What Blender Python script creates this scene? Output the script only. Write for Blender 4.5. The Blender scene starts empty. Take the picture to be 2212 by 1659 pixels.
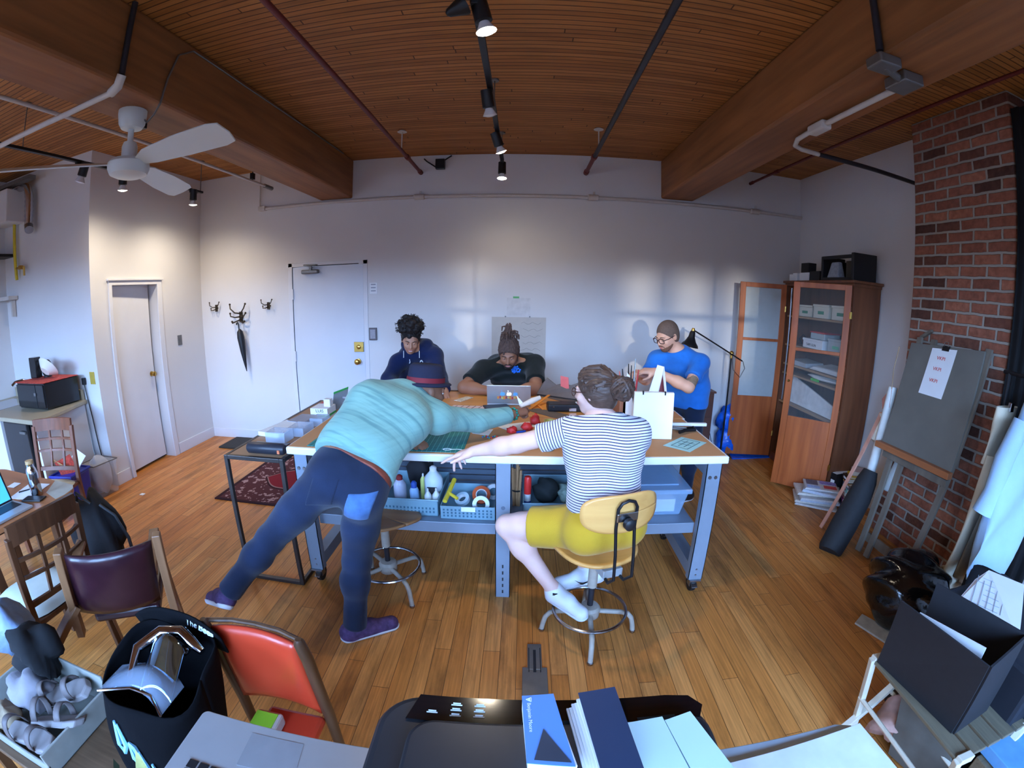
import bpy, bmesh, math, random
import numpy as np
from mathutils import Vector, Matrix, Euler
random.seed(7)
rng = np.random.default_rng(7)
scene = bpy.context.scene
COL = scene.collection
pi = math.pi

# ------------------------------------------------------------ camera (real ultra-wide fisheye lens)
cam_d = bpy.data.cameras.new('camera')
cam = bpy.data.objects.new('camera', cam_d)
COL.objects.link(cam)
cam_d.type = 'PANO'
cam_d.panorama_type = 'FISHEYE_LENS_POLYNOMIAL' if hasattr(cam_d, 'panorama_type') else None
CC = cam_d if hasattr(cam_d, 'fisheye_polynomial_k0') else cam_d.cycles
CC.panorama_type = 'FISHEYE_LENS_POLYNOMIAL'
CC.fisheye_fov = math.radians(175)
CC.fisheye_polynomial_k0 = 0.0
CC.fisheye_polynomial_k1 = -0.06305901
CC.fisheye_polynomial_k2 = -6.05626e-06
CC.fisheye_polynomial_k3 = 1.781816e-05
CC.fisheye_polynomial_k4 = -2.625945e-07
cam_d.sensor_width = 36.0
cam_d.sensor_height = 27.0
cam_d.sensor_fit = 'HORIZONTAL'
cam_d.clip_start = 0.01
cam_r = Vector((0.99960150, 0.02527548, 0.01256912))
cam_u = Vector((-0.01731395, 0.19730321, 0.98018961))
cam_b = Vector((0.02229484, -0.98001663, 0.19766220))
mw = Matrix.Identity(4)
for i, v in enumerate((cam_r, cam_u, cam_b)):
    for j in range(3):
        mw[j][i] = v[j]
mw[0][3], mw[1][3], mw[2][3] = 0.0, 0.0, 1.73
cam.matrix_world = mw
scene.camera = cam

# ------------------------------------------------------------ exposure and sky
vs = scene.view_settings
scene.display_settings.display_device = 'sRGB'
vs.view_transform = 'Standard'
vs.look = 'None'
vs.gamma = 1.0
vs.exposure = 0.0
vs.use_curve_mapping = False
scene.cycles.use_denoising = True
scene.cycles.max_bounces = 8
scene.cycles.diffuse_bounces = 5
scene.cycles.glossy_bounces = 4
scene.cycles.transmission_bounces = 8
scene.cycles.transparent_max_bounces = 12
scene.cycles.caustics_reflective = False
scene.cycles.caustics_refractive = False
scene.cycles.sample_clamp_indirect = 6.0

SKY_STRENGTH = 51.0
world = bpy.data.worlds.new('sky')
scene.world = world
world.use_nodes = True
wn, wl = world.node_tree.nodes, world.node_tree.links
wn.clear()
wo = wn.new('ShaderNodeOutputWorld')
wb = wn.new('ShaderNodeBackground')
wt = wn.new('ShaderNodeTexCoord')
wx = wn.new('ShaderNodeSeparateXYZ')
wr = wn.new('ShaderNodeValToRGB')
wl.new(wt.outputs['Generated'], wx.inputs[0])
wl.new(wx.outputs['Z'], wr.inputs[0])
cr = wr.color_ramp
cr.elements[0].position = 0.0
cr.elements[0].color = (0.018, 0.018, 0.02, 1)      # street and house fronts below the skyline
cr.elements[1].position = 1.0
cr.elements[1].color = (0.23, 0.47, 1.0, 1)
for p, c in ((0.075, (0.025, 0.025, 0.03, 1)), (0.11, (0.34, 0.57, 1.0, 1)), (0.45, (0.27, 0.51, 1.0, 1))):
    e = cr.elements.new(p)
    e.color = c
wl.new(wr.outputs[0], wb.inputs['Color'])
wb.inputs['Strength'].default_value = SKY_STRENGTH
wl.new(wb.outputs[0], wo.inputs[0])

# sun low over the street, weak and soft: it only grazes the back wall
sun_d = bpy.data.lights.new('sun', 'SUN')
sun_d.energy = 1.1
sun_d.color = (1.0, 0.93, 0.78)
sun_d.angle = math.radians(0.6)
sun = bpy.data.objects.new('sun', sun_d)
COL.objects.link(sun)
SUN_DIR = Vector((0.10, 1.0, -0.055)).normalized()
sun.rotation_euler = SUN_DIR.to_track_quat('-Z', 'Y').to_euler()
sun.location = (0, -8, 5)

# ------------------------------------------------------------ helpers
def lin(r, g, b):
    def f(c):
        c /= 255.0
        return c / 12.92 if c <= 0.04045 else ((c + 0.055) / 1.055) ** 2.4
    return (f(r), f(g), f(b), 1.0)

MATS = {}
def pm(name, col, rough=0.5, metal=0.0, var=0.10, scale=18.0, bump=0.0, spec=0.5, emit=None, estr=0.0, alpha=1.0,
       trans=0.0, stretch=None, ior=1.45, coat=0.0, detail=3.0, bscale=None, sheen=0.0):
    """a procedural material: principled shader with a noise that varies its colour and relief"""
    if name in MATS:
        return MATS[name]
    m = bpy.data.materials.new(name)
    m.use_nodes = True
    N, L = m.node_tree.nodes, m.node_tree.links
    b = N['Principled BSDF']
    tc = N.new('ShaderNodeTexCoord')
    no = N.new('ShaderNodeTexNoise')
    no.inputs['Scale'].default_value = scale
    no.inputs['Detail'].default_value = detail
    if stretch:
        mp = N.new('ShaderNodeMapping')
        mp.inputs['Scale'].default_value = stretch
        L.new(tc.outputs['Object'], mp.inputs[0])
        L.new(mp.outputs[0], no.inputs['Vector'])
    else:
        L.new(tc.outputs['Object'], no.inputs['Vector'])
    c = col if len(col) == 4 else lin(*col)
    rp = N.new('ShaderNodeValToRGB')
    rp.color_ramp.elements[0].position = 0.25
    rp.color_ramp.elements[1].position = 0.75
    lo = tuple(max(0, x * (1 - var)) for x in c[:3]) + (1,)
    hi = tuple(min(1, x * (1 + var)) for x in c[:3]) + (1,)
    rp.color_ramp.elements[0].color = lo
    rp.color_ramp.elements[1].color = hi
    L.new(no.outputs['Fac'], rp.inputs[0])
    L.new(rp.outputs[0], b.inputs['Base Color'])
    b.inputs['Roughness'].default_value = rough
    b.inputs['Metallic'].default_value = metal
    b.inputs['Specular IOR Level'].default_value = spec
    b.inputs['IOR'].default_value = ior
    b.inputs['Alpha'].default_value = alpha
    b.inputs['Transmission Weight'].default_value = trans
    b.inputs['Coat Weight'].default_value = coat
    b.inputs['Sheen Weight'].default_value = sheen
    if emit:
        b.inputs['Emission Color'].default_value = emit if len(emit) == 4 else lin(*emit)
        b.inputs['Emission Strength'].default_value = estr
    if bump:
        bp = N.new('ShaderNodeBump')
        bp.inputs['Strength'].default_value = bump
        bp.inputs['Distance'].default_value = 0.01
        src = no
        if bscale:
            src = N.new('ShaderNodeTexNoise')
            src.inputs['Scale'].default_value = bscale
            src.inputs['Detail'].default_value = 4
            L.new(tc.outputs['Object'], src.inputs['Vector'])
        L.new(src.outputs['Fac'], bp.inputs['Height'])
        L.new(bp.outputs[0], b.inputs['Normal'])
    MATS[name] = m
    return m

def wood(name, dark, light, axis=0, scale=6.0, rough=0.45, bump=0.05, coat=0.0):
    """wood with grain running along the given axis"""
    st = [14.0, 14.0, 14.0]
    st[axis] = 1.0
    if name in MATS:
        return MATS[name]
    m = pm(name, light, rough=rough, stretch=st, scale=scale, bump=bump, detail=6, coat=coat)
    rp = [n for n in m.node_tree.nodes if n.type == 'VALTORGB'][0]
    rp.color_ramp.elements[0].color = lin(*dark)
    rp.color_ramp.elements[1].color = lin(*light)
    return m

class MB:
    """collects shapes in world coordinates and links them as ONE mesh object"""
    def __init__(s, M=None):
        s.v, s.f, s.mi = [], [], []
        s.M = M or Matrix.Identity(4)
        s.m = 0
    def add(s, vs, fs):
        o = len(s.v)
        s.v += [tuple(s.M @ Vector(v)) for v in vs]
        s.f += [tuple(i + o for i in f) for f in fs]
        s.mi += [s.m] * len(fs)
        return s
    def box(s, lo, hi):
        (a, b, c), (d, e, f) = lo, hi
        s.add([(a, b, c), (d, b, c), (d, e, c), (a, e, c), (a, b, f), (d, b, f), (d, e, f), (a, e, f)],
              [(0, 3, 2, 1), (4, 5, 6, 7), (0, 1, 5, 4), (1, 2, 6, 5), (2, 3, 7, 6), (3, 0, 4, 7)])
        return s
    def cbox(s, c, size, M=None):
        o = s.M
        s.M = o @ Matrix.Translation(c) @ (M.to_4x4() if M else Matrix.Identity(4))
        h = [x / 2 for x in size]
        s.box((-h[0], -h[1], -h[2]), h)
        s.M = o
        return s
    def bar(s, a, b, w, h, up=(0, 0, 1)):
        """rectangular bar from a to b, w wide across, h along up"""
        a, b = Vector(a), Vector(b)
        d = b - a
        y = d.normalized()
        x = y.cross(Vector(up))
        if x.length < 1e-4:
            x = y.cross(Vector((1, 0, 0)))
        x.normalize()
        z = x.cross(y)
        vs = []
        for t in (a, b):
            for sx, sz in ((-1, -1), (1, -1), (1, 1), (-1, 1)):
                vs.append(t + x * sx * w / 2 + z * sz * h / 2)
        s.add(vs, [(0, 1, 2, 3), (7, 6, 5, 4), (0, 4, 5, 1), (1, 5, 6, 2), (2, 6, 7, 3), (3, 7, 4, 0)])
        return s
    def hexa(s, p):
        """eight corners: four bottom ones, four top ones, same order"""
        s.add(p, [(0, 3, 2, 1), (4, 5, 6, 7), (0, 1, 5, 4), (1, 2, 6, 5), (2, 3, 7, 6), (3, 0, 4, 7)])
        return s
    def slab(s, pts, t):
        """quad or polygon of four or more corners pts given thickness t (vector)"""
        n = len(pts)
        t = Vector(t)
        vs = [Vector(p) for p in pts] + [Vector(p) + t for p in pts]
        fs = [tuple(range(n))[::-1], tuple(range(n, 2 * n))]
        for i in range(n):
            j = (i + 1) % n
            fs.append((i, j, j + n, i + n))
        s.add(vs, fs)
        return s
    def tube(s, path, r, n=8, closed=False, cap=True):
        path = [Vector(p) for p in path]
        m = len(path)
        rs = r if isinstance(r, (list, tuple)) else [r] * m
        up = None
        rings = []
        for i in range(m):
            if closed:
                d = path[(i + 1) % m] - path[i - 1]
            else:
                d = path[min(i + 1, m - 1)] - path[max(i - 1, 0)]
            d.normalize()
            if up is None:
                up = Vector((0, 0, 1)) if abs(d.z) < 0.9 else Vector((1, 0, 0))
            x = d.cross(up)
            if x.length < 1e-5:
                x = d.cross(Vector((0.3, 1, 0.2)))
            x.normalize()
            up = x.cross(d)
            rings.append([path[i] + (x * math.cos(2 * pi * k / n) + up * math.sin(2 * pi * k / n)) * rs[i] for k in range(n)])
        vs = [p for ring in rings for p in ring]
        fs = []
        for i in range(m if closed else m - 1):
            j = (i + 1) % m
            for k in range(n):
                l = (k + 1) % n
                fs.append((i * n + k, i * n + l, j * n + l, j * n + k))
        if cap and not closed:
            fs.append(tuple(range(n))[::-1])
            fs.append(tuple(range((m - 1) * n, m * n)))
        s.add(vs, fs)
        return s
    def lathe(s, prof, c=(0, 0, 0), n=20, M=None, cap=True):
        """profile of (radius, height) turned about the z axis through c"""
        o = s.M
        s.M = o @ Matrix.Translation(c) @ (M.to_4x4() if M else Matrix.Identity(4))
        vs, fs = [], []
        for r, z in prof:
            for k in range(n):
                a = 2 * pi * k / n
                vs.append((r * math.cos(a), r * math.sin(a), z))
        for i in range(len(prof) - 1):
            for k in range(n):
                l = (k + 1) % n
                fs.append((i * n + k, i * n + l, (i + 1) * n + l, (i + 1) * n + k))
        if cap:
            fs.append(tuple(range(n))[::-1])
            fs.append(tuple(range((len(prof) - 1) * n, len(prof) * n)))
        s.add(vs, fs)
        s.M = o
        return s
    def ball(s, c, r, n=14, M=None):
        rr = r if isinstance(r, (tuple, list)) else (r, r, r)
        o = s.M
        s.M = o @ Matrix.Translation(c) @ (M.to_4x4() if M else Matrix.Identity(4)) @ Matrix.Diagonal((rr[0], rr[1], rr[2], 1))
        prof = [(max(1e-4, math.sin(pi * i / (n // 2 + 1))), -math.cos(pi * i / (n // 2 + 1))) for i in range(n // 2 + 2)]
        s.lathe(prof, n=n)
        s.M = o
        return s
    def grid(s, fn, nu, nv):
        """surface of nu x nv points fn(u,v), u and v from 0 to 1"""
        vs = [fn(i / (nu - 1), j / (nv - 1)) for i in range(nu) for j in range(nv)]
        fs = [(i * nv + j, (i + 1) * nv + j, (i + 1) * nv + j + 1, i * nv + j + 1) for i in range(nu - 1) for j in range(nv - 1)]
        s.add(vs, fs)
        return s
    def build(s, name, mat, parent=None, bevel=0.0, smooth=False, seg=2, sub=0, solid=0.0, angle=40, hide=None):
        me = bpy.data.meshes.new(name)
        o = Vector((0, 0, 0))
        pw = parent
        while pw:
            o += pw.location
            pw = pw.parent
        me.from_pydata([tuple(Vector(v) - o) for v in s.v], [], s.f)
        for mt in (mat if isinstance(mat, (list, tuple)) else [mat]):
            me.materials.append(mt)
        if any(s.mi):
            me.polygons.foreach_set('material_index', s.mi)
        ob = bpy.data.objects.new(name, me)
        COL.objects.link(ob)
        if parent:
            ob.parent = parent
        bm = bmesh.new()
        bm.from_mesh(me)
        bmesh.ops.recalc_face_normals(bm, faces=bm.faces)
        bm.to_mesh(me)
        bm.free()
        if solid:
            md = ob.modifiers.new('thick', 'SOLIDIFY')
            md.thickness = solid
            md.offset = 0
        if bevel:
            md = ob.modifiers.new('bevel', 'BEVEL')
            md.width = bevel
            md.segments = seg
            md.limit_method = 'ANGLE'
            md.angle_limit = math.radians(35)
        if sub:
            md = ob.modifiers.new('sub', 'SUBSURF')
            md.levels = md.render_levels = sub
        if smooth or sub:
            for p in me.polygons:
                p.use_smooth = True
            if smooth and not sub:
                try:
                    me.set_sharp_from_angle(angle=math.radians(angle))
                except Exception:
                    pass
        return ob

def thing(name, label, cat, loc, group=None):
    o = bpy.data.objects.new(name, None)
    COL.objects.link(o)
    o.empty_display_size = 0.05
    o.location = loc
    o['label'] = label
    o['category'] = cat
    if group:
        o['group'] = group
    return o

def tag(o, label, cat, group=None, kind=None):
    """a thing that is one mesh: move its origin to its base and describe it"""
    me = o.data
    co = np.empty(len(me.vertices) * 3)
    me.vertices.foreach_get('co', co)
    co = co.reshape(-1, 3)
    lo, hi = co.min(0), co.max(0)
    c = np.array([(lo[0] + hi[0]) / 2, (lo[1] + hi[1]) / 2, lo[2]])
    me.vertices.foreach_set('co', (co - c).ravel())
    o.location = o.location + Vector(c)
    o['label'] = label
    o['category'] = cat
    if group:
        o['group'] = group
    if kind:
        o['kind'] = kind
    return o

def struct(o):
    o['kind'] = 'structure'
    return o

def clone(o, loc, label=None, group=None):
    """copy of a thing with its parts and their sub-parts"""
    def rec(a, p):
        b = a.copy()
        COL.objects.link(b)
        if p:
            b.parent = p
        for ch in a.children:
            rec(ch, b)
        return b
    r = rec(o, None)
    r.location = loc
    if label:
        r['label'] = label
    if group:
        r['group'] = group
    return r

def text_obj(name, s, size, M, mat, parent, extrude=0.0004, font_scale=(1, 1), align='LEFT', bold=0.0):
    cu = bpy.data.curves.new(name, 'FONT')
    cu.body = s
    cu.size = size
    cu.extrude = extrude
    cu.offset = bold
    cu.align_x = align
    cu.resolution_u = 2
    t = bpy.data.objects.new(name, cu)
    COL.objects.link(t)
    dg = bpy.context.evaluated_depsgraph_get()
    me = bpy.data.meshes.new_from_object(t.evaluated_get(dg))
    bpy.data.objects.remove(t)
    bpy.data.curves.remove(cu)
    o = Vector((0, 0, 0))
    pw = parent
    while pw:
        o += pw.location
        pw = pw.parent
    me.transform(Matrix.Translation(-o) @ M @ Matrix.Diagonal((font_scale[0], font_scale[1], 1, 1)))
    me.materials.clear()
    me.materials.append(mat)
    ob = bpy.data.objects.new(name, me)
    COL.objects.link(ob)
    ob.parent = parent
    return ob

def frame(o, x, y, z=None):
    """matrix with origin o, axes x, y (made orthogonal), z = x cross y"""
    x = Vector(x).normalized()
    z = x.cross(Vector(y)).normalized()
    y = z.cross(x)
    m = Matrix.Identity(4)
    for i, v in enumerate((x, y, z)):
        for j in range(3):
            m[j][i] = v[j]
    for j in range(3):
        m[j][3] = o[j]
    return m

def rz(a):
    return Matrix.Rotation(a, 4, 'Z')
def T(*v):
    return Matrix.Translation(v)
def arc(c, r, a0, a1, n, ax=(1, 0, 0), ay=(0, 0, 1)):
    c, ax, ay = Vector(c), Vector(ax), Vector(ay)
    return [c + ax * r * math.cos(a0 + (a1 - a0) * i / n) + ay * r * math.sin(a0 + (a1 - a0) * i / n) for i in range(n + 1)]
# ============================================================ the room
XL, XR, YB, YF, ZC = -3.98, 3.22, 4.83, -2.0, 3.24
XK, YK = -5.60, 3.11            # kitchen niche on the left

def nodes(m):
    return m.node_tree.nodes, m.node_tree.links

def wall_paint():
    m = pm('wall_paint', (214, 212, 212), rough=0.75, var=0.025, scale=2.0, bump=0.04, bscale=40, spec=0.25)
    return m
M_WALL = wall_paint()
M_TRIM = pm('white_trim_paint', (216, 216, 220), rough=0.5, var=0.03, scale=5, bump=0.02)
M_DOOR = pm('white_door_paint', (208, 212, 220), rough=0.5, var=0.03, scale=3, bump=0.02)
M_DARK = pm('gap_shade', (28, 28, 34), rough=0.8, var=0.1)  # shade inside gaps and slots, put into a dark colour

def plank_mat(name, along, width, length, cols, mortar, gap, rough, stain, grain=1.0, bumps=0.3):
    """boards laid side by side; along = 'X' or 'Y' is the direction they run"""
    m = bpy.data.materials.new(name)
    m.use_nodes = True
    N, L = nodes(m)
    b = N['Principled BSDF']
    tc = N.new('ShaderNodeTexCoord')
    sx = N.new('ShaderNodeSeparateXYZ')
    L.new(tc.outputs['Object'], sx.inputs[0])
    u, v = ('Y', 'X') if along == 'Y' else ('X', 'Y')
    # row number and a random shift for each row
    dv = N.new('ShaderNodeMath'); dv.operation = 'DIVIDE'; dv.inputs[1].default_value = width
    L.new(sx.outputs[v], dv.inputs[0])
    fl = N.new('ShaderNodeMath'); fl.operation = 'FLOOR'
    L.new(dv.outputs[0], fl.inputs[0])
    wn_ = N.new('ShaderNodeTexWhiteNoise'); wn_.noise_dimensions = '1D'
    L.new(fl.outputs[0], wn_.inputs['W'])
    sh = N.new('ShaderNodeMath'); sh.operation = 'MULTIPLY_ADD'; sh.inputs[1].default_value = 7.3
    L.new(wn_.outputs['Value'], sh.inputs[0])
    L.new(sx.outputs[u], sh.inputs[2])
    cb = N.new('ShaderNodeCombineXYZ')
    L.new(sh.outputs[0], cb.inputs[0])
    L.new(sx.outputs[v], cb.inputs[1])
    br = N.new('ShaderNodeTexBrick')
    br.offset = 0.0
    br.squash = 1.0
    br.inputs['Scale'].default_value = 1.0
    br.inputs['Brick Width'].default_value = length
    br.inputs['Row Height'].default_value = width
    br.inputs['Mortar Size'].default_value = gap
    br.inputs['Mortar Smooth'].default_value = 0.3
    br.inputs['Bias'].default_value = 0.0
    br.inputs['Color1'].default_value = (0, 0, 0, 1)
    br.inputs['Color2'].default_value = (1, 1, 1, 1)
    br.inputs['Mortar'].default_value = (0.5, 0.5, 0.5, 1)
    L.new(cb.outputs[0], br.inputs['Vector'])
    rp = N.new('ShaderNodeValToRGB')
    els = rp.color_ramp.elements
    while len(els) < len(cols):
        els.new(0.5)
    for i, c in enumerate(cols):
        els[i].position = i / (len(cols) - 1)
        els[i].color = lin(*c)
    L.new(br.outputs['Color'], rp.inputs[0])
    # grain along the board
    mp = N.new('ShaderNodeMapping')
    mp.inputs['Scale'].default_value = (2.0, 55.0, 1.0)
    L.new(cb.outputs[0], mp.inputs[0])
    gr = N.new('ShaderNodeTexNoise'); gr.inputs['Scale'].default_value = 1.6; gr.inputs['Detail'].default_value = 6
    L.new(mp.outputs[0], gr.inputs['Vector'])
    gm = N.new('ShaderNodeMapRange')
    gm.inputs[1].default_value = 0.3; gm.inputs[2].default_value = 0.7
    gm.inputs[3].default_value = 1 - 0.28 * grain; gm.inputs[4].default_value = 1 + 0.18 * grain
    L.new(gr.outputs['Fac'], gm.inputs[0])
    mx = N.new('ShaderNodeMix'); mx.data_type = 'RGBA'; mx.blend_type = 'MULTIPLY'; mx.inputs[0].default_value = 1.0
    L.new(rp.outputs[0], mx.inputs[6]); L.new(gm.outputs[0], mx.inputs[7])
    # dirt and worn stains with their own shapes
    st = N.new('ShaderNodeTexNoise'); st.inputs['Scale'].default_value = 1.7; st.inputs['Detail'].default_value = 7
    st.inputs['Roughness'].default_value = 0.68
    m2 = N.new('ShaderNodeMapping'); m2.inputs['Scale'].default_value = (0.6, 2.2, 1.0)
    L.new(cb.outputs[0], m2.inputs[0]); L.new(m2.outputs[0], st.inputs['Vector'])
    sm = N.new('ShaderNodeMapRange')
    sm.inputs[1].default_value = 0.50; sm.inputs[2].default_value = 0.66
    sm.inputs[3].default_value = 0.0; sm.inputs[4].default_value = stain
    L.new(st.outputs['Fac'], sm.inputs[0])
    m3 = N.new('ShaderNodeMix'); m3.data_type = 'RGBA'
    L.new(sm.outputs[0], m3.inputs[0]); L.new(mx.outputs[2], m3.inputs[6])
    m3.inputs[7].default_value = lin(*[x * 0.42 for x in cols[0]])
    m4 = N.new('ShaderNodeMix'); m4.data_type = 'RGBA'
    gf = N.new('ShaderNodeMath'); gf.operation = 'MULTIPLY'; gf.inputs[1].default_value = 0.85
    L.new(br.outputs['Fac'], gf.inputs[0])
    L.new(gf.outputs[0], m4.inputs[0]); L.new(m3.outputs[2], m4.inputs[6]); m4.inputs[7].default_value = lin(*mortar)
    L.new(m4.outputs[2], b.inputs['Base Color'])
    rr = N.new('ShaderNodeMapRange')
    rr.inputs[3].default_value = rough - 0.08; rr.inputs[4].default_value = rough + 0.12
    L.new(st.outputs['Fac'], rr.inputs[0])
    L.new(rr.outputs[0], b.inputs['Roughness'])
    b.inputs['Specular IOR Level'].default_value = 0.35
    bp = N.new('ShaderNodeBump'); bp.inputs['Strength'].default_value = bumps; bp.inputs['Distance'].default_value = 0.004
    ad = N.new('ShaderNodeMath'); ad.operation = 'MULTIPLY_ADD'; ad.inputs[1].default_value = -1.0
    g2 = N.new('ShaderNodeMath'); g2.operation = 'MULTIPLY'; g2.inputs[1].default_value = 0.3
    L.new(gr.outputs['Fac'], g2.inputs[0])
    L.new(br.outputs['Fac'], ad.inputs[0]); L.new(g2.outputs[0], ad.inputs[2])
    L.new(ad.outputs[0], bp.inputs['Height']); L.new(bp.outputs[0], b.inputs['Normal'])
    return m
M_FLOOR = plank_mat('floor_boards', 'Y', 0.083, 1.15, [(190, 118, 54), (198, 126, 60), (204, 132, 66), (212, 144, 78)],
                    (64, 38, 20), 0.0016, 0.40, 0.55)
M_CEIL = plank_mat('ceiling_boards', 'X', 0.046, 1.9, [(150, 94, 42), (170, 108, 50), (182, 120, 60), (158, 100, 46)],
                   (48, 26, 10), 0.0042, 0.62, 0.30, grain=0.8, bumps=0.6)

def brick_mat():
    m = bpy.data.materials.new('old_red_brick')
    m.use_nodes = True
    N, L = nodes(m)
    b = N['Principled BSDF']
    tc = N.new('ShaderNodeTexCoord')
    sx = N.new('ShaderNodeSeparateXYZ'); L.new(tc.outputs['Object'], sx.inputs[0])
    ad = N.new('ShaderNodeMath'); L.new(sx.outputs['X'], ad.inputs[0]); L.new(sx.outputs['Y'], ad.inputs[1])
    cb = N.new('ShaderNodeCombineXYZ'); L.new(ad.outputs[0], cb.inputs[0]); L.new(sx.outputs['Z'], cb.inputs[1])
    # wobble the joints
    wb_ = N.new('ShaderNodeTexNoise'); wb_.inputs['Scale'].default_value = 9; wb_.inputs['Detail'].default_value = 3
    L.new(tc.outputs['Object'], wb_.inputs['Vector'])
    vm = N.new('ShaderNodeVectorMath'); vm.operation = 'MULTIPLY_ADD'
    vm.inputs[1].default_value = (0.022, 0.016, 0)
    L.new(wb_.outputs['Color'], vm.inputs[0]); L.new(cb.outputs[0], vm.inputs[2])
    br = N.new('ShaderNodeTexBrick')
    br.inputs['Scale'].default_value = 1.0
    br.inputs['Brick Width'].default_value = 0.235
    br.inputs['Row Height'].default_value = 0.079
    br.inputs['Mortar Size'].default_value = 0.0105
    br.inputs['Mortar Smooth'].default_value = 0.3
    br.inputs['Color1'].default_value = (0, 0, 0, 1)
    br.inputs['Color2'].default_value = (1, 1, 1, 1)
    br.inputs['Mortar'].default_value = (0.5, 0.5, 0.5, 1)
    L.new(vm.outputs[0], br.inputs['Vector'])
    rp = N.new('ShaderNodeValToRGB')
    e = rp.color_ramp.elements
    e[0].position = 0.0; e[0].color = lin(112, 72, 58)
    e[1].position = 1.0; e[1].color = lin(164, 106, 82)
    k = e.new(0.12); k.color = lin(84, 56, 48)
    k = e.new(0.25); k.color = lin(138, 86, 68)
    k = e.new(0.7); k.color = lin(150, 94, 74)
    L.new(br.outputs['Color'], rp.inputs[0])
    no = N.new('ShaderNodeTexNoise'); no.inputs['Scale'].default_value = 28; no.inputs['Detail'].default_value = 6
    L.new(tc.outputs['Object'], no.inputs['Vector'])
    mr = N.new('ShaderNodeMapRange'); mr.inputs[1].default_value = 0.3; mr.inputs[2].default_value = 0.7
    mr.inputs[3].default_value = 0.72; mr.inputs[4].default_value = 1.2
    L.new(no.outputs['Fac'], mr.inputs[0])
    mx = N.new('ShaderNodeMix'); mx.data_type = 'RGBA'; mx.blend_type = 'MULTIPLY'; mx.inputs[0].default_value = 1
    L.new(rp.outputs[0], mx.inputs[6]); L.new(mr.outputs[0], mx.inputs[7])
    m4 = N.new('ShaderNodeMix'); m4.data_type = 'RGBA'
    L.new(br.outputs['Fac'], m4.inputs[0]); L.new(mx.outputs[2], m4.inputs[6]); m4.inputs[7].default_value = lin(158, 150, 140)
    L.new(m4.outputs[2], b.inputs['Base Color'])
    b.inputs['Roughness'].default_value = 0.85
    b.inputs['Specular IOR Level'].default_value = 0.2
    bp = N.new('ShaderNodeBump'); bp.inputs['Strength'].default_value = 0.9; bp.inputs['Distance'].default_value = 0.012
    a2 = N.new('ShaderNodeMath'); a2.operation = 'MULTIPLY_ADD'; a2.inputs[1].default_value = -1.0
    n3 = N.new('ShaderNodeMath'); n3.operation = 'MULTIPLY'; n3.inputs[1].default_value = 0.5
    L.new(no.outputs['Fac'], n3.inputs[0])
    L.new(br.outputs['Fac'], a2.inputs[0]); L.new(n3.outputs[0], a2.inputs[2])
    L.new(a2.outputs[0], bp.inputs['Height']); L.new(bp.outputs[0], b.inputs['Normal'])
    return m
M_BRICK = brick_mat()
M_BEAM = wood('beam_timber', (112, 70, 36), (156, 98, 52), axis=1, scale=1.2, rough=0.6, bump=0.25)

struct(MB().box((XK - 0.15, YF - 0.15, -0.2), (XR + 0.15, YB + 0.15, 0.0)).build('floor', M_FLOOR))
struct(MB().box((XK - 0.15, YF - 0.15, ZC), (XR + 0.15, YB + 0.15, ZC + 0.2)).build('ceiling', M_CEIL))
# back wall (the flush door is set into it)
DX0, DX1, DZ = -2.64, -1.76, 2.07
b = MB()
b.box((XL - 0.2, YB, 0), (DX0, YB + 0.15, ZC)).box((DX1, YB, 0), (XR + 0.15, YB + 0.15, ZC)).box((DX0, YB, DZ), (DX1, YB + 0.15, ZC))
struct(b.build('wall_back', M_WALL))
# left wall with the closet doorway, and the side of the closet that faces the kitchen niche
LY0, LY1, LZ = 3.375, 4.03, 1.955
b = MB()
b.box((XL - 0.14, YK, 0), (XL, LY0, ZC)).box((XL - 0.14, LY1, 0), (XL, YB, ZC)).box((XL - 0.14, LY0, LZ), (XL, LY1, ZC))
struct(b.build('wall_left', M_WALL))
struct(MB().box((XK, YK, 0), (XL - 0.14, YK + 0.14, ZC)).build('wall_left', M_WALL))
struct(MB().box((XK - 0.15, YF, 0), (XK, YK + 0.14, ZC)).build('wall_left', M_WALL))
struct(MB().box((XR, YF, 0), (XR + 0.15, YB, ZC)).build('wall_right', M_WALL))
# chimney breast of bare brick
CX, CY0, CY1 = 2.95, 1.87, 2.78
struct(MB().box((CX, CY0, 0), (XR - 0.001, CY1, ZC)).build('wall_right', M_BRICK, bevel=0.012))
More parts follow.
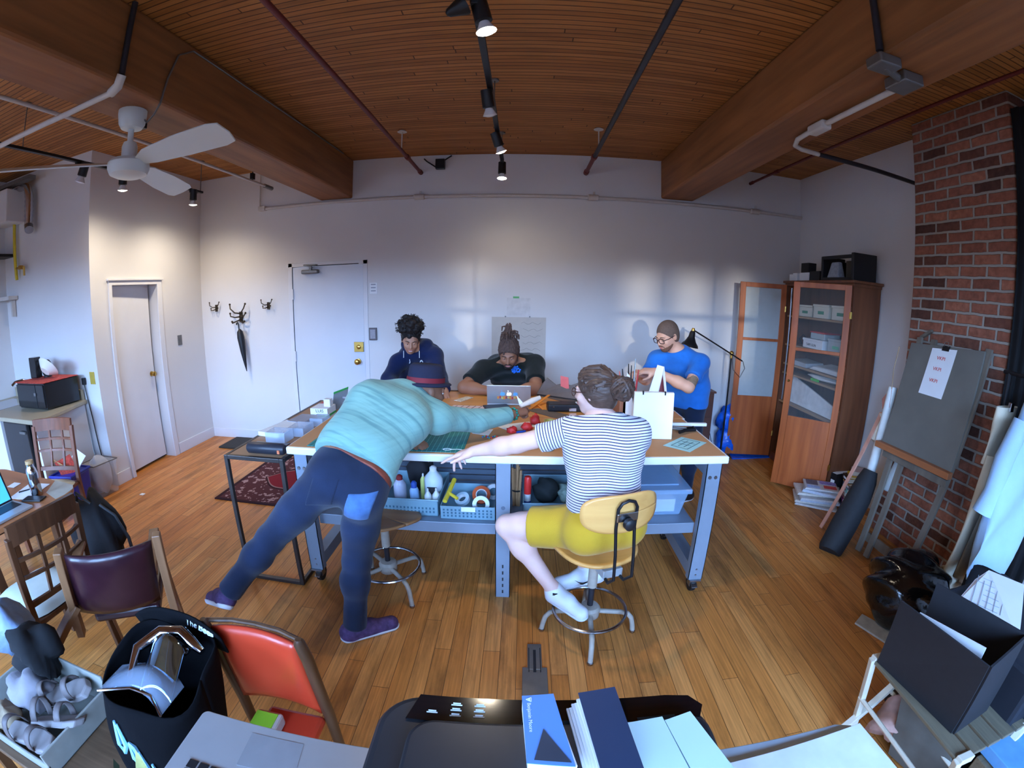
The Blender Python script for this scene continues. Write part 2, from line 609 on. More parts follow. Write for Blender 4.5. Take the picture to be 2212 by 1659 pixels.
# window wall behind the camera
WIN = [(-5.3, -2.7), (-1.75, -0.15), (0.2, 2.0)]  # leftmost opening is added and widened to brighten the right wall
WZ0, WZ1 = 1.0, 2.85
b = MB()
xs = [XK - 0.15] + [x for w in WIN for x in w] + [XR + 0.15]
for i in range(0, len(xs), 2):
    b.box((xs[i], YF - 0.25, 0), (xs[i + 1], YF, ZC))
for a, c in WIN:
    b.box((a, YF - 0.25, 0), (c, YF, WZ0)).box((a, YF - 0.25, WZ1), (c, YF, ZC))
struct(b.build('wall_front', M_WALL))
for i, (a, c) in enumerate(WIN):
    b = MB()
    y = YF - 0.14
    for x in (a + 0.03, c - 0.03):
        b.box((x - 0.03, y - 0.03, WZ0), (x + 0.03, y + 0.03, WZ1))
    for z in (WZ0 + 0.03, 1.93, WZ1 - 0.03):
        b.box((a, y - 0.03, z - 0.03), (c, y + 0.03, z + 0.03))
    for k in (1, 2):
        x = a + (c - a) * k / 3
        b.box((x - 0.012, y - 0.02, WZ0), (x + 0.012, y + 0.02, WZ1))
    struct(b.build('window_%d' % (i + 1), M_TRIM))
    # portal: lets the renderer aim at the sky through this opening
    ld = bpy.data.lights.new('window_portal', 'AREA')
    ld.shape = 'RECTANGLE'
    ld.size, ld.size_y = c - a, WZ1 - WZ0
    ld.cycles.is_portal = True
    lo = bpy.data.objects.new('window_portal', ld)
    COL.objects.link(lo)
    lo.location = ((a + c) / 2, YF - 0.02, (WZ0 + WZ1) / 2)
    lo.rotation_euler = Vector((0, 1, 0)).to_track_quat('-Z', 'Z').to_euler()

# skirting
M_BASE = M_TRIM
struct(MB().box((XL, YB - 0.015, 0), (DX0 - 0.08, YB, 0.115)).box((DX1 + 0.08, YB - 0.015, 0), (XR, YB, 0.115)).build('baseboard_back', M_BASE, bevel=0.004))
struct(MB().box((XL, YK, 0), (XL + 0.015, LY0 - 0.07, 0.125)).box((XL, LY1 + 0.09, 0), (XL + 0.015, YB - 0.015, 0.125)).build('baseboard_left', M_BASE, bevel=0.004))
struct(MB().box((XR - 0.015, CY1, 0), (XR, YB - 0.015, 0.115)).build('baseboard_right', M_BASE, bevel=0.004))
# heavy timber beams
struct(MB().box((-2.275, YF, 2.806), (-1.885, YB, ZC)).build('trim_1', M_BEAM, bevel=0.02))
struct(MB().box((1.465, YF, 2.815), (1.835, YB, ZC)).build('trim_2', M_BEAM, bevel=0.02))

# main door in the back wall: leaf, hinges, locks
M_BRASS = pm('brass', (196, 158, 82), rough=0.3, metal=1.0, var=0.1)
M_STEEL = pm('brushed_steel', (150, 150, 152), rough=0.35, metal=1.0, var=0.08)
M_GREYM = pm('grey_metal', (120, 118, 116), rough=0.45, metal=0.7, var=0.08)
M_BLACK = pm('black_plastic', (26, 26, 29), rough=0.45, var=0.15)
M_BLACKM = pm('black_metal', (30, 30, 33), rough=0.4, metal=0.4, var=0.12)
d1 = struct(MB().box((DX0 + 0.004, YB + 0.006, 0.012), (DX1 - 0.004, YB + 0.05, DZ - 0.004)).build('door_1', M_DOOR, bevel=0.002))
for nm, geo, mt in (
        ('hinge', MB().box((DX0 - 0.012, YB - 0.012, 1.70), (DX0 + 0.012, YB + 0.008, 1.82)), M_TRIM),
        ('hinge', MB().box((DX0 - 0.012, YB - 0.012, 0.98), (DX0 + 0.012, YB + 0.008, 1.10)), M_TRIM),
        ('hinge', MB().box((DX0 - 0.012, YB - 0.012, 0.22), (DX0 + 0.012, YB + 0.008, 0.34)), M_TRIM),
        ('lock_plate', MB().box((-1.885, YB - 0.012, 1.095), (-1.775, YB + 0.008, 1.205)).lathe([(0.026, 0), (0.024, 0.014), (0.012, 0.02)], M=Matrix.Translation((-1.83, YB - 0.01, 1.15)) @ Matrix.Rotation(pi / 2, 4, 'X')), M_BRASS),
        ('door_knob', MB().lathe([(0.034, 0), (0.032, 0.008), (0.012, 0.012), (0.012, 0.03), (0.030, 0.04), (0.033, 0.055), (0.02, 0.068), (0.004, 0.07)], M=Matrix.Translation((-1.845, YB + 0.006, 0.985)) @ Matrix.Rotation(pi / 2, 4, 'X')), M_BRASS)):
    geo.build(nm, mt, d1, bevel=0.002, smooth=True)
b = MB()
for x in (DX0 - 0.05, DX1):
    b.box((x, YB - 0.006, 0), (x + 0.05, YB + 0.012, DZ + 0.045))
b.box((DX0 - 0.05, YB - 0.006, DZ), (DX1 + 0.05, YB + 0.012, DZ + 0.045))
struct(b.build('trim_3', M_TRIM, bevel=0.003))
cl = thing('door_closer', 'grey hydraulic door closer with thin arm at the top of the white back door', 'door closer', (-2.38, YB, 2.0))
MB().box((-2.50, YB - 0.055, 1.985), (-2.29, YB + 0.006, 2.03)).build('closer_body', M_GREYM, cl, bevel=0.012, smooth=True)
MB().bar((-2.33, YB - 0.06, 2.07), (-1.80, YB - 0.04, 2.075), 0.014, 0.008).build('closer_arm', M_BLACKM, cl)
MB().box((-2.47, YB - 0.05, 2.075), (-2.31, YB - 0.0, 2.09)).bar((-2.44, YB - 0.045, 2.085), (-2.36, YB - 0.05, 2.055), 0.02, 0.012).cbox((-2.38, YB - 0.045, 2.045), (0.03, 0.03, 0.05)).build('closer_bracket', M_GREYM, cl, bevel=0.003)

# closet door in the left wall, a little ajar
d2 = struct(MB().hexa([(XL - 0.105, LY0 + 0.006, 0.03), (XL - 0.065, LY0 + 0.006, 0.03), (XL - 0.10, LY1 - 0.035, 0.03), (XL - 0.14, LY1 - 0.035, 0.03),
                       (XL - 0.105, LY0 + 0.006, LZ - 0.006), (XL - 0.065, LY0 + 0.006, LZ - 0.006), (XL - 0.10, LY1 - 0.035, LZ - 0.006), (XL - 0.14, LY1 - 0.035, LZ - 0.006)]).build('door_2', M_TRIM, bevel=0.002))
MB().lathe([(0.03, 0), (0.028, 0.008), (0.011, 0.012), (0.011, 0.03), (0.026, 0.038), (0.028, 0.052), (0.018, 0.062), (0.003, 0.064)],
           M=Matrix.Translation((XL - 0.098, LY1 - 0.085, 0.98)) @ Matrix.Rotation(pi / 2, 4, 'Y')).build('door_knob', M_BRASS, d2, smooth=True)
MB().box((XL - 0.105, LY0 + 0.002, 0.9), (XL - 0.058, LY0 + 0.02, 1.0)).build('hinge', M_TRIM, d2)
struct(MB().box((XL - 0.30, LY0 - 0.05, 0), (XL - 0.145, LY1 + 0.05, LZ)).build('wall_left', M_DARK))  # dark backing added behind the door: the closet's shade is its colour
b = MB()
b.box((XL, LY0 - 0.045, 0), (XL + 0.018, LY0, LZ + 0.005)).box((XL, LY1, 0), (XL + 0.018, LY1 + 0.075, LZ + 0.005))
b.box((XL, LY0 - 0.045, LZ), (XL + 0.018, LY1 + 0.075, LZ + 0.045)).box((XL, LY0 - 0.06, LZ + 0.045), (XL + 0.035, LY1 + 0.09, LZ + 0.065))
struct(b.build('trim_4', M_TRIM, bevel=0.003))
# ============================================================ outside, ceiling fittings
# unseen wall added to mask the low sun; its holes shape the wall patches
oy = -25.0
dx, dz = SUN_DIR.x / SUN_DIR.y * (4.83 - oy), SUN_DIR.z / SUN_DIR.y * (4.83 - oy)
HOLES = [(1.06, 1.44, 0.8, 2.02), (1.62, 2.06, 0.8, 2.02), (2.22, 2.56, 0.9, 2.04), (-0.78, -0.32, 1.86, 2.02), (-0.74, -0.46, 0.95, 1.72)]
M_OUT = pm('sun_mask_surface', (96, 78, 70), rough=0.9, var=0.2, scale=3)
x0, x1, z0, z1 = -22.0, 20.0, -6.0, 4.7
xsplit = sorted({x0, x1} | {h[0] - dx for h in HOLES} | {h[1] - dx for h in HOLES})
b = MB()
for a, c in zip(xsplit[:-1], xsplit[1:]):
    mid = (a + c) / 2
    zs = sorted((h[2] - dz, h[3] - dz) for h in HOLES if h[0] - dx < mid < h[1] - dx)
    lo = z0
    for s, e in zs:
        if s > lo:
            b.box((a, oy - 0.3, lo), (c, oy, s))
        lo = max(lo, e)
    b.box((a, oy - 0.3, lo), (c, oy, z1))
struct(b.build('wall_sun_mask', M_OUT))

M_FAN = pm('white_enamel', (205, 212, 212), rough=0.3, var=0.03, scale=4)
FX, FY = -2.10, 1.90
fan = thing('ceiling_fan', 'white three-blade ceiling fan hanging under the left timber beam', 'fan', (FX, FY, 2.38))
MB().lathe([(0.035, 2.70), (0.06, 2.705), (0.075, 2.73), (0.082, 2.78), (0.082, 2.806)], c=(FX, FY, 0)).build('canopy', M_FAN, fan, smooth=True)
MB().lathe([(0.017, 2.56), (0.017, 2.71)], c=(FX, FY, 0), n=14).build('rod', M_FAN, fan, smooth=True)
MB().lathe([(0.045, 2.52), (0.045, 2.60), (0.036, 2.625), (0.018, 2.63)], c=(FX, FY, 0)).build('rod_cover', M_FAN, fan, smooth=True)
MB().lathe([(0.02, 2.425), (0.07, 2.43), (0.105, 2.445), (0.118, 2.475), (0.118, 2.505), (0.10, 2.525), (0.03, 2.53)], c=(FX, FY, 0), n=32).build('motor_housing', M_FAN, fan, smooth=True)
for a in (-8, 108, 220):
    A = math.radians(a)
    M = T(FX, FY, 2.50) @ rz(A) @ Matrix.Rotation(math.radians(-20), 4, 'X')
    b = MB(M)
    pts = [(0.09, -0.03), (0.20, -0.07), (0.45, -0.088), (0.70, -0.09), (0.765, -0.075), (0.78, 0.0), (0.765, 0.065), (0.70, 0.08), (0.45, 0.076), (0.20, 0.055), (0.09, 0.03)]
    b.slab([(x, y, 0) for x, y in pts], M.to_3x3().inverted() @ (M.to_3x3() @ Vector((0, 0, 0.008))))
    b.build('blade', M_FAN, fan, bevel=0.002)
b = MB().tube([(FX + 0.02, FY + 0.02, 2.80), (FX + 0.09, FY + 0.03, 2.73), (FX + 0.15, FY + 0.02, 2.76), (-1.882, FY - 0.01, 2.80), (-1.878, 1.92, 2.95), (-1.878, 1.98, 3.12), (-1.878, 2.1, 3.20), (-1.878, 2.7, 3.20), (-1.878, 4.5, 3.225)], 0.006, 6)
tag(b.build('fan_cable', M_GREYM, smooth=True), 'thin grey cable running from the ceiling fan along the left timber beam', 'cable')
b = MB().cbox((FX - 0.10, FY + 0.13, 2.785), (0.09, 0.09, 0.04)).lathe([(0.03, 2.755), (0.03, 2.79)], c=(FX - 0.10, FY + 0.13, 0), n=12)
tag(b.build('junction_box', M_BLACKM, bevel=0.004), 'small black junction box on the left timber beam behind the fan', 'junction box')

# ---- track lighting
M_TRACK = pm('black_track', (32, 32, 34), rough=0.4, metal=0.3, var=0.12)
M_LAMPW = pm('lamp_white_glass', (215, 220, 228), rough=0.25, var=0.02)
M_GLOW = pm('lit_bulb', (255, 250, 235), rough=0.4, emit=(255, 244, 222), estr=60.0)
def rail(nm, label, x, z, ya, yb, hang):
    t = thing(nm, label, 'light track', (x, (ya + yb) / 2, z))
    MB().box((x - 0.018, ya, z - 0.01), (x + 0.018, yb, z + 0.012)).build('rail', M_TRACK, t, bevel=0.003)
    for y in hang:
        MB().tube([(x, y, z + 0.01), (x, y, ZC)], 0.005, 6).lathe([(0.03, ZC - 0.012), (0.03, ZC)], c=(x, y, 0), n=12).build('hanger', M_GREYM, t)
    return t
rail('track_rail', 'black track rail with spotlights down the middle of the ceiling', -0.215, 3.0, 0.9, 4.25, (1.3, 3.06, 4.15))
rail('track_rail', 'black track rail with spotlights over the closet door side at left', -3.40, 2.90, 1.75, 4.15, (2.0, 4.12))
def spot(x, y, z, zr, lit, dirv, label, grp, energy=26, body=0.11, angle=150, mount_dx=0.0):
    """track spotlight: adapter on the rail, yoke, black body, bulb with reflector"""
    d = Vector(dirv).normalized()
    tip = Vector((x, y, z))
    t = thing('track_spotlight', label, 'spotlight', tip, grp)
    q = d.to_track_quat('Z', 'Y').to_matrix().to_4x4()
    M = Matrix.Translation(tip) @ q
    back = tip - d * (0.055 + body)
    MB().box((x - mount_dx - 0.016, y - 0.05, zr - 0.035), (x - mount_dx + 0.016, y + 0.05, zr - 0.008)).tube([(x - mount_dx, y, zr - 0.03), tuple(back + d * 0.05)], 0.008, 8).build('adapter', M_TRACK, t, bevel=0.003)
    MB(M).lathe([(0.012, -0.055 - body), (0.036, -0.05 - body), (0.038, -0.05), (0.030, -0.045)], n=18).build('body', M_TRACK, t, smooth=True)
    bl = MB(M).lathe([(0.020, -0.05), (0.026, -0.035), (0.042, -0.004), (0.044, 0.0)], n=20, cap=False).build('reflector', M_LAMPW, t, smooth=True)
    MB(M).lathe([(0.002, 0.010), (0.02, 0.008), (0.036, 0.002), (0.0425, -0.003)][::-1], n=20).build('bulb_face', M_GLOW if lit else M_LAMPW, bl, smooth=True)
    if lit:
        ld = bpy.data.lights.new('spot_beam', 'SPOT')
        ld.energy = energy
        ld.color = (1.0, 0.87, 0.68)
        ld.spot_size = math.radians(angle)
        ld.spot_blend = 1.0
        ld.shadow_soft_size = 0.04
        lo = bpy.data.objects.new('spot_beam', ld)
        COL.objects.link(lo)
        lo.location = tip + d * 0.02
        lo.rotation_euler = d.to_track_quat('-Z', 'Y').to_euler()
G1, G2 = 'spotlights on the middle track', 'spotlights on the left track'
spot(-0.165, 1.80, 2.85, 3.0, True, (0.25, 0.1, -1), 'lit spotlight nearest the camera on the middle ceiling track', G1, 45, mount_dx=0.05)
spot(-0.215, 2.72, 2.83, 3.0, False, (0.15, 0.25, -1), 'unlit white-bulb spotlight second along the middle ceiling track', G1)
spot(-0.185, 3.50, 2.84, 3.0, True, (0.35, 0.25, -1), 'lit spotlight third along the middle ceiling track, tilted to the right', G1, 24, mount_dx=0.03)
spot(-0.215, 4.25, 2.82, 3.0, True, (0.0, -0.1, -1), 'lit spotlight at the far end of the middle ceiling track', G1, 12)
spot(-3.40, 2.55, 2.74, 2.90, False, (-0.3, -0.1, -1), 'unlit spotlight on the left track, left of the fan hub', G2)
spot(-3.40, 3.02, 2.74, 2.90, True, (-0.1, 0.1, -1), 'lit spotlight on the left track, just below the fan hub', G2, 62, angle=160)
spot(-3.38, 3.98, 2.74, 2.90, True, (-0.1, 0.1, -1), 'lit spotlight at the far end of the left track', G2, 62, angle=160)
b = MB(T(-0.26, 1.76, 2.96) @ Matrix.Rotation(math.radians(60), 4, 'Y')).lathe([(0.008, -0.08), (0.02, -0.07), (0.045, 0.0), (0.045, 0.01)], n=14)
tag(b.build('track_connector', M_TRACK, smooth=True), 'black cone-shaped connector on the middle track near the nearest spotlight', 'track fitting')

# ---- pipes under the ceiling
M_REDP = pm('red_painted_pipe', (98, 32, 28), rough=0.5, var=0.15)
M_BLKP = pm('black_iron_pipe', (44, 44, 50), rough=0.45, metal=0.3, var=0.15)
M_WHTP = pm('white_painted_pipe', (196, 190, 184), rough=0.55, var=0.05)
def pipe(name, label, x, z, y1, mat, r, endm, drop=0.10, tail=0.55):
    t = thing(name, label, 'pipe', (x, 2.0, z))
    MB().tube([(x, YF, z), (x, y1 - tail, z)], r, 10).build('run', mat, t, smooth=True)
    MB().tube([(x, y1 - tail, z), (x, y1, z), (x, y1 + 0.02, z)], r * 1.05, 10).tube([(x, y1 - tail - 0.03, z), (x, y1 - tail + 0.03, z)], r * 1.5, 10).tube([(x, y1 - 0.03, z), (x, YB, z)], r * 1.45, 10).build('end_piece', endm, t, smooth=True)
    return t
p = pipe('sprinkler_pipe', 'dark red sprinkler pipe under the ceiling right of the left beam', -1.115, 3.05, YB - 0.04, M_REDP, 0.017, M_REDP)
MB().lathe([(0.045, ZC - 0.012), (0.03, ZC - 0.002), (0.03, ZC)], c=(-1.115, 4.02, 0), n=14).tube([(-1.115, 4.02, ZC), (-1.115, 4.02, 3.05)], 0.006, 6).build('hanger', M_WHTP, p)
p = pipe('sprinkler_pipe', 'black sprinkler pipe with red end under the ceiling left of the right beam', 0.645, 3.05, YB - 0.04, M_BLKP, 0.020, M_REDP)
MB().lathe([(0.045, ZC - 0.012), (0.03, ZC - 0.002), (0.03, ZC)], c=(0.645, 3.98, 0), n=14).tube([(0.645, 3.98, ZC), (0.645, 3.98, 3.05)], 0.006, 6).build('hanger', M_WHTP, p)
pipe('sprinkler_pipe', 'thin red sprinkler pipe above the cabinet right of the right beam', 2.54, 3.1, YB - 0.04, M_REDP, 0.013, M_REDP)
p = thing('sprinkler_pipe', 'white pipe under the ceiling left of the fan, parallel to the left beam', 'pipe', (-2.66, 2.5, 2.9))
MB().tube([(-2.66, YF, 2.9), (-2.66, 4.25, 2.9)], 0.013, 10).build('run', M_WHTP, p, smooth=True)
MB().tube([(-2.66, 4.25, 2.9), (-2.66, 4.40, 2.9)], 0.022, 10).build('end_cap', M_GREYM, p, smooth=True)
MB().tube([(-2.66, 4.02, 2.9), (-2.66, 4.02, ZC)], 0.005, 6).cbox((-2.66, 4.02, 2.95), (0.03, 0.05, 0.06)).build('hanger', M_BLACKM, p)
p = thing('conduit', 'white conduit crossing the ceiling to the left behind the fan', 'conduit', (-3.0, 1.62, 2.77))
MB().tube([(XK, 1.66, 2.77), (-2.3, 1.62, 2.77), (-1.95, 1.60, 2.775)], 0.016, 10).build('run', M_WHTP, p, smooth=True)
MB().tube([(-1.95, 1.60, 2.775), (-1.885, 1.585, 2.79), (-1.862, 1.58, 2.84)], 0.024, 10).build('elbow', M_WHTP, p, smooth=True)
MB().tube([(-1.862, 1.58, 2.84), (-1.862, 1.58, ZC)], 0.016, 10).build('riser', M_BLKP, p, smooth=True)
p = thing('wall_conduit', 'long white conduit with couplings across the top of the back wall', 'conduit', (0.0, YB, 2.77))
MB().tube([(-2.99, YB - 0.035, 2.775), (XR - 0.01, YB - 0.035, 2.775)], 0.018, 10).build('run', M_WHTP, p, smooth=True)
for x in (-1.12, 0.72, 2.58):
    MB().tube([(x - 0.06, YB - 0.035, 2.775), (x - 0.05, YB - 0.035, 2.775), (x + 0.05, YB - 0.035, 2.775), (x + 0.06, YB - 0.035, 2.775)], [0.02, 0.032, 0.032, 0.02], 12).tube([(x + 0.01, YB - 0.03, 2.79), (x + 0.01, YB - 0.03, 2.84)], 0.012, 8).build('coupling', M_WHTP, p, smooth=True)
MB().cbox((-3.02, YB - 0.035, 2.78), (0.09, 0.06, 0.05)).tube([(-3.06, YB - 0.03, 2.77), (-3.06, YB - 0.03, ZC)], 0.008, 8).build('end_box', M_WHTP, p, bevel=0.004)
p = thing('junction_box', 'small black junction box with cable high on the back wall beside the left beam', 'junction box', (-0.98, YB, 3.1))
MB().cbox((-1.62 + 0.72, YB - 0.03, 3.13), (0.10, 0.06, 0.11)).build('box', M_BLACKM, p, bevel=0.006)
MB().tube([(-1.88 + 0.80, YB - 0.02, 3.20), (-1.05, YB - 0.02, 3.17), (-0.95, YB - 0.03, 3.10)], 0.008, 6).build('cable', M_BLACKM, p)
MB().tube([(-0.86, YB - 0.03, 3.17), (-0.78, YB - 0.02, 3.225)], 0.008, 6).build('cable', M_BLACKM, p)
p = thing('beam_conduit', 'bent grey conduit with boxes under the right timber beam', 'conduit', (1.66, 2.0, 2.8))
MB().tube([(1.446, 1.47, ZC), (1.446, 1.49, 2.84)], 0.017, 10).build('drop', M_BLKP, p, smooth=True)
MB().cbox((1.47, 1.50, 2.79), (0.12, 0.10, 0.05)).cbox((1.66, 1.58, 2.785), (0.12, 0.14, 0.055)).tube([(1.47, 1.5, 2.78), (1.64, 1.57, 2.78)], 0.02, 8).build('box', M_GREYM, p, bevel=0.01)
MB().tube([(1.68, 1.6, 2.785), (1.68, 2.42, 2.79), (1.69, 2.55, 2.79), (1.74, 2.66, 2.79), (1.83, 2.72, 2.795), (2.0, 2.76, 2.80)], 0.016, 10).build('bend', M_WHTP, p, smooth=True)
MB().cbox((1.68, 2.30, 2.785), (0.07, 0.16, 0.055)).build('fitting', M_WHTP, p, bevel=0.012)
MB().tube([(2.0, 2.76, 2.80), (2.6, 2.86, 2.82), (XR, 2.98, 2.84)], 0.017, 10).build('run', M_BLKP, p, smooth=True)
# ============================================================ kitchen niche and left wall
M_COUNTER = pm('beige_laminate', (158, 146, 122), rough=0.4, var=0.06, scale=60)
M_APPL = pm('black_appliance', (24, 25, 28), rough=0.25, var=0.1, coat=0.3)
M_CHROME = pm('chrome', (190, 190, 195), rough=0.12, metal=1.0, var=0.02)
M_REDC = pm('red_patterned_cloth', (186, 70, 56), rough=0.9, var=0.5, scale=60)
M_WHITEP = pm('white_plastic', (224, 224, 222), rough=0.4, var=0.02)
M_CERAM = pm('white_ceramic', (232, 228, 214), rough=0.2, var=0.02)
M_BLUEBIN = pm('blue_plastic', (28, 44, 150), rough=0.4, var=0.12)
M_PAPER = pm('white_paper', (232, 234, 236), rough=0.7, var=0.03, scale=6)
M_CARD = pm('brown_cardboard', (170, 130, 92), rough=0.8, var=0.08)

kc = thing('kitchen_counter', 'beige-topped kitchen counter with white end panel at the left wall', 'counter', (-4.8, 2.62, 0))
MB().slab([(-4.20, 3.09, 0.84), (-5.585, 3.09, 0.84), (-5.585, 2.32, 0.84), (-3.93, 2.32, 0.84)], (0, 0, 0.04)).build('countertop', M_COUNTER, kc, bevel=0.008)
MB().slab([(-4.23, 3.08, 0.0), (-4.23, 3.08, 0.84), (-4.045, 2.36, 0.84), (-4.045, 2.36, 0.0)], (-0.03, -0.005, 0)).build('end_panel', M_WALL, kc)
MB().box((-5.58, 2.40, 0), (-4.78, 3.08, 0.84)).build('cabinet_body', M_WALL, kc)
MB().box((-5.56, 3.06, 0.88), (-4.23, 3.09, 0.98)).build('backsplash', M_COUNTER, kc)
MB().box((-5.45, 2.50, 0.872), (-4.95, 2.95, 0.882)).build('sink', M_CHROME, kc, bevel=0.004)
fr = thing('fridge', 'small black bar fridge under the kitchen counter', 'fridge', (-4.5, 2.7, 0))
MB().box((-4.74, 2.44, 0.02), (-4.27, 3.04, 0.825)).build('body', M_APPL, fr, bevel=0.008)
MB().box((-4.73, 2.40, 0.05), (-4.28, 2.438, 0.815)).build('door', M_APPL, fr, bevel=0.012)
MB().box((-4.40, 2.38, 0.72), (-4.30, 2.402, 0.745)).build('handle', M_GREYM, fr, bevel=0.004)
KM = T(-0.155, 0.105, -0.04)
mwv = thing('microwave', 'black microwave oven on the kitchen counter', 'microwave', (-4.46, 2.82, 0.88))
MB(KM).box((-4.56, 2.52, 0.93), (-4.06, 2.92, 1.17)).build('body', M_APPL, mwv, bevel=0.006)
MB(KM).box((-4.555, 2.505, 0.945), (-4.20, 2.52, 1.155)).build('door', pm('smoked_glass', (34, 36, 38), rough=0.12, var=0.05), mwv, bevel=0.004)
MB(KM).box((-4.195, 2.505, 0.945), (-4.065, 2.52, 1.155)).build('control_panel', M_APPL, mwv, bevel=0.004)
MB(KM).cbox((-4.21, 2.50, 1.07), (0.035, 0.012, 0.03)).build('door_button', M_STEEL, mwv, bevel=0.003)
tag(MB(KM).box((-4.57, 2.50, 1.171), (-4.05, 2.93, 1.176)).build('cloth', M_REDC, bevel=0.001), 'red patterned cloth covering the top of the black microwave', 'cloth')
tag(MB(KM).lathe([(0.05, 0.0), (0.085, 0.03), (0.115, 0.06), (0.118, 0.062), (0.10, 0.045), (0.07, 0.02), (0.02, 0.012)], M=T(-4.27, 2.68, 1.178) @ Matrix.Rotation(math.radians(-52), 4, 'X') @ T(0, -0.05, 0.05), n=28).build('plate', M_CERAM, smooth=True), 'white oval dish leaning on the cloth on top of the microwave', 'dish')
tag(MB(KM @ T(-4.52, 2.74, 1.178) @ rz(0.1)).box((-0.05, -0.04, 0), (0.05, 0.04, 0.2)).build('speaker_box', M_APPL, bevel=0.006), 'tall narrow black box standing on the microwave beside the white dish', 'box')
t = thing('desk_fan', 'small black round fan on the microwave behind the white dish', 'fan', (-4.55, 2.9, 1.138))
M = KM @ T(-4.40, 2.80, 1.262) @ Matrix.Rotation(math.radians(75), 4, 'X')
b = MB(M)
for k in range(6):
    b.bar((0, 0, 0), (0.07 * math.cos(k * pi / 3), 0.07 * math.sin(k * pi / 3), 0), 0.012, 0.01)
b.tube([(0.075 * math.cos(a), 0.075 * math.sin(a), 0) for a in [2 * pi * k / 20 for k in range(20)]], 0.010, 6, closed=True)
b.build('grille', M_BLACK, t)
MB(KM).lathe([(0.045, 1.178), (0.04, 1.19), (0.01, 1.20), (0.01, 1.22)], c=(-4.40, 2.80, 0), n=16).build('base', M_BLACK, t, smooth=True)
t = thing('faucet', 'chrome kitchen faucet left of the microwave', 'faucet', (-5.1, 3.03, 0.88))
MB(KM).tube([(-4.95, 2.93, 0.92), (-4.95, 2.93, 1.06), (-4.97, 2.90, 1.11), (-5.0, 2.84, 1.13), (-5.03, 2.76, 1.12), (-5.04, 2.72, 1.09)], 0.014, 10).build('spout', M_CHROME, t, smooth=True)
MB(KM).lathe([(0.03, 0.92), (0.028, 0.94), (0.02, 0.95)], c=(-4.95, 2.93, 0), n=14).tube([(-4.95, 2.93, 0.98), (-4.88, 2.90, 1.01)], 0.01, 8).build('handle', M_CHROME, t, smooth=True)
tag(MB(KM).lathe([(0.035, 0), (0.04, 0.01), (0.04, 0.13), (0.018, 0.16), (0.018, 0.19)], c=(-4.80, 2.80, 0.92), n=16).build('soap_bottle', pm('amber_plastic', (96, 74, 40), rough=0.3), smooth=True), 'dark soap bottle between the faucet and the microwave', 'bottle')
# pipes high in the niche
M_YEL = pm('yellow_pipe_paint', (206, 182, 40), rough=0.4, var=0.12)
t = thing('gas_pipe', 'yellow gas pipe with brass valve high on the kitchen wall', 'pipe', (-5.28, 3.05, 2.1))
MB().tube([(-5.30, 3.06, 2.95), (-5.29, 3.06, 2.4), (-5.26, 3.06, 2.13)], 0.018, 10).build('run', M_YEL, t, smooth=True)
MB().tube([(-5.26, 3.06, 2.25), (-5.08, 3.05, 2.25)], 0.012, 8).cbox((-5.15, 3.05, 2.25), (0.05, 0.035, 0.04)).tube([(-5.08, 3.05, 2.25), (-5.08, 3.05, 2.16)], 0.012, 8).build('valve', M_BRASS, t, smooth=True)
t = thing('exhaust_duct', 'silver flexible duct and vent box high in the kitchen niche', 'duct', (-5.1, 3.0, 2.6))
pts = [(-5.22, 3.02, 3.08), (-5.08, 3.02, 3.09), (-4.97, 3.02, 3.05), (-4.93, 3.02, 2.95)] + [(-4.925, 3.02, 2.95 - 0.025 * k) for k in range(1, 13)]
MB().tube(pts, [0.045 + (0.006 if k % 2 else 0) for k in range(len(pts))], 14).build('hose', M_CHROME, t, smooth=True)
MB().tube([(-4.925, 3.02, 2.65), (-4.88, 3.0, 2.60)], 0.05, 12).build('outlet', M_STEEL, t, smooth=True)
MB().box((-5.56, 2.86, 2.72), (-5.14, 3.1, 3.06)).build('vent_box', M_TRIM, t, bevel=0.01)
MB().box((-5.58, 2.90, 3.09), (-4.75, 2.98, 3.13)).build('bracket', M_GREYM, t)
t = thing('shelf_bracket', 'dark wall bracket at the left edge beside the yellow gas pipe', 'bracket', (-5.55, 2.9, 2.38))
MB().box((-5.60, 2.9, 2.385), (-5.34, 3.1, 2.415)).build('arm', M_BLACKM, t)
MB().box((-5.60, 2.98, 1.93), (-5.33, 3.1, 1.97)).box((-5.42, 3.05, 1.75), (-5.39, 3.1, 1.93)).build('lower_arm', M_WHTP, t)
# switches and outlets
tag(MB().box((XL, 4.335, 1.245), (XL + 0.008, 4.405, 1.36)).box((XL + 0.008, 4.362, 1.285), (XL + 0.014, 4.378, 1.32)).build('light_switch', M_GREYM, bevel=0.002), 'grey metal light switch plate right of the closet door', 'light switch')
t = thing('wall_outlet', 'yellow outlet plate on the kitchen wall beside the black plug', 'outlet', (-4.075, YK, 1.03))
MB().box((-4.11, YK - 0.008, 1.03), (-4.035, YK, 1.15)).build('plate', pm('aged_yellow_plastic', (186, 160, 70), rough=0.4), t, bevel=0.002)
t = thing('power_cord', 'black plug and cord hanging on the wall beside the yellow outlet', 'power cord', (-4.16, YK, 0.4))
MB().cbox((-4.20, YK - 0.02, 1.06), (0.04, 0.035, 0.07)).build('plug', M_BLACK, t, bevel=0.008)
MB().tube([(-4.20, YK - 0.02, 1.03), (-4.18, YK - 0.02, 0.9), (-4.15, YK - 0.02, 0.7), (-4.13, YK - 0.02, 0.42), (-4.12, YK - 0.02, 0.3)], 0.006, 6).build('cord', M_BLACK, t, smooth=True)
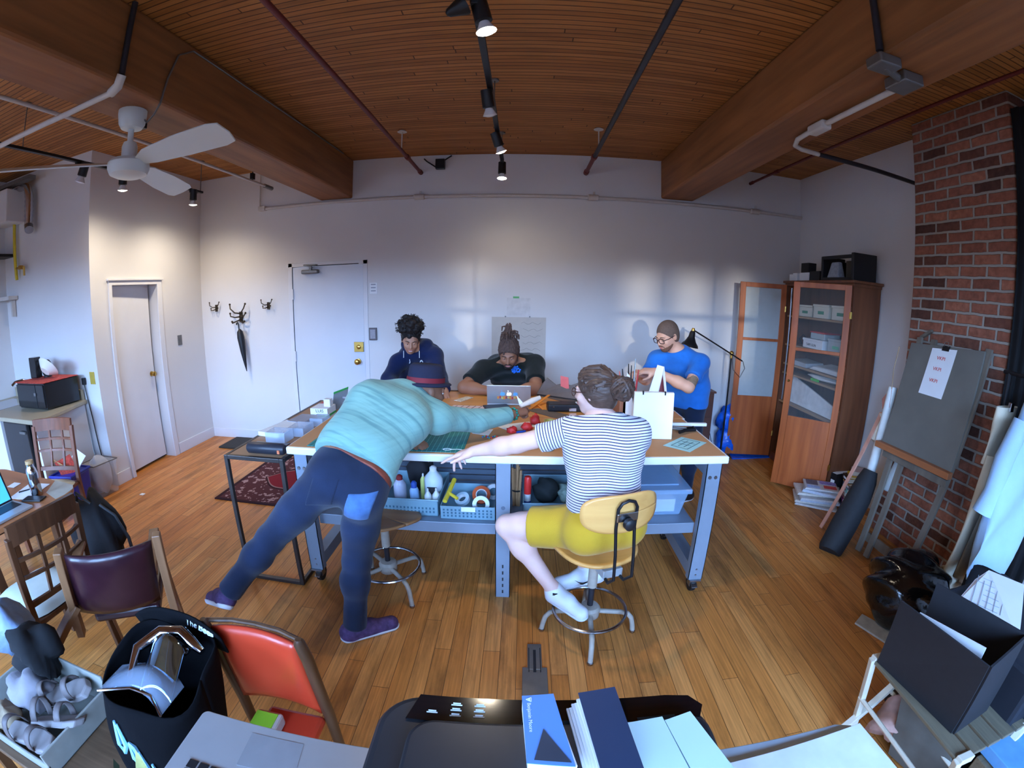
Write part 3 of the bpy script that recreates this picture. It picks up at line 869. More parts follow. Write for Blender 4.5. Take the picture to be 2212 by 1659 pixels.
for (x, nm, lb, ct, mt) in ((-1.655, 'thermostat', 'small framed thermostat plate beside the lock of the white back door', 'thermostat', pm('dark_frame', (92, 84, 88), rough=0.4)),):
    t = thing(nm, lb, ct, (x, YB, 1.23))
    MB().box((x - 0.045, YB - 0.02, 1.225), (x + 0.045, YB, 1.365)).build('frame', mt, t, bevel=0.004)
    MB().box((x - 0.03, YB - 0.024, 1.245), (x + 0.03, YB - 0.02, 1.345)).build('face', pm('grey_label', (150, 148, 156), rough=0.5, var=0.2, scale=80), t)
t = thing('wall_notice', 'small white notice on the wall above the thermostat', 'sign', (-1.64, YB, 1.74))
MB().box((-1.685, YB - 0.004, 1.74), (-1.60, YB, 1.86)).build('sheet', M_PAPER, t)
b = MB()
for z in (1.765, 1.80, 1.835):
    b.box((-1.67, YB - 0.0055, z), (-1.615, YB - 0.004, z + 0.012))
b.build('print', pm('grey_print', (150, 155, 170), rough=0.6), t)

# coat hooks and umbrella on the back wall
M_OLDBR = pm('dark_bronze', (70, 58, 44), rough=0.4, metal=0.8, var=0.2)
def hook(x, z, label, s=1.0, big=False):
    t = thing('coat_hook', label, 'coat hook', (x, YB, z - 0.06 * s), 'coat hooks on the back wall')
    MB().lathe([(0.022 * s, 0), (0.018 * s, 0.012), (0.008 * s, 0.018)], M=Matrix.Translation((x, YB, z)) @ Matrix.Rotation(pi / 2, 4, 'X'), n=12).cbox((x, YB - 0.008, z), (0.03 * s, 0.014, 0.085 * s)).build('plate', M_OLDBR, t, smooth=True)
    arms = [(-1, 0.7), (1, 0.7), (-0.7, -0.5), (0.7, -0.5)] if not big else [(-1, 1.4), (1, 1.4), (-1, 0.2), (1, 0.2), (-0.8, -0.9), (0.8, -0.9)]
    for a, c in arms:
        b = MB().tube([(x, YB - 0.01, z + c * 0.02 * s), (x + a * 0.03 * s, YB - 0.05 * s, z - 0.01 + c * 0.03 * s), (x + a * 0.065 * s, YB - 0.06 * s, z + c * 0.05 * s), (x + a * 0.075 * s, YB - 0.05 * s, z + 0.03 + c * 0.06 * s)], 0.0055 * s, 7)
        b.ball((x + a * 0.075 * s, YB - 0.05 * s, z + 0.03 + c * 0.06 * s), 0.009 * s, 8)
        b.build('arm', M_OLDBR, t, smooth=True)
hook(-3.74, 1.64, 'small bronze coat hook, leftmost of the three on the back wall')
hook(-3.37, 1.52, 'large ornate bronze coat hook that holds the black umbrella', 1.5, True)
hook(-2.97, 1.64, 'small bronze coat hook nearest the white back door')
t = thing('umbrella', 'folded black umbrella hanging from the large coat hook', 'umbrella', (-3.35, YB - 0.09, 0.87))
MB().lathe([(0.004, 0.87), (0.016, 0.95), (0.035, 1.12), (0.045, 1.28), (0.036, 1.35), (0.012, 1.38)], M=T(-3.35, YB - 0.09, 0) @ Matrix.Translation((0, 0, 1.4)) @ Matrix.Rotation(math.radians(-7), 4, 'Y') @ Matrix.Translation((0, 0, -1.4)), n=9).build('canopy', pm('black_nylon', (22, 24, 30), rough=0.5, bump=0.3, scale=40), t, smooth=True)
MB().tube([(-3.352, YB - 0.09, 1.37), (-3.36, YB - 0.09, 1.44), (-3.37, YB - 0.09, 1.46), (-3.385, YB - 0.09, 1.45), (-3.385, YB - 0.09, 1.43)], 0.009, 8).build('handle', M_BLACK, t, smooth=True)
# rectangular floor mat at the back wall, rug under the side table, scrap
tag(MB().box((-3.60, 4.40, 0.001), (-2.80, 4.80, 0.02)).build('door_mat', pm('black_rubber', (44, 42, 40), rough=0.8, bump=0.4, scale=60), bevel=0.01), 'dark rubber door mat against the back wall', 'mat')
tag(MB().cbox((-3.53, 3.02, 0.003), (0.05, 0.04, 0.002)).build('paper_scrap', M_PAPER), 'tiny pale scrap of paper lying on the floor before the closet door', 'scrap')

def rug_mat():
    m = pm('persian_rug', (92, 42, 46), rough=0.95, var=0.2, scale=40, bump=0.4, bscale=300, spec=0.1)
    N, L = nodes(m)
    b = N['Principled BSDF']
    rp = [n for n in N if n.type == 'VALTORGB'][0]
    vo = N.new('ShaderNodeTexVoronoi'); vo.inputs['Scale'].default_value = 34
    ns = N.new('ShaderNodeTexNoise'); ns.inputs['Scale'].default_value = 17; ns.inputs['Detail'].default_value = 4
    tc = [n for n in N if n.type == 'TEX_COORD'][0]
    L.new(tc.outputs['Object'], ns.inputs['Vector'])
    L.new(tc.outputs['Object'], vo.inputs['Vector'])
    sx = N.new('ShaderNodeSeparateXYZ'); L.new(tc.outputs['Object'], sx.inputs[0])
    def mth(op, a, c=None):
        n = N.new('ShaderNodeMath'); n.operation = op
        for i, v in enumerate((a, c)):
            if v is None:
                continue
            if isinstance(v, (int, float)):
                n.inputs[i].default_value = v
            else:
                L.new(v, n.inputs[i])
        return n.outputs[0]
    ax, ay = mth('ABSOLUTE', sx.outputs[0]), mth('ABSOLUTE', sx.outputs[1])
    # stepped medallion field
    wv = mth('MULTIPLY', mth('SINE', mth('MULTIPLY', ax, 13.0)), 0.05)
    d = mth('ADD', mth('MULTIPLY', ax, 1.0), mth('MULTIPLY', mth('ADD', ay, wv), 1.35))
    fld = N.new('ShaderNodeValToRGB')
    fld.color_ramp.interpolation = 'CONSTANT'
    e = fld.color_ramp.elements
    e[0].position = 0; e[0].color = lin(122, 36, 44)
    e[1].position = 0.52; e[1].color = lin(150, 112, 108)
    k = e.new(0.545); k.color = lin(52, 28, 32)
    k = e.new(0.575); k.color = lin(84, 48, 50)
    L.new(d, fld.inputs[0])
    flw = mth('GREATER_THAN', mth('ADD', ns.outputs['Fac'], mth('MULTIPLY', vo.outputs['Distance'], -0.25)), 0.46)
    far = mth('GREATER_THAN', d, 0.575)
    mx = N.new('ShaderNodeMix'); mx.data_type = 'RGBA'
    L.new(mth('MULTIPLY', mth('MULTIPLY', flw, far), 0.8), mx.inputs[0]); L.new(fld.outputs[0], mx.inputs[6]); mx.inputs[7].default_value = lin(176, 142, 140)
    edge = mth('MAXIMUM', mth('GREATER_THAN', ax, 0.72), mth('GREATER_THAN', ay, 0.53))
    m2 = N.new('ShaderNodeMix'); m2.data_type = 'RGBA'
    L.new(edge, m2.inputs[0]); L.new(mx.outputs[2], m2.inputs[6]); m2.inputs[7].default_value = lin(58, 36, 40)
    L.new(m2.outputs[2], b.inputs['Base Color'])
    return m
tag(MB().box((-2.72, 3.14, 0.001), (-1.20, 4.26, 0.012)).build('rug', rug_mat(), bevel=0.003), 'dark red patterned rug on the floor behind the metal side table', 'rug')

# bins at the corner
t = thing('recycling_bin', 'blue plastic recycling bin beside the clear waste bin', 'bin', (-3.93, 2.58, 0))
MB().hexa([(-4.01, 2.42, 0), (-3.81, 2.46, 0), (-3.86, 2.68, 0), (-4.05, 2.66, 0), (-4.03, 2.38, 0.36), (-3.78, 2.44, 0.36), (-3.84, 2.71, 0.36), (-4.07, 2.69, 0.36)]).build('tub', M_BLUEBIN, t, bevel=0.02)
MB().tube([(-4.03, 2.38, 0.36), (-3.78, 2.44, 0.36), (-3.84, 2.71, 0.36), (-4.07, 2.69, 0.36)], 0.012, 6, closed=True).build('rim', M_BLUEBIN, t)
for i, (x, y, z, rx, ry, sz, m, lb) in enumerate(((-3.90, 2.62, 0.44, 0.9, 0.4, (0.14, 0.18, 0.008), M_PAPER, 'white sheet of card sticking out of the blue bin'), (-3.93, 2.52, 0.42, 1.2, -0.3, (0.16, 0.16, 0.008), M_REDC, 'red printed card sticking out of the blue bin'), (-4.0, 2.50, 0.42, 0.5, 1.0, (0.12, 0.16, 0.01), M_CARD, 'brown cardboard piece sticking out of the blue bin'))):
    tag(MB(T(x, y, z) @ Euler((rx, ry, i)).to_matrix().to_4x4()).cbox((0, 0, 0), sz).build('scrap_card', m), lb, 'card', 'scraps in the blue bin')
M_CLEAR = pm('clear_plastic', (225, 228, 230), rough=0.15, var=0.02, alpha=0.28)
M_BAGW = pm('translucent_bag', (176, 178, 186), rough=0.35, var=0.12, scale=8, bump=0.6, bscale=14)
t = thing('waste_bin', 'clear square waste bin lined with a pale plastic bag by the closet door', 'bin', (-3.92, 2.9, 0))
MB().hexa([(-4.06, 2.80, 0), (-3.88, 2.80, 0), (-3.86, 3.02, 0), (-4.06, 3.02, 0), (-4.09, 2.77, 0.33), (-3.86, 2.77, 0.33), (-3.83, 3.05, 0.33), (-4.09, 3.05, 0.33)]).build('tub', M_CLEAR, t, bevel=0.02)
MB().tube([(-4.09, 2.77, 0.33), (-3.86, 2.77, 0.33), (-3.83, 3.05, 0.33), (-4.09, 3.05, 0.33)], 0.005, 6, closed=True).build('rim', M_GREYM, t)
def lump(c, r, n=26, amp=0.10, fr=3.0, seed=0, zc=None):
    """a crumpled closed lump"""
    b = MB()
    rg = np.random.default_rng(seed)
    ph = rg.uniform(0, 6.28, (7, 3)); fq = rg.uniform(1, fr, (7, 3))
    vs, fs = [], []
    m = n // 2
    for i in range(m + 1):
        th = pi * i / m
        for k in range(n):
            a = 2 * pi * k / n
            d = np.array([math.sin(th) * math.cos(a), math.sin(th) * math.sin(a), -math.cos(th)])
            w = 1 + amp * sum(math.sin(float(fq[j] @ d * 2.2 + ph[j, 0])) for j in range(7)) / 2.2
            p = [c[0] + d[0] * r[0] * w, c[1] + d[1] * r[1] * w, c[2] + d[2] * r[2] * w]
            if zc is not None:
                p[2] = max(p[2], zc)
            vs.append(tuple(p))
    for i in range(m):
        for k in range(n):
            l = (k + 1) % n
            fs.append((i * n + k, i * n + l, (i + 1) * n + l, (i + 1) * n + k))
    b.add(vs, fs)
    return b
lump((-3.965, 2.91, 0.20), (0.10, 0.125, 0.19), seed=3, amp=0.08, zc=0.012).build('liner_bag', M_BAGW, t, smooth=True, angle=180)
# ============================================================ the two workbenches pushed together
M_LAM = pm('white_laminate', (226, 228, 228), rough=0.35, var=0.02)
M_KRAFT = pm('kraft_paper', (196, 146, 104), spec=0.15, rough=0.85, var=0.06, scale=5)
M_BENCH = pm('blue_grey_steel', (128, 140, 154), rough=0.4, metal=0.15, var=0.06, scale=6)
M_BENCHD = pm('blue_grey_steel_panel', (104, 116, 132), rough=0.35, metal=0.3, var=0.08, scale=6)
M_RUBBER = pm('black_rubber_wheel', (22, 22, 24), rough=0.6, var=0.15)
M_ORWOOD = wood('orange_wood_top', (196, 132, 66), (224, 160, 86), axis=0, scale=1.5, rough=0.4, bump=0.03)
TZ = 0.917
bx0, bx1, by0, by1 = -1.30, 1.13, 2.165, 2.925

def leg_channel(x0, x1, y0, y1, z0, z1):
    b = MB()
    b.box((x0, y0, z0), (x1, y0 + 0.004, z1)).box((x0, y0, z0), (x0 + 0.004, y1, z1)).box((x1 - 0.004, y0, z0), (x1, y1, z1))
    return b
wb = thing('workbench', 'long workbench with white-edged kraft paper top and blue-grey steel legs on casters', 'workbench', (-0.085, 2.545, 0))
MB().box((bx0, by0, TZ - 0.045), (bx1, by1, TZ - 0.002)).build('tabletop', M_LAM, wb, bevel=0.008)
MB().box((bx0 + 0.012, by0 + 0.012, TZ - 0.002), (bx1 - 0.018, by1, TZ)).build('kraft_cover', M_KRAFT, wb)
for (x0, x1) in ((-1.275, -1.19), (1.02, 1.11)):
    for (ya, yb, sg) in ((2.20, 2.25, 1), (2.83, 2.88, -1)):
        lg = leg_channel(x0, x1, ya, yb, 0.105, TZ - 0.045).build('leg', M_BENCH, wb)
        if ya < 2.5:
            for bz, dx in ((0.14, 0.043), (0.18, 0.043), (0.78, 0.025), (0.78, 0.06)):
                r = 0.011 if bz > 0.5 else 0.006
                MB().lathe([(r, 0), (r * 0.8, 0.004)], M=T(x0 + dx, ya - 0.0005, bz) @ Matrix.Rotation(pi / 2, 4, 'X'), n=10).build('bolt', M_STEEL, lg, smooth=True)
        cx, cy = (x0 + x1) / 2, (ya + yb) / 2
        cs = MB().box((cx - 0.035, cy - 0.04, 0.098), (cx + 0.035, cy + 0.04, 0.106)).box((cx - 0.022, cy - 0.01, 0.045), (cx - 0.017, cy + 0.035, 0.10)).box((cx + 0.017, cy - 0.01, 0.045), (cx + 0.022, cy + 0.035, 0.10)).build('caster', M_STEEL, wb)
        MB(T(cx, cy + 0.02, 0.052) @ Matrix.Rotation(pi / 2, 4, 'Y')).lathe([(0.03, -0.015), (0.05, -0.014), (0.052, 0), (0.05, 0.014), (0.03, 0.015)], n=22).build('wheel', M_RUBBER, cs, smooth=True)
        MB().slab([(cx - 0.018, cy - 0.05, 0.058), (cx + 0.018, cy - 0.05, 0.058), (cx + 0.02, cy + 0.01, 0.085), (cx - 0.02, cy + 0.01, 0.085)], (0, 0, 0.006)).build('brake_lever', M_STEEL, cs, bevel=0.002)
    MB().box((x0 + 0.008, 2.25, 0.115), (x1 - 0.008, 2.83, 0.195)).build('foot_rail', M_BENCH, wb)
    MB().box((x0 + 0.008, 2.25, 0.78), (x1 - 0.008, 2.83, 0.865)).build('upper_rail', M_BENCH, wb)
cl = leg_channel(-0.132, -0.048, 2.205, 2.25, 0.0, TZ - 0.045).build('leg', M_BENCH, wb)
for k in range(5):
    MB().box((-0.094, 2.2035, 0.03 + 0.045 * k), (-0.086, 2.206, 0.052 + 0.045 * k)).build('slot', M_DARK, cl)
for z in (0.60, 0.55):
    MB().lathe([(0.012, 0), (0.011, 0.002)], M=T(-0.09, 2.2055, z) @ Matrix.Rotation(pi / 2, 4, 'X'), n=14).build('bolt', M_BENCHD, cl)
leg_channel(-0.132, -0.048, 2.83, 2.875, 0.0, TZ - 0.045).build('leg', M_BENCH, wb)
MB().box((-1.19, 2.26, 0.455), (1.02, 2.86, 0.47)).box((-1.19, 2.255, 0.405), (1.02, 2.27, 0.472)).build('lower_shelf', M_BENCH, wb, bevel=0.003)
b = MB()
for k in range(6):
    z = 0.475 + k * 0.042
    b.box((-1.19, 2.868, z), (1.02, 2.876, z + 0.034)).box((-1.19, 2.860, z + 0.030), (1.02, 2.878, z + 0.036))
b.build('back_panel', M_BENCHD, wb)

w2 = thing('workbench', 'workbench with orange wood top behind the kraft-covered bench', 'workbench', (-0.08, 3.31, 0))
MB().box((-1.29, 2.928, TZ - 0.045), (1.14, 3.69, TZ - 0.002)).build('tabletop', M_LAM, w2, bevel=0.006)
MB().box((-1.28, 2.930, TZ - 0.002), (1.125, 3.685, TZ)).build('wood_cover', M_ORWOOD, w2)
MB().box((-1.29, 3.676, TZ - 0.03), (1.14, 3.694, TZ + 0.008)).build('back_edge', wood('dark_edge', (80, 50, 30), (104, 70, 40), axis=0), w2)
for x in (-1.25, -0.1, 1.06):
    for y in (2.97, 3.62):
        MB().box((x - 0.035, y - 0.02, 0.0), (x + 0.035, y + 0.02, TZ - 0.045)).build('leg', M_BENCH, w2)
MB().box((-1.2, 2.99, 0.40), (1.0, 3.60, 0.42)).build('lower_shelf', M_BENCH, w2)
for x, l, g in ((-0.42, 0.42, 'left'), (0.10, 0.40, 'right')):
    t = thing('cardboard_box', 'brown cardboard box on the rear bench shelf, %s of the centre leg' % g, 'box', (x, 3.2, 0.42))
    MB().box((x - l / 2, 3.04, 0.421), (x + l / 2, 3.4, 0.60)).build('carton', M_CARD, t, bevel=0.004)
    MB().box((x - 0.03, 3.036, 0.425), (x + 0.03, 3.042, 0.60)).build('tape', pm('brown_tape', (120, 84, 54), rough=0.3), t)

# ------------------------------------------------------------ metal side table
M_RAW = pm('raw_dark_steel', (74, 70, 68), rough=0.4, metal=0.7, var=0.2, scale=14)
M_FIBRE = pm('brown_fibreboard', (166, 126, 92), rough=0.6, var=0.06, scale=8)
sx0, sx1, sy0, sy1, SZ = -1.73, -1.32, 2.15, 3.55, 0.845
st = thing('side_table', 'narrow brown-topped side table with square dark steel tube frame', 'table', (-1.52, 2.85, 0))
MB().box((sx0 + 0.02, sy0 + 0.02, SZ - 0.018), (sx1 - 0.005, sy1 - 0.02, SZ - 0.002)).build('tabletop', M_FIBRE, st)
q = 0.025
for x in (sx0, sx1 - q):
    for y in (sy0, sy1 - q):
        MB().box((x, y, 0), (x + q, y + q, SZ)).build('leg', M_RAW, st, bevel=0.003)
for z in (0.0, SZ - q):
    for lo_, hi_ in (((sx0 + q, sy0, z), (sx1 - q, sy0 + q, z + q)), ((sx0 + q, sy1 - q, z), (sx1 - q, sy1, z + q)), ((sx0, sy0 + q, z), (sx0 + q, sy1 - q, z + q)), ((sx1 - q, sy0 + q, z), (sx1, sy1 - q, z + q))):
        MB().box(lo_, hi_).build('frame_rail', M_RAW, st, bevel=0.003)

# ------------------------------------------------------------ things on the benches
def mat_grid(name, base, line, cell):
    m = pm(name, base, rough=0.6, var=0.05, scale=12)
    N, L = nodes(m)
    b = N['Principled BSDF']
    src = b.inputs['Base Color'].links[0].from_socket
    tc = [n for n in N if n.type == 'TEX_COORD'][0]
    br = N.new('ShaderNodeTexBrick'); br.offset = 0
    br.inputs['Scale'].default_value = 1
    br.inputs['Brick Width'].default_value = cell; br.inputs['Row Height'].default_value = cell
    br.inputs['Mortar Size'].default_value = 0.0011
    L.new(tc.outputs['Object'], br.inputs['Vector'])
    mx = N.new('ShaderNodeMix'); mx.data_type = 'RGBA'
    L.new(br.outputs['Fac'], mx.inputs[0]); L.new(src, mx.inputs[6]); mx.inputs[7].default_value = lin(*line)
    L.new(mx.outputs[2], b.inputs['Base Color'])
    return m
M_CUT = mat_grid('teal_cutting_mat', (14, 112, 112), (110, 196, 190), 0.0254)
M_TEXTW = pm('white_print', (225, 235, 238), rough=0.6, var=0.02)
M_TEXTD = pm('dark_print', (40, 40, 44), rough=0.6, var=0.05)
t = thing('cutting_mat', 'teal gridded cutting mat at the left end of the bench', 'cutting mat', (-0.97, 2.48, TZ))
MB().box((-1.18, 2.195, TZ + 0.0005), (-0.75, 2.79, TZ + 0.0035)).build('mat', M_CUT, t, bevel=0.001)
t = thing('cutting_mat', 'teal gridded cutting mat under the left hand of the leaning man', 'cutting mat', (-0.52, 2.4, TZ))
MB().box((-0.735, 2.195, TZ + 0.0005), (-0.30, 2.60, TZ + 0.0035)).build('mat', M_CUT, t, bevel=0.001)
b = MB()
M = T(-0.39, 2.235, TZ + 0.0042)
b.tube([(-0.39 + 0.022 * math.cos(a), 2.235 + 0.013 * math.sin(a), TZ + 0.0036) for a in [2 * pi * k / 16 for k in range(16)]], 0.0022, 5, closed=True)
b.tube([(-0.366, 2.235, TZ + 0.0036), (-0.335, 2.24, TZ + 0.0036), (-0.31, 2.235, TZ + 0.0036)], 0.0022, 5)
b.build('printed_logo', M_TEXTW, t)

# laptop seen from behind, with apple-shaped stickers
M_ALU = pm('silver_aluminium', (190, 192, 194), rough=0.38, metal=0.6, var=0.03)
M_BLUST = pm('light_blue_sticker', (104, 176, 226), rough=0.5, var=0.03)
M_LOGOW = pm('glowing_white_logo', (248, 250, 255), rough=0.4, emit=(235, 242, 255), estr=1.1)
t = thing('laptop', 'open silver laptop with fruit stickers on its lid, before the man in black', 'laptop', (-0.09, 3.3, TZ))
lx0, lx1, ly = -0.255, 0.065, 3.225
MB().box((lx0, ly, TZ + 0.001), (lx1, ly + 0.225, TZ + 0.014)).build('base', M_ALU, t, bevel=0.004)
MB().box((lx0 + 0.02, ly + 0.03, TZ + 0.0141), (lx1 - 0.02, ly + 0.125, TZ + 0.0165)).build('keyboard', M_BLACK, t)
ML = T(0, ly + 0.004, TZ + 0.014) @ Matrix.Rotation(math.radians(14), 4, 'X')
LDH = 0.15
lid = MB(ML).box((lx0, -0.006, 0.0), (lx1, 0.0, LDH)).build('lid', M_ALU, t, bevel=0.004)
MB(ML).box((lx0 + 0.008, 0.0002, 0.01), (lx1 - 0.008, 0.001, LDH - 0.008)).build('screen', pm('laptop_screen', (20, 30, 45), rough=0.15, emit=(90, 130, 190), estr=0.8), lid)
def apple(b, cx, cz, s, y):
    o = []
    for k in range(28):
        a = 2 * pi * k / 28
        r = 1.0 + 0.10 * math.cos(2 * a) - 0.22 * max(0, math.cos(a - pi / 2)) ** 8 - 0.16 * max(0, math.cos(a + pi / 2)) ** 10
        x, z = math.cos(a) * r, math.sin(a) * r * 0.98
        if x > 0.62 and abs(z - 0.15) < 0.5:
            x -= 0.30 * (1 - ((z - 0.15) / 0.5) ** 2)
        o.append((cx - x * s, y, cz + z * s))
    b.slab(o, ML.to_3x3() @ Vector((0, 0.0006, 0)))
    b.slab([(cx - 0.05 * s, y, cz + 1.05 * s), (cx - 0.42 * s, y, cz + 1.18 * s), (cx - 0.5 * s, y, cz + 1.62 * s), (cx - 0.15 * s, y, cz + 1.5 * s)], ML.to_3x3() @ Vector((0, 0.0006, 0)))
for dx, mt, nm in ((-0.047, M_BLUST, 'sticker'), (0.0, M_LOGOW, 'lid_logo'), (0.047, M_BLUST, 'sticker')):
    b = MB(ML); apple(b, -0.095 + dx, 0.082, 0.0175, -0.0068)
    b.build(nm, mt, lid)
b = MB(ML)
for i, c in enumerate(range(11)):
    b.m = i % 3
    b.box((-0.18 + 0.015 * i, -0.0068, 0.042 + 0.005 * math.sin(i * 1.7)), (-0.167 + 0.015 * i, -0.006, 0.062 + 0.004 * math.sin(i * 2.3)))
b.build('sticker_strip', [pm('orange_sticker', (224, 140, 60)), pm('red_sticker', (190, 70, 70)), pm('yellow_sticker', (220, 196, 100))], lid)
tag(MB(T(-0.18, 3.15, TZ) @ rz(0.3)).box((-0.09, -0.06, 0.0), (0.09, 0.06, 0.012)).build('notebook', pm('dark_navy_cover', (36, 42, 58), rough=0.5), bevel=0.003), 'dark navy notebook lying in front of the silver laptop', 'notebook')

# paper strips with ruled lines, cards, sheets
t = thing('paper_strip', 'pinkish paper strip with dark ruled marks between the leaning man and the laptop', 'paper', (-0.37, 3.13, TZ))
MB().slab([(-0.53, 3.08, TZ + 0.001), (-0.22, 3.09, TZ + 0.001), (-0.26, 3.185, TZ + 0.001), (-0.50, 3.20, TZ + 0.001)], (0, 0, 0.001)).build('sheet', pm('pinkish_paper', (226, 206, 206), rough=0.7), t)
b = MB()
for k in range(6):
    x = -0.48 + 0.045 * k
    b.bar((x - 0.018, 3.095, TZ + 0.0022), (x + 0.01, 3.185, TZ + 0.0022), 0.006, 0.0008)
b.build('ruled_marks', pm('maroon_ink', (96, 40, 52)), t)
tag(MB().slab([(-0.52, 3.34, TZ + 0.001), (-0.46, 3.31, TZ + 0.001), (-0.38, 3.45, TZ + 0.001), (-0.44, 3.48, TZ + 0.001)], (0, 0, 0.004)).build('stencil', pm('printed_card', (214, 206, 190), rough=0.6, var=0.35, scale=50)), 'small printed card near the hand of the woman in navy', 'card')
def sheet(label, pts, mat=None, z=0.0015, nm='paper_sheet', cat='paper', th=0.0008, grp=None):
    o = MB().slab([(x, y, TZ + z) for x, y in pts], (0, 0, th)).build(nm, mat or M_PAPER)
    return tag(o, label, cat, grp)
sheet('white paper sheet lying in the middle of the bench under the red clay pieces', [(-0.17, 2.70), (-0.06, 2.58), (0.10, 2.70), (0.05, 2.80)])
sheet('white paper scrap beside the right corner of the second cutting mat', [(-0.29, 2.53), (-0.19, 2.49), (-0.17, 2.62), (-0.28, 2.575)])
sheet('white paper sheet under the round tin near the striped shirt sleeve', [(0.12, 2.68), (0.22, 2.62), (0.26, 2.74), (0.14, 2.78)])
# red modelling clay
M_CLAY = pm('red_clay', (214, 52, 52), rough=0.5, var=0.12)
for i, (x, y, s, lb) in enumerate(((-0.055, 2.555, 0.022, 'red clay lump on the bench beside the blue pen'), (0.035, 2.625, 0.026, 'red clay lump at the middle of the white sheet'), (0.085, 2.76, 0.024, 'tall red clay lump behind the others near the pointing hand'), (0.225, 2.33, 0.017, 'small red clay bit half hidden by the striped shirt'))):
    tag(lump((x, y, TZ + s * 0.75), (s * 1.3, s, s * (1.1 if i != 2 else 1.6)), n=16, seed=20 + i, amp=0.22, fr=4, zc=TZ + 0.003).build('clay_piece', M_CLAY, smooth=True, angle=180), lb, 'clay', 'red clay pieces')
tag(MB().tube([(-0.03, 2.545, TZ + 0.009), (0.0, 2.56, TZ + 0.009), (0.025, 2.575, TZ + 0.009)], [0.006, 0.0075, 0.006], 10).build('blue_pen', pm('bright_blue_plastic', (36, 84, 190), rough=0.3), smooth=True), 'short blue pen cap next to the red clay', 'pen')
M_BEADB = pm('blue_bead', (60, 120, 180), rough=0.3)
M_BEADG = pm('green_bead', (70, 170, 140), rough=0.3)
b = MB()
for i in range(16):
    b.m = i % 3
    b.ball((-0.22 + 0.010 * i, 2.455 + 0.018 * math.sin(i * 1.1), TZ + 0.006), 0.0055, 8)
tag(b.build('bead_string', [M_BEADB, M_BEADG, M_CLAY], smooth=True), 'short string of coloured beads on the bench before the papers', 'beads')
t = thing('paint_tin', 'small round tin with yellow rim on the bench near the clay', 'tin', (0.18, 2.77, TZ))
MB().lathe([(0.036, 0.001), (0.036, 0.022), (0.034, 0.022), (0.034, 0.008), (0.002, 0.008)], c=(0.18, 2.77, TZ + 0.001), n=24, cap=False).build('body', pm('yellow_tin', (206, 196, 120), rough=0.3, metal=0.4), t, smooth=True)
tag(MB().lathe([(0.032, 0), (0.036, 0.004), (0.036, 0.018), (0.03, 0.022), (0.003, 0.022)], c=(0.14, 2.275, TZ), n=26).build('jar_lid', pm('pale_blue_plastic', (170, 206, 220), rough=0.3), smooth=True), 'pale blue round lid on the bench edge beside the striped shirt', 'lid')
# torn grey cardboard, black case, orange cross, strips
M_GREYC = pm('grey_board', (110, 98, 92), rough=0.85, var=0.1)
t = tag(MB().slab([(0.12, 3.55, TZ + 0.02), (0.46, 3.36, TZ + 0.02), (0.50, 3.40, TZ + 0.08), (0.44, 3.45, TZ + 0.135), (0.38, 3.47, TZ + 0.11), (0.33, 3.50, TZ + 0.12), (0.27, 3.53, TZ + 0.10), (0.20, 3.56, TZ + 0.15), (0.14, 3.62, TZ + 0.06)], (0.004, 0.008, 0)).build('torn_board', M_GREYC), 'torn grey cardboard standing on the rear bench beside the man in black', 'cardboard')
tag(MB().slab([(0.10, 3.60, TZ + 0.001), (0.40, 3.28, TZ + 0.001), (0.55, 3.33, TZ + 0.001), (0.52, 3.50, TZ + 0.001), (0.30, 3.62, TZ + 0.001)], (0, 0, 0.006)).build('grey_board', M_GREYC), 'flat grey cardboard piece on the rear bench under the torn one', 'cardboard')
t = thing('sticky_note', 'coral pink paper slip stuck upright on the torn grey cardboard', 'note', (0.33, 3.46, TZ + 0.07))
MB().slab([(0.305, 3.485, TZ + 0.10), (0.37, 3.465, TZ + 0.075), (0.36, 3.455, TZ + 0.175), (0.30, 3.475, TZ + 0.185)], (0.0015, 0.002, 0)).build('slip', pm('coral_paper', (250, 118, 112), rough=0.6), t)
t = thing('instrument_case', 'long black case with a silver buckle lying on the rear bench', 'case', (0.34, 3.12, TZ))
MB(T(0.35, 3.12, TZ) @ rz(0.06)).box((-0.17, -0.06, 0.002), (0.19, 0.06, 0.055)).build('body', pm('black_case', (28, 28, 34), rough=0.5), t, bevel=0.012)
MB(T(0.35, 3.12, TZ) @ rz(0.06)).box((-0.02, -0.063, 0.008), (0.03, -0.058, 0.03)).build('buckle', M_CHROME, t)
MB(T(0.35, 3.12, TZ) @ rz(0.06)).cbox((-0.13, -0.06, 0.04), (0.01, 0.006, 0.01)).build('stud', M_CHROME, t)
tag(MB().slab([(0.40, 3.03, TZ + 0.060), (0.56, 3.05, TZ + 0.060), (0.54, 3.12, TZ + 0.060), (0.38, 3.10, TZ + 0.060)], (0, 0, 0.008)).build('white_booklet', M_PAPER), 'white booklet lying on the black case beside the seated woman', 'booklet')
t = thing('craft_stick_cross', 'orange wooden stick lying across an orange sheet right of the laptop', 'stick', (0.12, 3.25, TZ))
MB().slab([(0.07, 3.10, TZ + 0.001), (0.17, 3.04, TZ + 0.001), (0.19, 3.30, TZ + 0.001), (0.10, 3.42, TZ + 0.001), (0.065, 3.30, TZ + 0.001)], (0, 0, 0.002)).build('orange_sheet', pm('orange_paper', (240, 160, 60), rough=0.6), t)
MB().bar((0.06, 3.11, TZ + 0.008), (0.21, 3.38, TZ + 0.05), 0.022, 0.006).build('stick', pm('orange_stick', (244, 150, 52), rough=0.5), t, bevel=0.002)
MB().bar((0.155, 3.10, TZ + 0.006), (0.09, 3.30, TZ + 0.02), 0.018, 0.005).build('stick', pm('orange_stick', (244, 150, 52), rough=0.5), t, bevel=0.002)
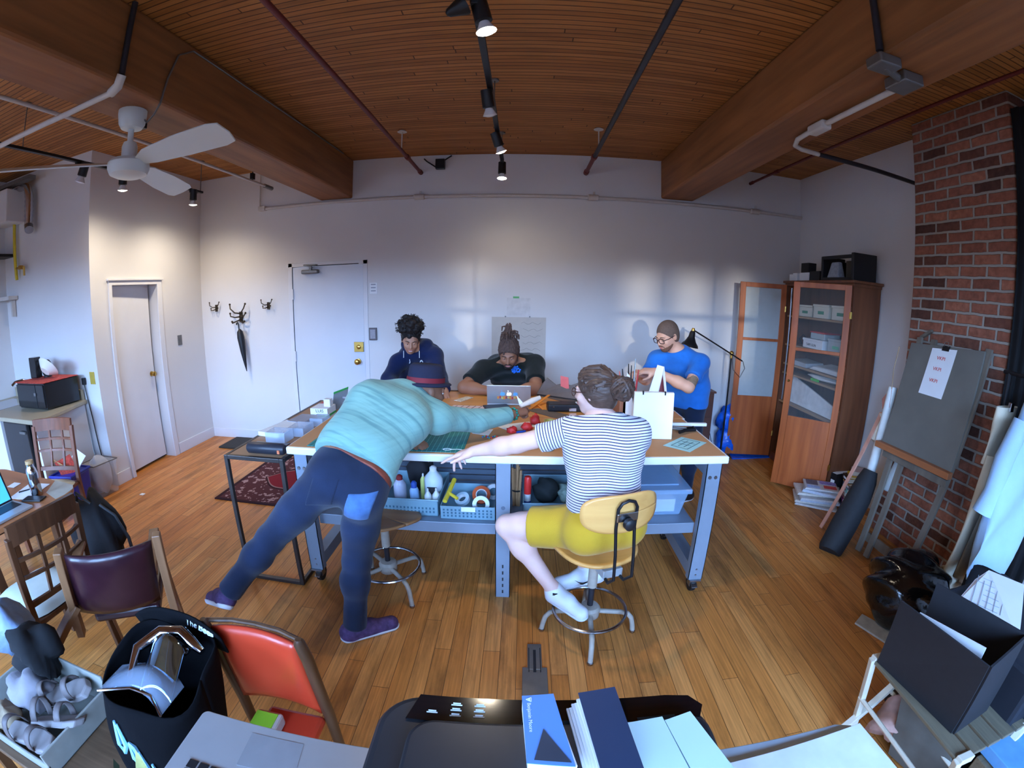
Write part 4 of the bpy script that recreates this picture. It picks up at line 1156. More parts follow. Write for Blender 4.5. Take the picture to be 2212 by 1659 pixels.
sheet('grey cardboard strip running from the laptop toward the striped shirt', [(0.03, 3.10), (0.12, 3.14), (0.38, 2.93), (0.52, 2.78), (0.42, 2.76), (0.20, 2.92)], M_GREYC, nm='board_strip', cat='cardboard', th=0.004)

# tall white card bag with strip handles, and the tall brush bag behind it
t = thing('white_bag', 'tall white paper bag with folded strip handles standing on the bench', 'bag', (0.765, 2.52, TZ))
MB().hexa([(0.645, 2.475, TZ + 0.002), (0.885, 2.455, TZ + 0.002), (0.895, 2.57, TZ + 0.002), (0.655, 2.59, TZ + 0.002), (0.65, 2.50, TZ + 0.275), (0.885, 2.48, TZ + 0.275), (0.89, 2.51, TZ + 0.275), (0.655, 2.53, TZ + 0.275)]).build('body', pm('bright_white_card', (244, 245, 246), rough=0.6, var=0.01), t, bevel=0.003)
M_WSTRIP = pm('white_strip', (236, 232, 232), rough=0.6, var=0.02)
MB().slab([(0.725, 2.53, TZ + 0.20), (0.785, 2.53, TZ + 0.20), (0.845, 2.60, TZ + 0.41), (0.805, 2.60, TZ + 0.42)], (0.002, 0.006, 0)).build('handle', M_WSTRIP, t)
MB().bar((0.79, 2.545, TZ + 0.2), (0.842, 2.60, TZ + 0.41), 0.014, 0.006).bar((0.842, 2.60, TZ + 0.41), (0.865, 2.55, TZ + 0.2), 0.014, 0.006).build('handle', M_WSTRIP, t)
for x, y in ((0.70, 2.497), (0.83, 2.486)):
    MB().cbox((x, y, TZ + 0.272), (0.008, 0.012, 0.022)).build('clip', M_BLACK, t)
tag(MB().slab([(0.785, 2.60, TZ + 0.002), (0.875, 2.60, TZ + 0.002), (0.862, 2.605, TZ + 0.36), (0.835, 2.605, TZ + 0.36)], (0, 0.008, 0)).build('wine_board', pm('wine_red_card', (128, 52, 58), rough=0.6)), 'wine red card standing right behind the white paper bag', 'card')
t = thing('brush_pot', 'dark pot of brushes and pens standing behind the white bag', 'pot', (0.70, 2.78, TZ))
MB().lathe([(0.055, 0.001), (0.062, 0.14), (0.064, 0.20), (0.058, 0.20), (0.05, 0.02)], c=(0.70, 2.78, TZ), n=22, cap=False).build('pot', pm('dark_green_glass', (24, 32, 34), rough=0.2), t, smooth=True)
for i, (dx, dy, h, mt) in enumerate(((-0.05, 0.01, 0.36, M_BLACK), (-0.03, -0.03, 0.40, M_BLACK), (0.0, 0.03, 0.38, M_BLACK), (0.03, 0.0, 0.36, pm('red_handle', (200, 60, 60))), (-0.06, 0.03, 0.34, pm('coral_handle', (226, 110, 96))), (0.02, 0.035, 0.42, M_STEEL))):
    MB().tube([(0.70 + dx * 0.3, 2.78 + dy * 0.3, TZ + 0.01), (0.70 + dx, 2.78 + dy, TZ + h * 0.7), (0.70 + dx * 1.3, 2.78 + dy * 1.3, TZ + h)], [0.005, 0.007, 0.003], 7).build('brush', mt, t, smooth=True)
tag(MB().box((0.60, 2.66, TZ + 0.001), (0.625, 2.84, TZ + 0.20)).build('wood_panel', wood('reddish_wood', (140, 84, 56), (168, 108, 76), axis=2), bevel=0.002), 'thin reddish wooden panel standing left of the brush pot', 'panel')
tag(MB().slab([(0.63, 2.60, TZ + 0.001), (0.70, 2.60, TZ + 0.001), (0.655, 2.66, TZ + 0.34), (0.635, 2.66, TZ + 0.36)], (0, 0.006, 0)).build('white_strip', M_WSTRIP), 'narrow white card strip standing left of the brush pot, behind the bun of hair', 'card')
tag(MB(T(1.0, 2.745, TZ) @ rz(-0.04)).box((-0.12, -0.012, 0.002), (0.22, 0.012, 0.022)).build('white_stick', M_LAM, bevel=0.002), 'white square stick overhanging the right edge of the bench', 'stick')
t = thing('hand_clamp', 'dark metal hand clamp lying at the right end of the bench', 'clamp', (1.02, 2.62, TZ))
MB().bar((0.86, 2.69, TZ + 0.012), (1.02, 2.62, TZ + 0.012), 0.018, 0.014).bar((0.90, 2.70, TZ + 0.012), (1.06, 2.65, TZ + 0.012), 0.014, 0.012).build('handles', M_GREYM, t, bevel=0.004)
MB().tube([(0.97, 2.56, TZ + 0.014), (1.02, 2.60, TZ + 0.014), (1.09, 2.61, TZ + 0.014), (1.10, 2.66, TZ + 0.014), (1.05, 2.64, TZ + 0.014)], 0.011, 8).build('jaw', M_BLACKM, t, smooth=True)
t = thing('drawing_sheet', 'pale turquoise sheet with a printed frame at the right end of the bench', 'paper', (0.95, 2.37, TZ))
SH = [(0.80, 2.35), (0.92, 2.235), (1.085, 2.395), (0.965, 2.505)]
MB().slab([(x, y, TZ + 0.0012) for x, y in SH], (0, 0, 0.0008)).build('sheet', pm('turquoise_paper', (178, 226, 224), rough=0.6), t)
b = MB()
o, u, v = Vector((0.80, 2.35, TZ + 0.0024)), Vector((0.165, 0.155, 0)), Vector((0.12, -0.115, 0))
def SP(a, c):
    return o + u * a + v * c
for a0, a1, c0, c1 in ((0.15, 0.9, 0.2, 0.2), (0.15, 0.9, 0.8, 0.8), (0.15, 0.15, 0.2, 0.8), (0.9, 0.9, 0.2, 0.8), (0.25, 0.8, 0.4, 0.4), (0.25, 0.8, 0.6, 0.6), (0.45, 0.45, 0.25, 0.75), (0.65, 0.65, 0.25, 0.75)):
    b.bar(SP(a0, c0), SP(a1, c1), 0.004, 0.0006)
b.build('printed_frame', pm('teal_ink', (46, 96, 104)), t)
# ---- things on the side table
t = thing('tissue_box', 'white box with green band on the side table', 'box', (-1.475, 3.05, SZ))
MB().box((-1.545, 2.985, SZ), (-1.405, 3.14, SZ + 0.075)).build('carton', M_PAPER, t, bevel=0.002)
MB().box((-1.5455, 2.9835, SZ + 0.012), (-1.4045, 3.1405, SZ + 0.028)).build('green_band', pm('green_print', (60, 180, 90), rough=0.5), t)
text_obj('print', 'LUIS', 0.034, T(-1.50, 2.9832, SZ + 0.047) @ Matrix.Rotation(pi / 2, 4, 'X'), M_TEXTD, t)
MB().box((-1.46, 3.05, SZ + 0.075), (-1.41, 3.10, SZ + 0.13)).build('flap', M_PAPER, t)
t = thing('display_card', 'grey card with green top edge standing on the side table', 'card', (-1.43, 3.28, SZ))
MB().slab([(-1.475, 3.22, SZ + 0.001), (-1.40, 3.34, SZ + 0.001), (-1.375, 3.34, SZ + 0.165), (-1.45, 3.22, SZ + 0.145)], (0.003, -0.002, 0)).build('card', pm('grey_card', (150, 158, 166), rough=0.5), t)
MB().slab([(-1.4515, 3.2175, SZ + 0.132), (-1.3765, 3.3375, SZ + 0.152), (-1.3745, 3.3375, SZ + 0.167), (-1.4495, 3.2175, SZ + 0.147)], (0.005, -0.0035, 0)).build('green_edge', pm('green_print', (60, 180, 90)), t)
t = thing('tool_roll', 'dark cylindrical tool case at the near end of the side table', 'case', (-1.46, 2.21, SZ))
MB().tube([(-1.585, 2.215, SZ + 0.036), (-1.575, 2.215, SZ + 0.036), (-1.35, 2.215, SZ + 0.036), (-1.335, 2.215, SZ + 0.036)], [0.026, 0.034, 0.034, 0.026], 16).build('tube', pm('dark_grey_plastic', (42, 44, 52), rough=0.4), t, smooth=True)
MB().cbox((-1.36, 2.179, SZ + 0.03), (0.015, 0.006, 0.02)).build('latch', pm('orange_label', (214, 120, 80)), t)
M_ACR = pm('clear_acrylic', (190, 205, 225), rough=0.08, var=0.03, alpha=0.45)
for i, (x, y, w, d, h, lb) in enumerate(((-1.51, 2.46, 0.14, 0.12, 0.07, 'clear acrylic box nearest the end of the side table'), (-1.44, 2.62, 0.12, 0.16, 0.06, 'clear acrylic tray in the middle of the side table beside the bench'), (-1.40, 2.84, 0.10, 0.13, 0.06, 'clear acrylic box just before the box with the green band'))):
    tag(MB().box((x - w / 2, y - d / 2, SZ + 0.002), (x + w / 2, y + d / 2, SZ + h)).build('acrylic_box', M_ACR, bevel=0.004), lb, 'box', 'clear boxes on the side table')
tag(MB(T(-1.53, 2.36, SZ)).box((-0.12, -0.05, 0.0), (0.12, 0.05, 0.006)).build('metal_plate', M_STEEL), 'thin shiny metal plate behind the dark tool case', 'plate')
tag(MB(T(-1.60, 2.66, SZ) @ rz(-0.2)).box((-0.09, -0.15, 0.0), (0.09, 0.15, 0.03)).build('paper_stack', M_PAPER, bevel=0.002), 'stack of white paper on the far side of the side table', 'paper')
tag(MB(T(-1.55, 2.87, SZ) @ rz(-0.1)).box((-0.07, -0.10, 0.0), (0.07, 0.10, 0.035)).build('grey_booklet', pm('grey_cover', (150, 150, 160), rough=0.5), bevel=0.002), 'grey booklet between the paper stack and the box with the green band', 'booklet')
tag(lump((-1.17, 3.13, TZ + 0.035), (0.15, 0.14, 0.045), n=24, seed=9, amp=0.16, fr=4, zc=TZ + 0.003).build('plastic_bag', pm('clear_bag', (200, 206, 222), rough=0.25, alpha=0.7, bump=0.5, bscale=20), smooth=True, angle=180), 'crumpled clear plastic bag behind the leaning man on the rear bench', 'bag')
tag(MB(T(-1.58, 3.33, SZ)).box((-0.05, -0.06, 0.0), (0.05, 0.06, 0.03)).build('red_pouch', pm('red_pouch', (196, 66, 66), rough=0.5), bevel=0.01), 'small red pouch at the far end of the side table', 'pouch')

# ---- things on the lower shelf
ZS = 0.4725
M_BINP = pm('frosted_blue_plastic', (150, 190, 206), rough=0.3, alpha=0.62, var=0.04)
def basket(name, label, x0, x1, y0, y1, h, mat, holes, cat='basket'):
    t = thing(name, label, cat, ((x0 + x1) / 2, (y0 + y1) / 2, ZS))
    b = MB()
    w = 0.004
    b.box((x0, y0, ZS), (x1, y1, ZS + w)).box((x0, y0, ZS), (x1, y0 + w, ZS + h)).box((x0, y1 - w, ZS), (x1, y1, ZS + h)).box((x0, y0, ZS), (x0 + w, y1, ZS + h)).box((x1 - w, y0, ZS), (x1, y1, ZS + h))
    b.build('tub', mat, t)
    MB().tube([(x0, y0, ZS + h), (x1, y0, ZS + h), (x1, y1, ZS + h), (x0, y1, ZS + h)], 0.006, 6, closed=True).build('rim', mat, t)
    if holes:
        b = MB()
        n = int((x1 - x0) / 0.022)
        for k in range(n):
            for j in range(2):
                x = x0 + 0.012 + k * (x1 - x0 - 0.02) / n
                b.box((x, y0 - 0.0008, ZS + 0.02 + 0.022 * j), (x + 0.010, y0 - 0.0002, ZS + 0.033 + 0.022 * j))
        b.build('holes', pm('shadow_blue', (60, 100, 120)), t)
    return t
basket('plastic_bin', 'translucent blue bin of glue bottles on the bench shelf left of the basket', -0.86, -0.47, 2.32, 2.74, 0.10, M_BINP, True, 'bin')
bk = thing('plastic_basket', 'pale blue perforated basket of tape rolls hanging over the shelf edge', 'basket', (-0.29, 2.4, 0.40))
b = MB()
X0, X1, Y0, Y1, Z0, Z1 = -0.45, -0.14, 2.30, 2.62, ZS, ZS + 0.085
b.box((X0, Y0, Z0), (X1, Y1, Z0 + 0.004)).hexa([(X0, Y0, Z0), (X1, Y0, Z0), (X1, Y0 + 0.004, Z0), (X0, Y0 + 0.004, Z0), (X0, Y0 - 0.01, Z1), (X1, Y0 - 0.01, Z1), (X1, Y0 - 0.006, Z1), (X0, Y0 - 0.006, Z1)])
b.box((X0, Y0, Z0), (X0 + 0.004, Y1, Z1)).box((X1 - 0.004, Y0, Z0), (X1, Y1, Z1)).box((X0, Y1 - 0.004, Z0), (X1, Y1, Z1))
b.build('tub', M_BINP, bk)
M_SHB = pm('shadow_blue', (60, 100, 120))
b = MB()
for k in range(13):
    for j in range(3):
        b.box((X0 + 0.014 + k * 0.0225, Y0 - 0.0085 + 0.002 * (2 - j), Z0 + 0.015 + 0.02 * j), (X0 + 0.024 + k * 0.0225, Y0 - 0.0075 + 0.002 * (2 - j), Z0 + 0.026 + 0.02 * j))
b.build('holes', M_SHB, bk)
MB().box((-0.33, Y0 - 0.013, Z0 + 0.055), (-0.25, Y0 - 0.0105, Z0 + 0.083)).build('label', M_PAPER, bk)
def tape(x, y, z, r, w, mat, label, tilt=(0.9, 0.2), core=None):
    t = thing('tape_roll', label, 'tape roll', (x, y, z - r), 'tape rolls in the basket')
    M = T(x, y, z) @ Euler((tilt[0], tilt[1], 0)).to_matrix().to_4x4()
    MB(M).lathe([(r * 0.62, -w / 2), (r, -w / 2), (r, w / 2), (r * 0.62, w / 2), (r * 0.62, -w / 2)], n=28, cap=False).build('tape', mat, t, smooth=True)
    MB(M).lathe([(r * 0.55, -w / 2), (r * 0.62, -w / 2), (r * 0.62, w / 2), (r * 0.55, w / 2), (r * 0.55, -w / 2)], n=28, cap=False).build('core', core or M_PAPER, t, smooth=True)
tape(-0.235, 2.50, ZS + 0.062, 0.055, 0.03, pm('orange_tape', (206, 90, 50), rough=0.3), 'orange tape roll leaning in the pale blue basket')
tape(-0.225, 2.38, ZS + 0.06, 0.05, 0.04, pm('white_tape', (220, 226, 230), rough=0.4), 'white tape roll at the front of the pale blue basket', (1.2, 0.0))
tape(-0.345, 2.46, ZS + 0.05, 0.045, 0.025, pm('pale_blue_tape', (190, 210, 222), rough=0.4), 'pale blue tape roll lying left in the pale blue basket', (0.5, -0.3))
tape(-0.165, 2.56, ZS + 0.06, 0.05, 0.02, pm('white_tape', (220, 226, 230)), 'white tape roll at the right end of the pale blue basket', (1.3, 0.9))
tag(MB().tube([(-0.43, 2.33, ZS + 0.095), (-0.415, 2.42, ZS + 0.12), (-0.40, 2.52, ZS + 0.15)], 0.014, 8).tube([(-0.42, 2.40, ZS + 0.12), (-0.36, 2.36, ZS + 0.10)], 0.010, 8).build('yellow_cutter', pm('yellow_plastic', (232, 200, 60), rough=0.35), smooth=True), 'yellow plastic cutter sticking out of the pale blue basket', 'tool')
def bottle(x, y, prof, mat, label, capm=None, caph=None, capr=0.01):
    t = thing('bottle', label, 'bottle', (x, y, ZS + 0.005), 'bottles in the shelf bin')
    MB().lathe(prof, c=(x, y, ZS + 0.005), n=18).build('body', mat, t, smooth=True)
    z = prof[-1][1]
    MB().lathe([(capr, z), (capr, z + caph * 0.7), (capr * 0.5, z + caph)], c=(x, y, ZS + 0.005), n=14).build('cap', capm or M_WHITEP, t, smooth=True)
    return t
M_JUG = pm('white_translucent_plastic', (214, 224, 230), rough=0.35, var=0.03)
bt = bottle(-0.53, 2.52, [(0.05, 0), (0.058, 0.01), (0.058, 0.14), (0.05, 0.165), (0.028, 0.19), (0.02, 0.2)], M_JUG, 'large white jug with black print in the shelf bin', M_WHITEP, 0.03, 0.022)
MB().cbox((-0.53, 2.461, ZS + 0.09), (0.06, 0.002, 0.06)).build('label', M_TEXTD, bt)
bottle(-0.545, 2.41, [(0.02, 0), (0.022, 0.01), (0.022, 0.085), (0.008, 0.11)], M_WHITEP, 'small white squeeze bottle left in front of the jug', M_WHITEP, 0.02, 0.006)
bottle(-0.495, 2.41, [(0.022, 0), (0.024, 0.01), (0.024, 0.09), (0.008, 0.115)], M_WHITEP, 'small white squeeze bottle right in front of the jug', M_WHITEP, 0.02, 0.006)
bottle(-0.635, 2.44, [(0.026, 0), (0.028, 0.01), (0.028, 0.10), (0.02, 0.12)], pm('pale_blue_bottle', (150, 186, 224), rough=0.3), 'pale blue bottle with blue cap left of the jug', pm('blue_cap', (40, 80, 170)), 0.04, 0.018)
bottle(-0.60, 2.54, [(0.016, 0), (0.018, 0.01), (0.018, 0.13), (0.008, 0.15)], pm('yellow_green_tube', (206, 210, 120), rough=0.4), 'slim yellow-green bottle between the blue bottle and the jug', M_WHITEP, 0.02, 0.006)
bottle(-0.74, 2.50, [(0.035, 0), (0.04, 0.01), (0.04, 0.11), (0.022, 0.14)], pm('clear_bottle', (196, 196, 214), rough=0.2, alpha=0.8), 'squat clear bottle with red cap at the left end of the shelf bin', pm('dark_red_cap', (140, 44, 44)), 0.03, 0.02)
tag(lump((-0.64, 2.66, ZS + 0.13), (0.09, 0.06, 0.125), n=20, seed=5, amp=0.12, zc=ZS + 0.006).build('black_bag', pm('black_cloth_bag', (24, 24, 30), rough=0.8), smooth=True, angle=180), 'black cloth bag behind the bottles in the shelf bin', 'bag')
tag(MB().cbox((-0.53, 2.365, ZS + 0.032), (0.09, 0.025, 0.05)).build('green_sponge', pm('green_foam', (70, 200, 140), rough=0.8)), 'bright green sponge at the front of the shelf bin', 'sponge')
t = thing('brown_paper_bundle', 'upright bundle of brown sticks tied together right of the centre leg', 'bundle', (-0.02, 2.5, ZS))
for k in range(9):
    a = k * 0.7
    MB().tube([(-0.02 + 0.018 * math.cos(a) * (k % 3) / 2, 2.5 + 0.018 * math.sin(a) * (k % 3) / 2, ZS), (-0.02 + 0.03 * math.cos(a) * (k % 3) / 2, 2.5 + 0.03 * math.sin(a) * (k % 3) / 2, ZS + 0.24 + 0.012 * (k % 4))], 0.008, 6).build('stick', M_CARD, t)
MB().lathe([(0.030, 0.10), (0.030, 0.11)], c=(-0.02, 2.5, ZS), n=14, cap=False).build('tie', M_BLACK, t)
t = thing('glue_stick', 'white glue stick with blue label and tall red cap on the shelf', 'glue stick', (0.045, 2.46, ZS))
MB().lathe([(0.020, 0), (0.020, 0.10)], c=(0.045, 2.46, ZS), n=16).build('barrel', M_WHITEP, t, smooth=True)
MB().lathe([(0.0205, 0.02), (0.0205, 0.055)], c=(0.045, 2.46, ZS), n=16, cap=False).build('blue_label', pm('blue_label', (30, 60, 160)), t, smooth=True)
MB().lathe([(0.0215, 0.10), (0.0215, 0.20), (0.016, 0.21)], c=(0.045, 2.46, ZS), n=16).build('cap', pm('bright_red_plastic', (222, 48, 44), rough=0.3), t, smooth=True)
basket('plastic_bin', 'translucent blue bin of scraps on the shelf behind the seated woman', 0.02, 0.44, 2.32, 2.74, 0.10, M_BINP, False, 'bin')
tag(lump((0.16, 2.54, ZS + 0.085), (0.08, 0.08, 0.078), n=20, seed=15, amp=0.10, zc=ZS + 0.006).build('dark_pouch', pm('dark_fabric', (38, 44, 46), rough=0.9), smooth=True, angle=180), 'dark cloth pouch in the bin left of the seated woman', 'pouch')
tag(lump((0.31, 2.54, ZS + 0.07), (0.09, 0.10, 0.062), n=20, seed=16, amp=0.16, zc=ZS + 0.006).build('fabric_scraps', pm('grey_green_fabric', (120, 136, 126), rough=0.9, var=0.5, scale=30), smooth=True, angle=180), 'grey-green fabric scraps in the bin behind the seated woman', 'fabric')
t = thing('storage_tote', 'clear plastic storage tote with lid on the right of the bench shelf', 'storage box', (0.82, 2.55, ZS))
M_TOTE = pm('clear_tote_plastic', (170, 204, 236), rough=0.15, alpha=0.42, var=0.03)
MB().hexa([(0.60, 2.36, ZS), (0.96, 2.36, ZS), (0.96, 2.78, ZS), (0.60, 2.78, ZS), (0.57, 2.33, ZS + 0.16), (0.99, 2.33, ZS + 0.16), (0.99, 2.81, ZS + 0.16), (0.57, 2.81, ZS + 0.16)]).build('tub', M_TOTE, t, bevel=0.01)
MB().box((0.555, 2.315, ZS + 0.155), (1.005, 2.825, ZS + 0.185)).box((0.62, 2.38, ZS + 0.185), (0.94, 2.76, ZS + 0.195)).build('lid', M_TOTE, t, bevel=0.012)
tag(MB().box((0.625, 2.39, ZS + 0.008), (0.935, 2.75, ZS + 0.09)).build('white_pads', M_PAPER, bevel=0.004), 'stack of white pads inside the clear storage tote', 'paper pad')
# ------------------------------------------------------------ drafting stools
M_PLY = wood('honey_plywood', (206, 146, 74), (232, 178, 104), axis=0, scale=1.2, rough=0.4, bump=0.02, coat=0.2)
M_PLYD = wood('worn_brown_plywood', (140, 96, 60), (168, 122, 80), axis=0, scale=1.2, rough=0.5, bump=0.04)
M_BEIGE = pm('beige_enamel_worn', (166, 158, 146), rough=0.45, var=0.12, scale=30)
M_CHR2 = pm('worn_chrome', (176, 176, 180), rough=0.2, metal=1.0, var=0.08)
def rot2(p, a):
    return (p[0] * math.cos(a) - p[1] * math.sin(a), p[0] * math.sin(a) + p[1] * math.cos(a))
def stool(label, x, y, zs, a0, face, seatm, back, hubz=0.15):
    """round-footed draughtsman's stool; a0 turns the four legs, face turns the seat (forward = +Y turned by face)"""
    t = thing('drafting_stool', label, 'stool', (x, y, 0), 'drafting stools')
    for k in range(4):
        a = a0 + k * pi / 2
        c, s = math.cos(a), math.sin(a)
        P = lambda r, z: (x + c * r, y + s * r, z)
        lg = MB().tube([P(0.03, hubz), P(0.17, hubz - 0.01), P(0.205, hubz - 0.02), P(0.228, hubz - 0.05), P(0.24, 0.05), P(0.245, 0.012)], 0.0135, 10).build('leg', M_BEIGE, t, smooth=True)
        MB().lathe([(0.016, 0), (0.017, 0.012), (0.013, 0.016)], c=P(0.245, 0.0), n=12).build('glide', M_CHR2, lg, smooth=True)
    MB().lathe([(0.03, hubz - 0.045), (0.052, hubz - 0.03), (0.056, hubz + 0.02), (0.045, hubz + 0.035), (0.02, hubz + 0.04)], c=(x, y, 0), n=24).build('hub', M_BEIGE, t, smooth=True)
    MB().tube([(x + 0.19 * math.cos(2 * pi * k / 40), y + 0.19 * math.sin(2 * pi * k / 40), hubz + 0.012) for k in range(40)], 0.009, 8, closed=True).build('foot_ring', M_CHR2, t, smooth=True)
    MB().lathe([(0.016, hubz), (0.016, zs - 0.08)], c=(x, y, 0), n=16).build('screw_post', M_BLKP, t, smooth=True)
    MB().lathe([(0.025, hubz + 0.16 if zs > 0.5 else hubz + 0.14), (0.025, zs - 0.03)], c=(x, y, 0), n=16).build('sleeve', M_BEIGE, t, smooth=True)
    M = T(x, y, zs) @ rz(face)
    def seat(u, v):
        th = v * 2 * pi
        r = u
        # rounded trapezoid: wide at the front
        cx_, sy_ = math.cos(th), math.sin(th)
        e = 2.8
        k = (abs(cx_) ** e + abs(sy_) ** e) ** (-1 / e)
        px_, py_ = cx_ * k, sy_ * k
        w = 0.20 + 0.02 * py_
        return (px_ * w * r, py_ * 0.185 * r, 0.02 * (r ** 2) * (px_ ** 2) + 0.010 * r ** 3 * py_ * -1 - 0.004)
    b = MB(M).grid(seat, 12, 49)
    b.build('seat', seatm, t, smooth=True, solid=0.014, angle=180)
    MB(M).box((-0.05, -0.19, -0.055), (0.05, 0.08, -0.012)).build('seat_bracket', M_GREYM if not back else pm('pale_metal', (176, 186, 190), rough=0.4, metal=0.4), t, bevel=0.004)
    if back:
        # bent steel back support and curved backrest
        b = MB(M)
        L = [(-0.035, -0.15, -0.05), (-0.04, -0.22, -0.055), (-0.045, -0.275, 0.0), (-0.045, -0.265, 0.12), (-0.045, -0.245, 0.24), (-0.045, -0.25, 0.335), (-0.03, -0.252, 0.36), (0, -0.253, 0.37)]
        pth = L + [(-p[0], p[1], p[2]) for p in L[-2::-1]]
        b.tube(pth, 0.0075, 8)
        b.build('back_support', M_BLACKM, t, smooth=True)
        def bk(u, v):
            th = v * 2 * pi
            e = 3.0
            k = (abs(math.cos(th)) ** e + abs(math.sin(th)) ** e) ** (-1 / e)
            X, Z = math.cos(th) * k * 0.185 * u, math.sin(th) * k * 0.085 * u
            return (X, -0.232 + 1.6 * X * X + 0.10 * Z, 0.30 + Z)
        b = MB(M).grid(bk, 10, 49)
        b.build('backrest', seatm, t, smooth=True, solid=0.012, angle=180)
        MB(M).box((-0.05, -0.258, 0.275), (0.05, -0.244, 0.315)).build('back_plate', M_CHR2, t, bevel=0.003)
        MB(M @ T(0.0, -0.275, 0.27) @ Matrix.Rotation(pi / 2, 4, 'X')).lathe([(0.012, -0.02), (0.026, -0.01), (0.026, 0.012), (0.018, 0.018)], n=14).build('knob', M_BLACK, t, smooth=True)
    return t
stool('honey plywood drafting stool with curved backrest, under the seated woman', 0.375, 1.905, 0.545, math.radians(-3), math.radians(17), M_PLY, True)
stool('worn brown drafting stool without anyone on it, beside the leaning man', -0.775, 2.235, 0.50, math.radians(45), math.radians(-35), M_PLYD, False, 0.16)
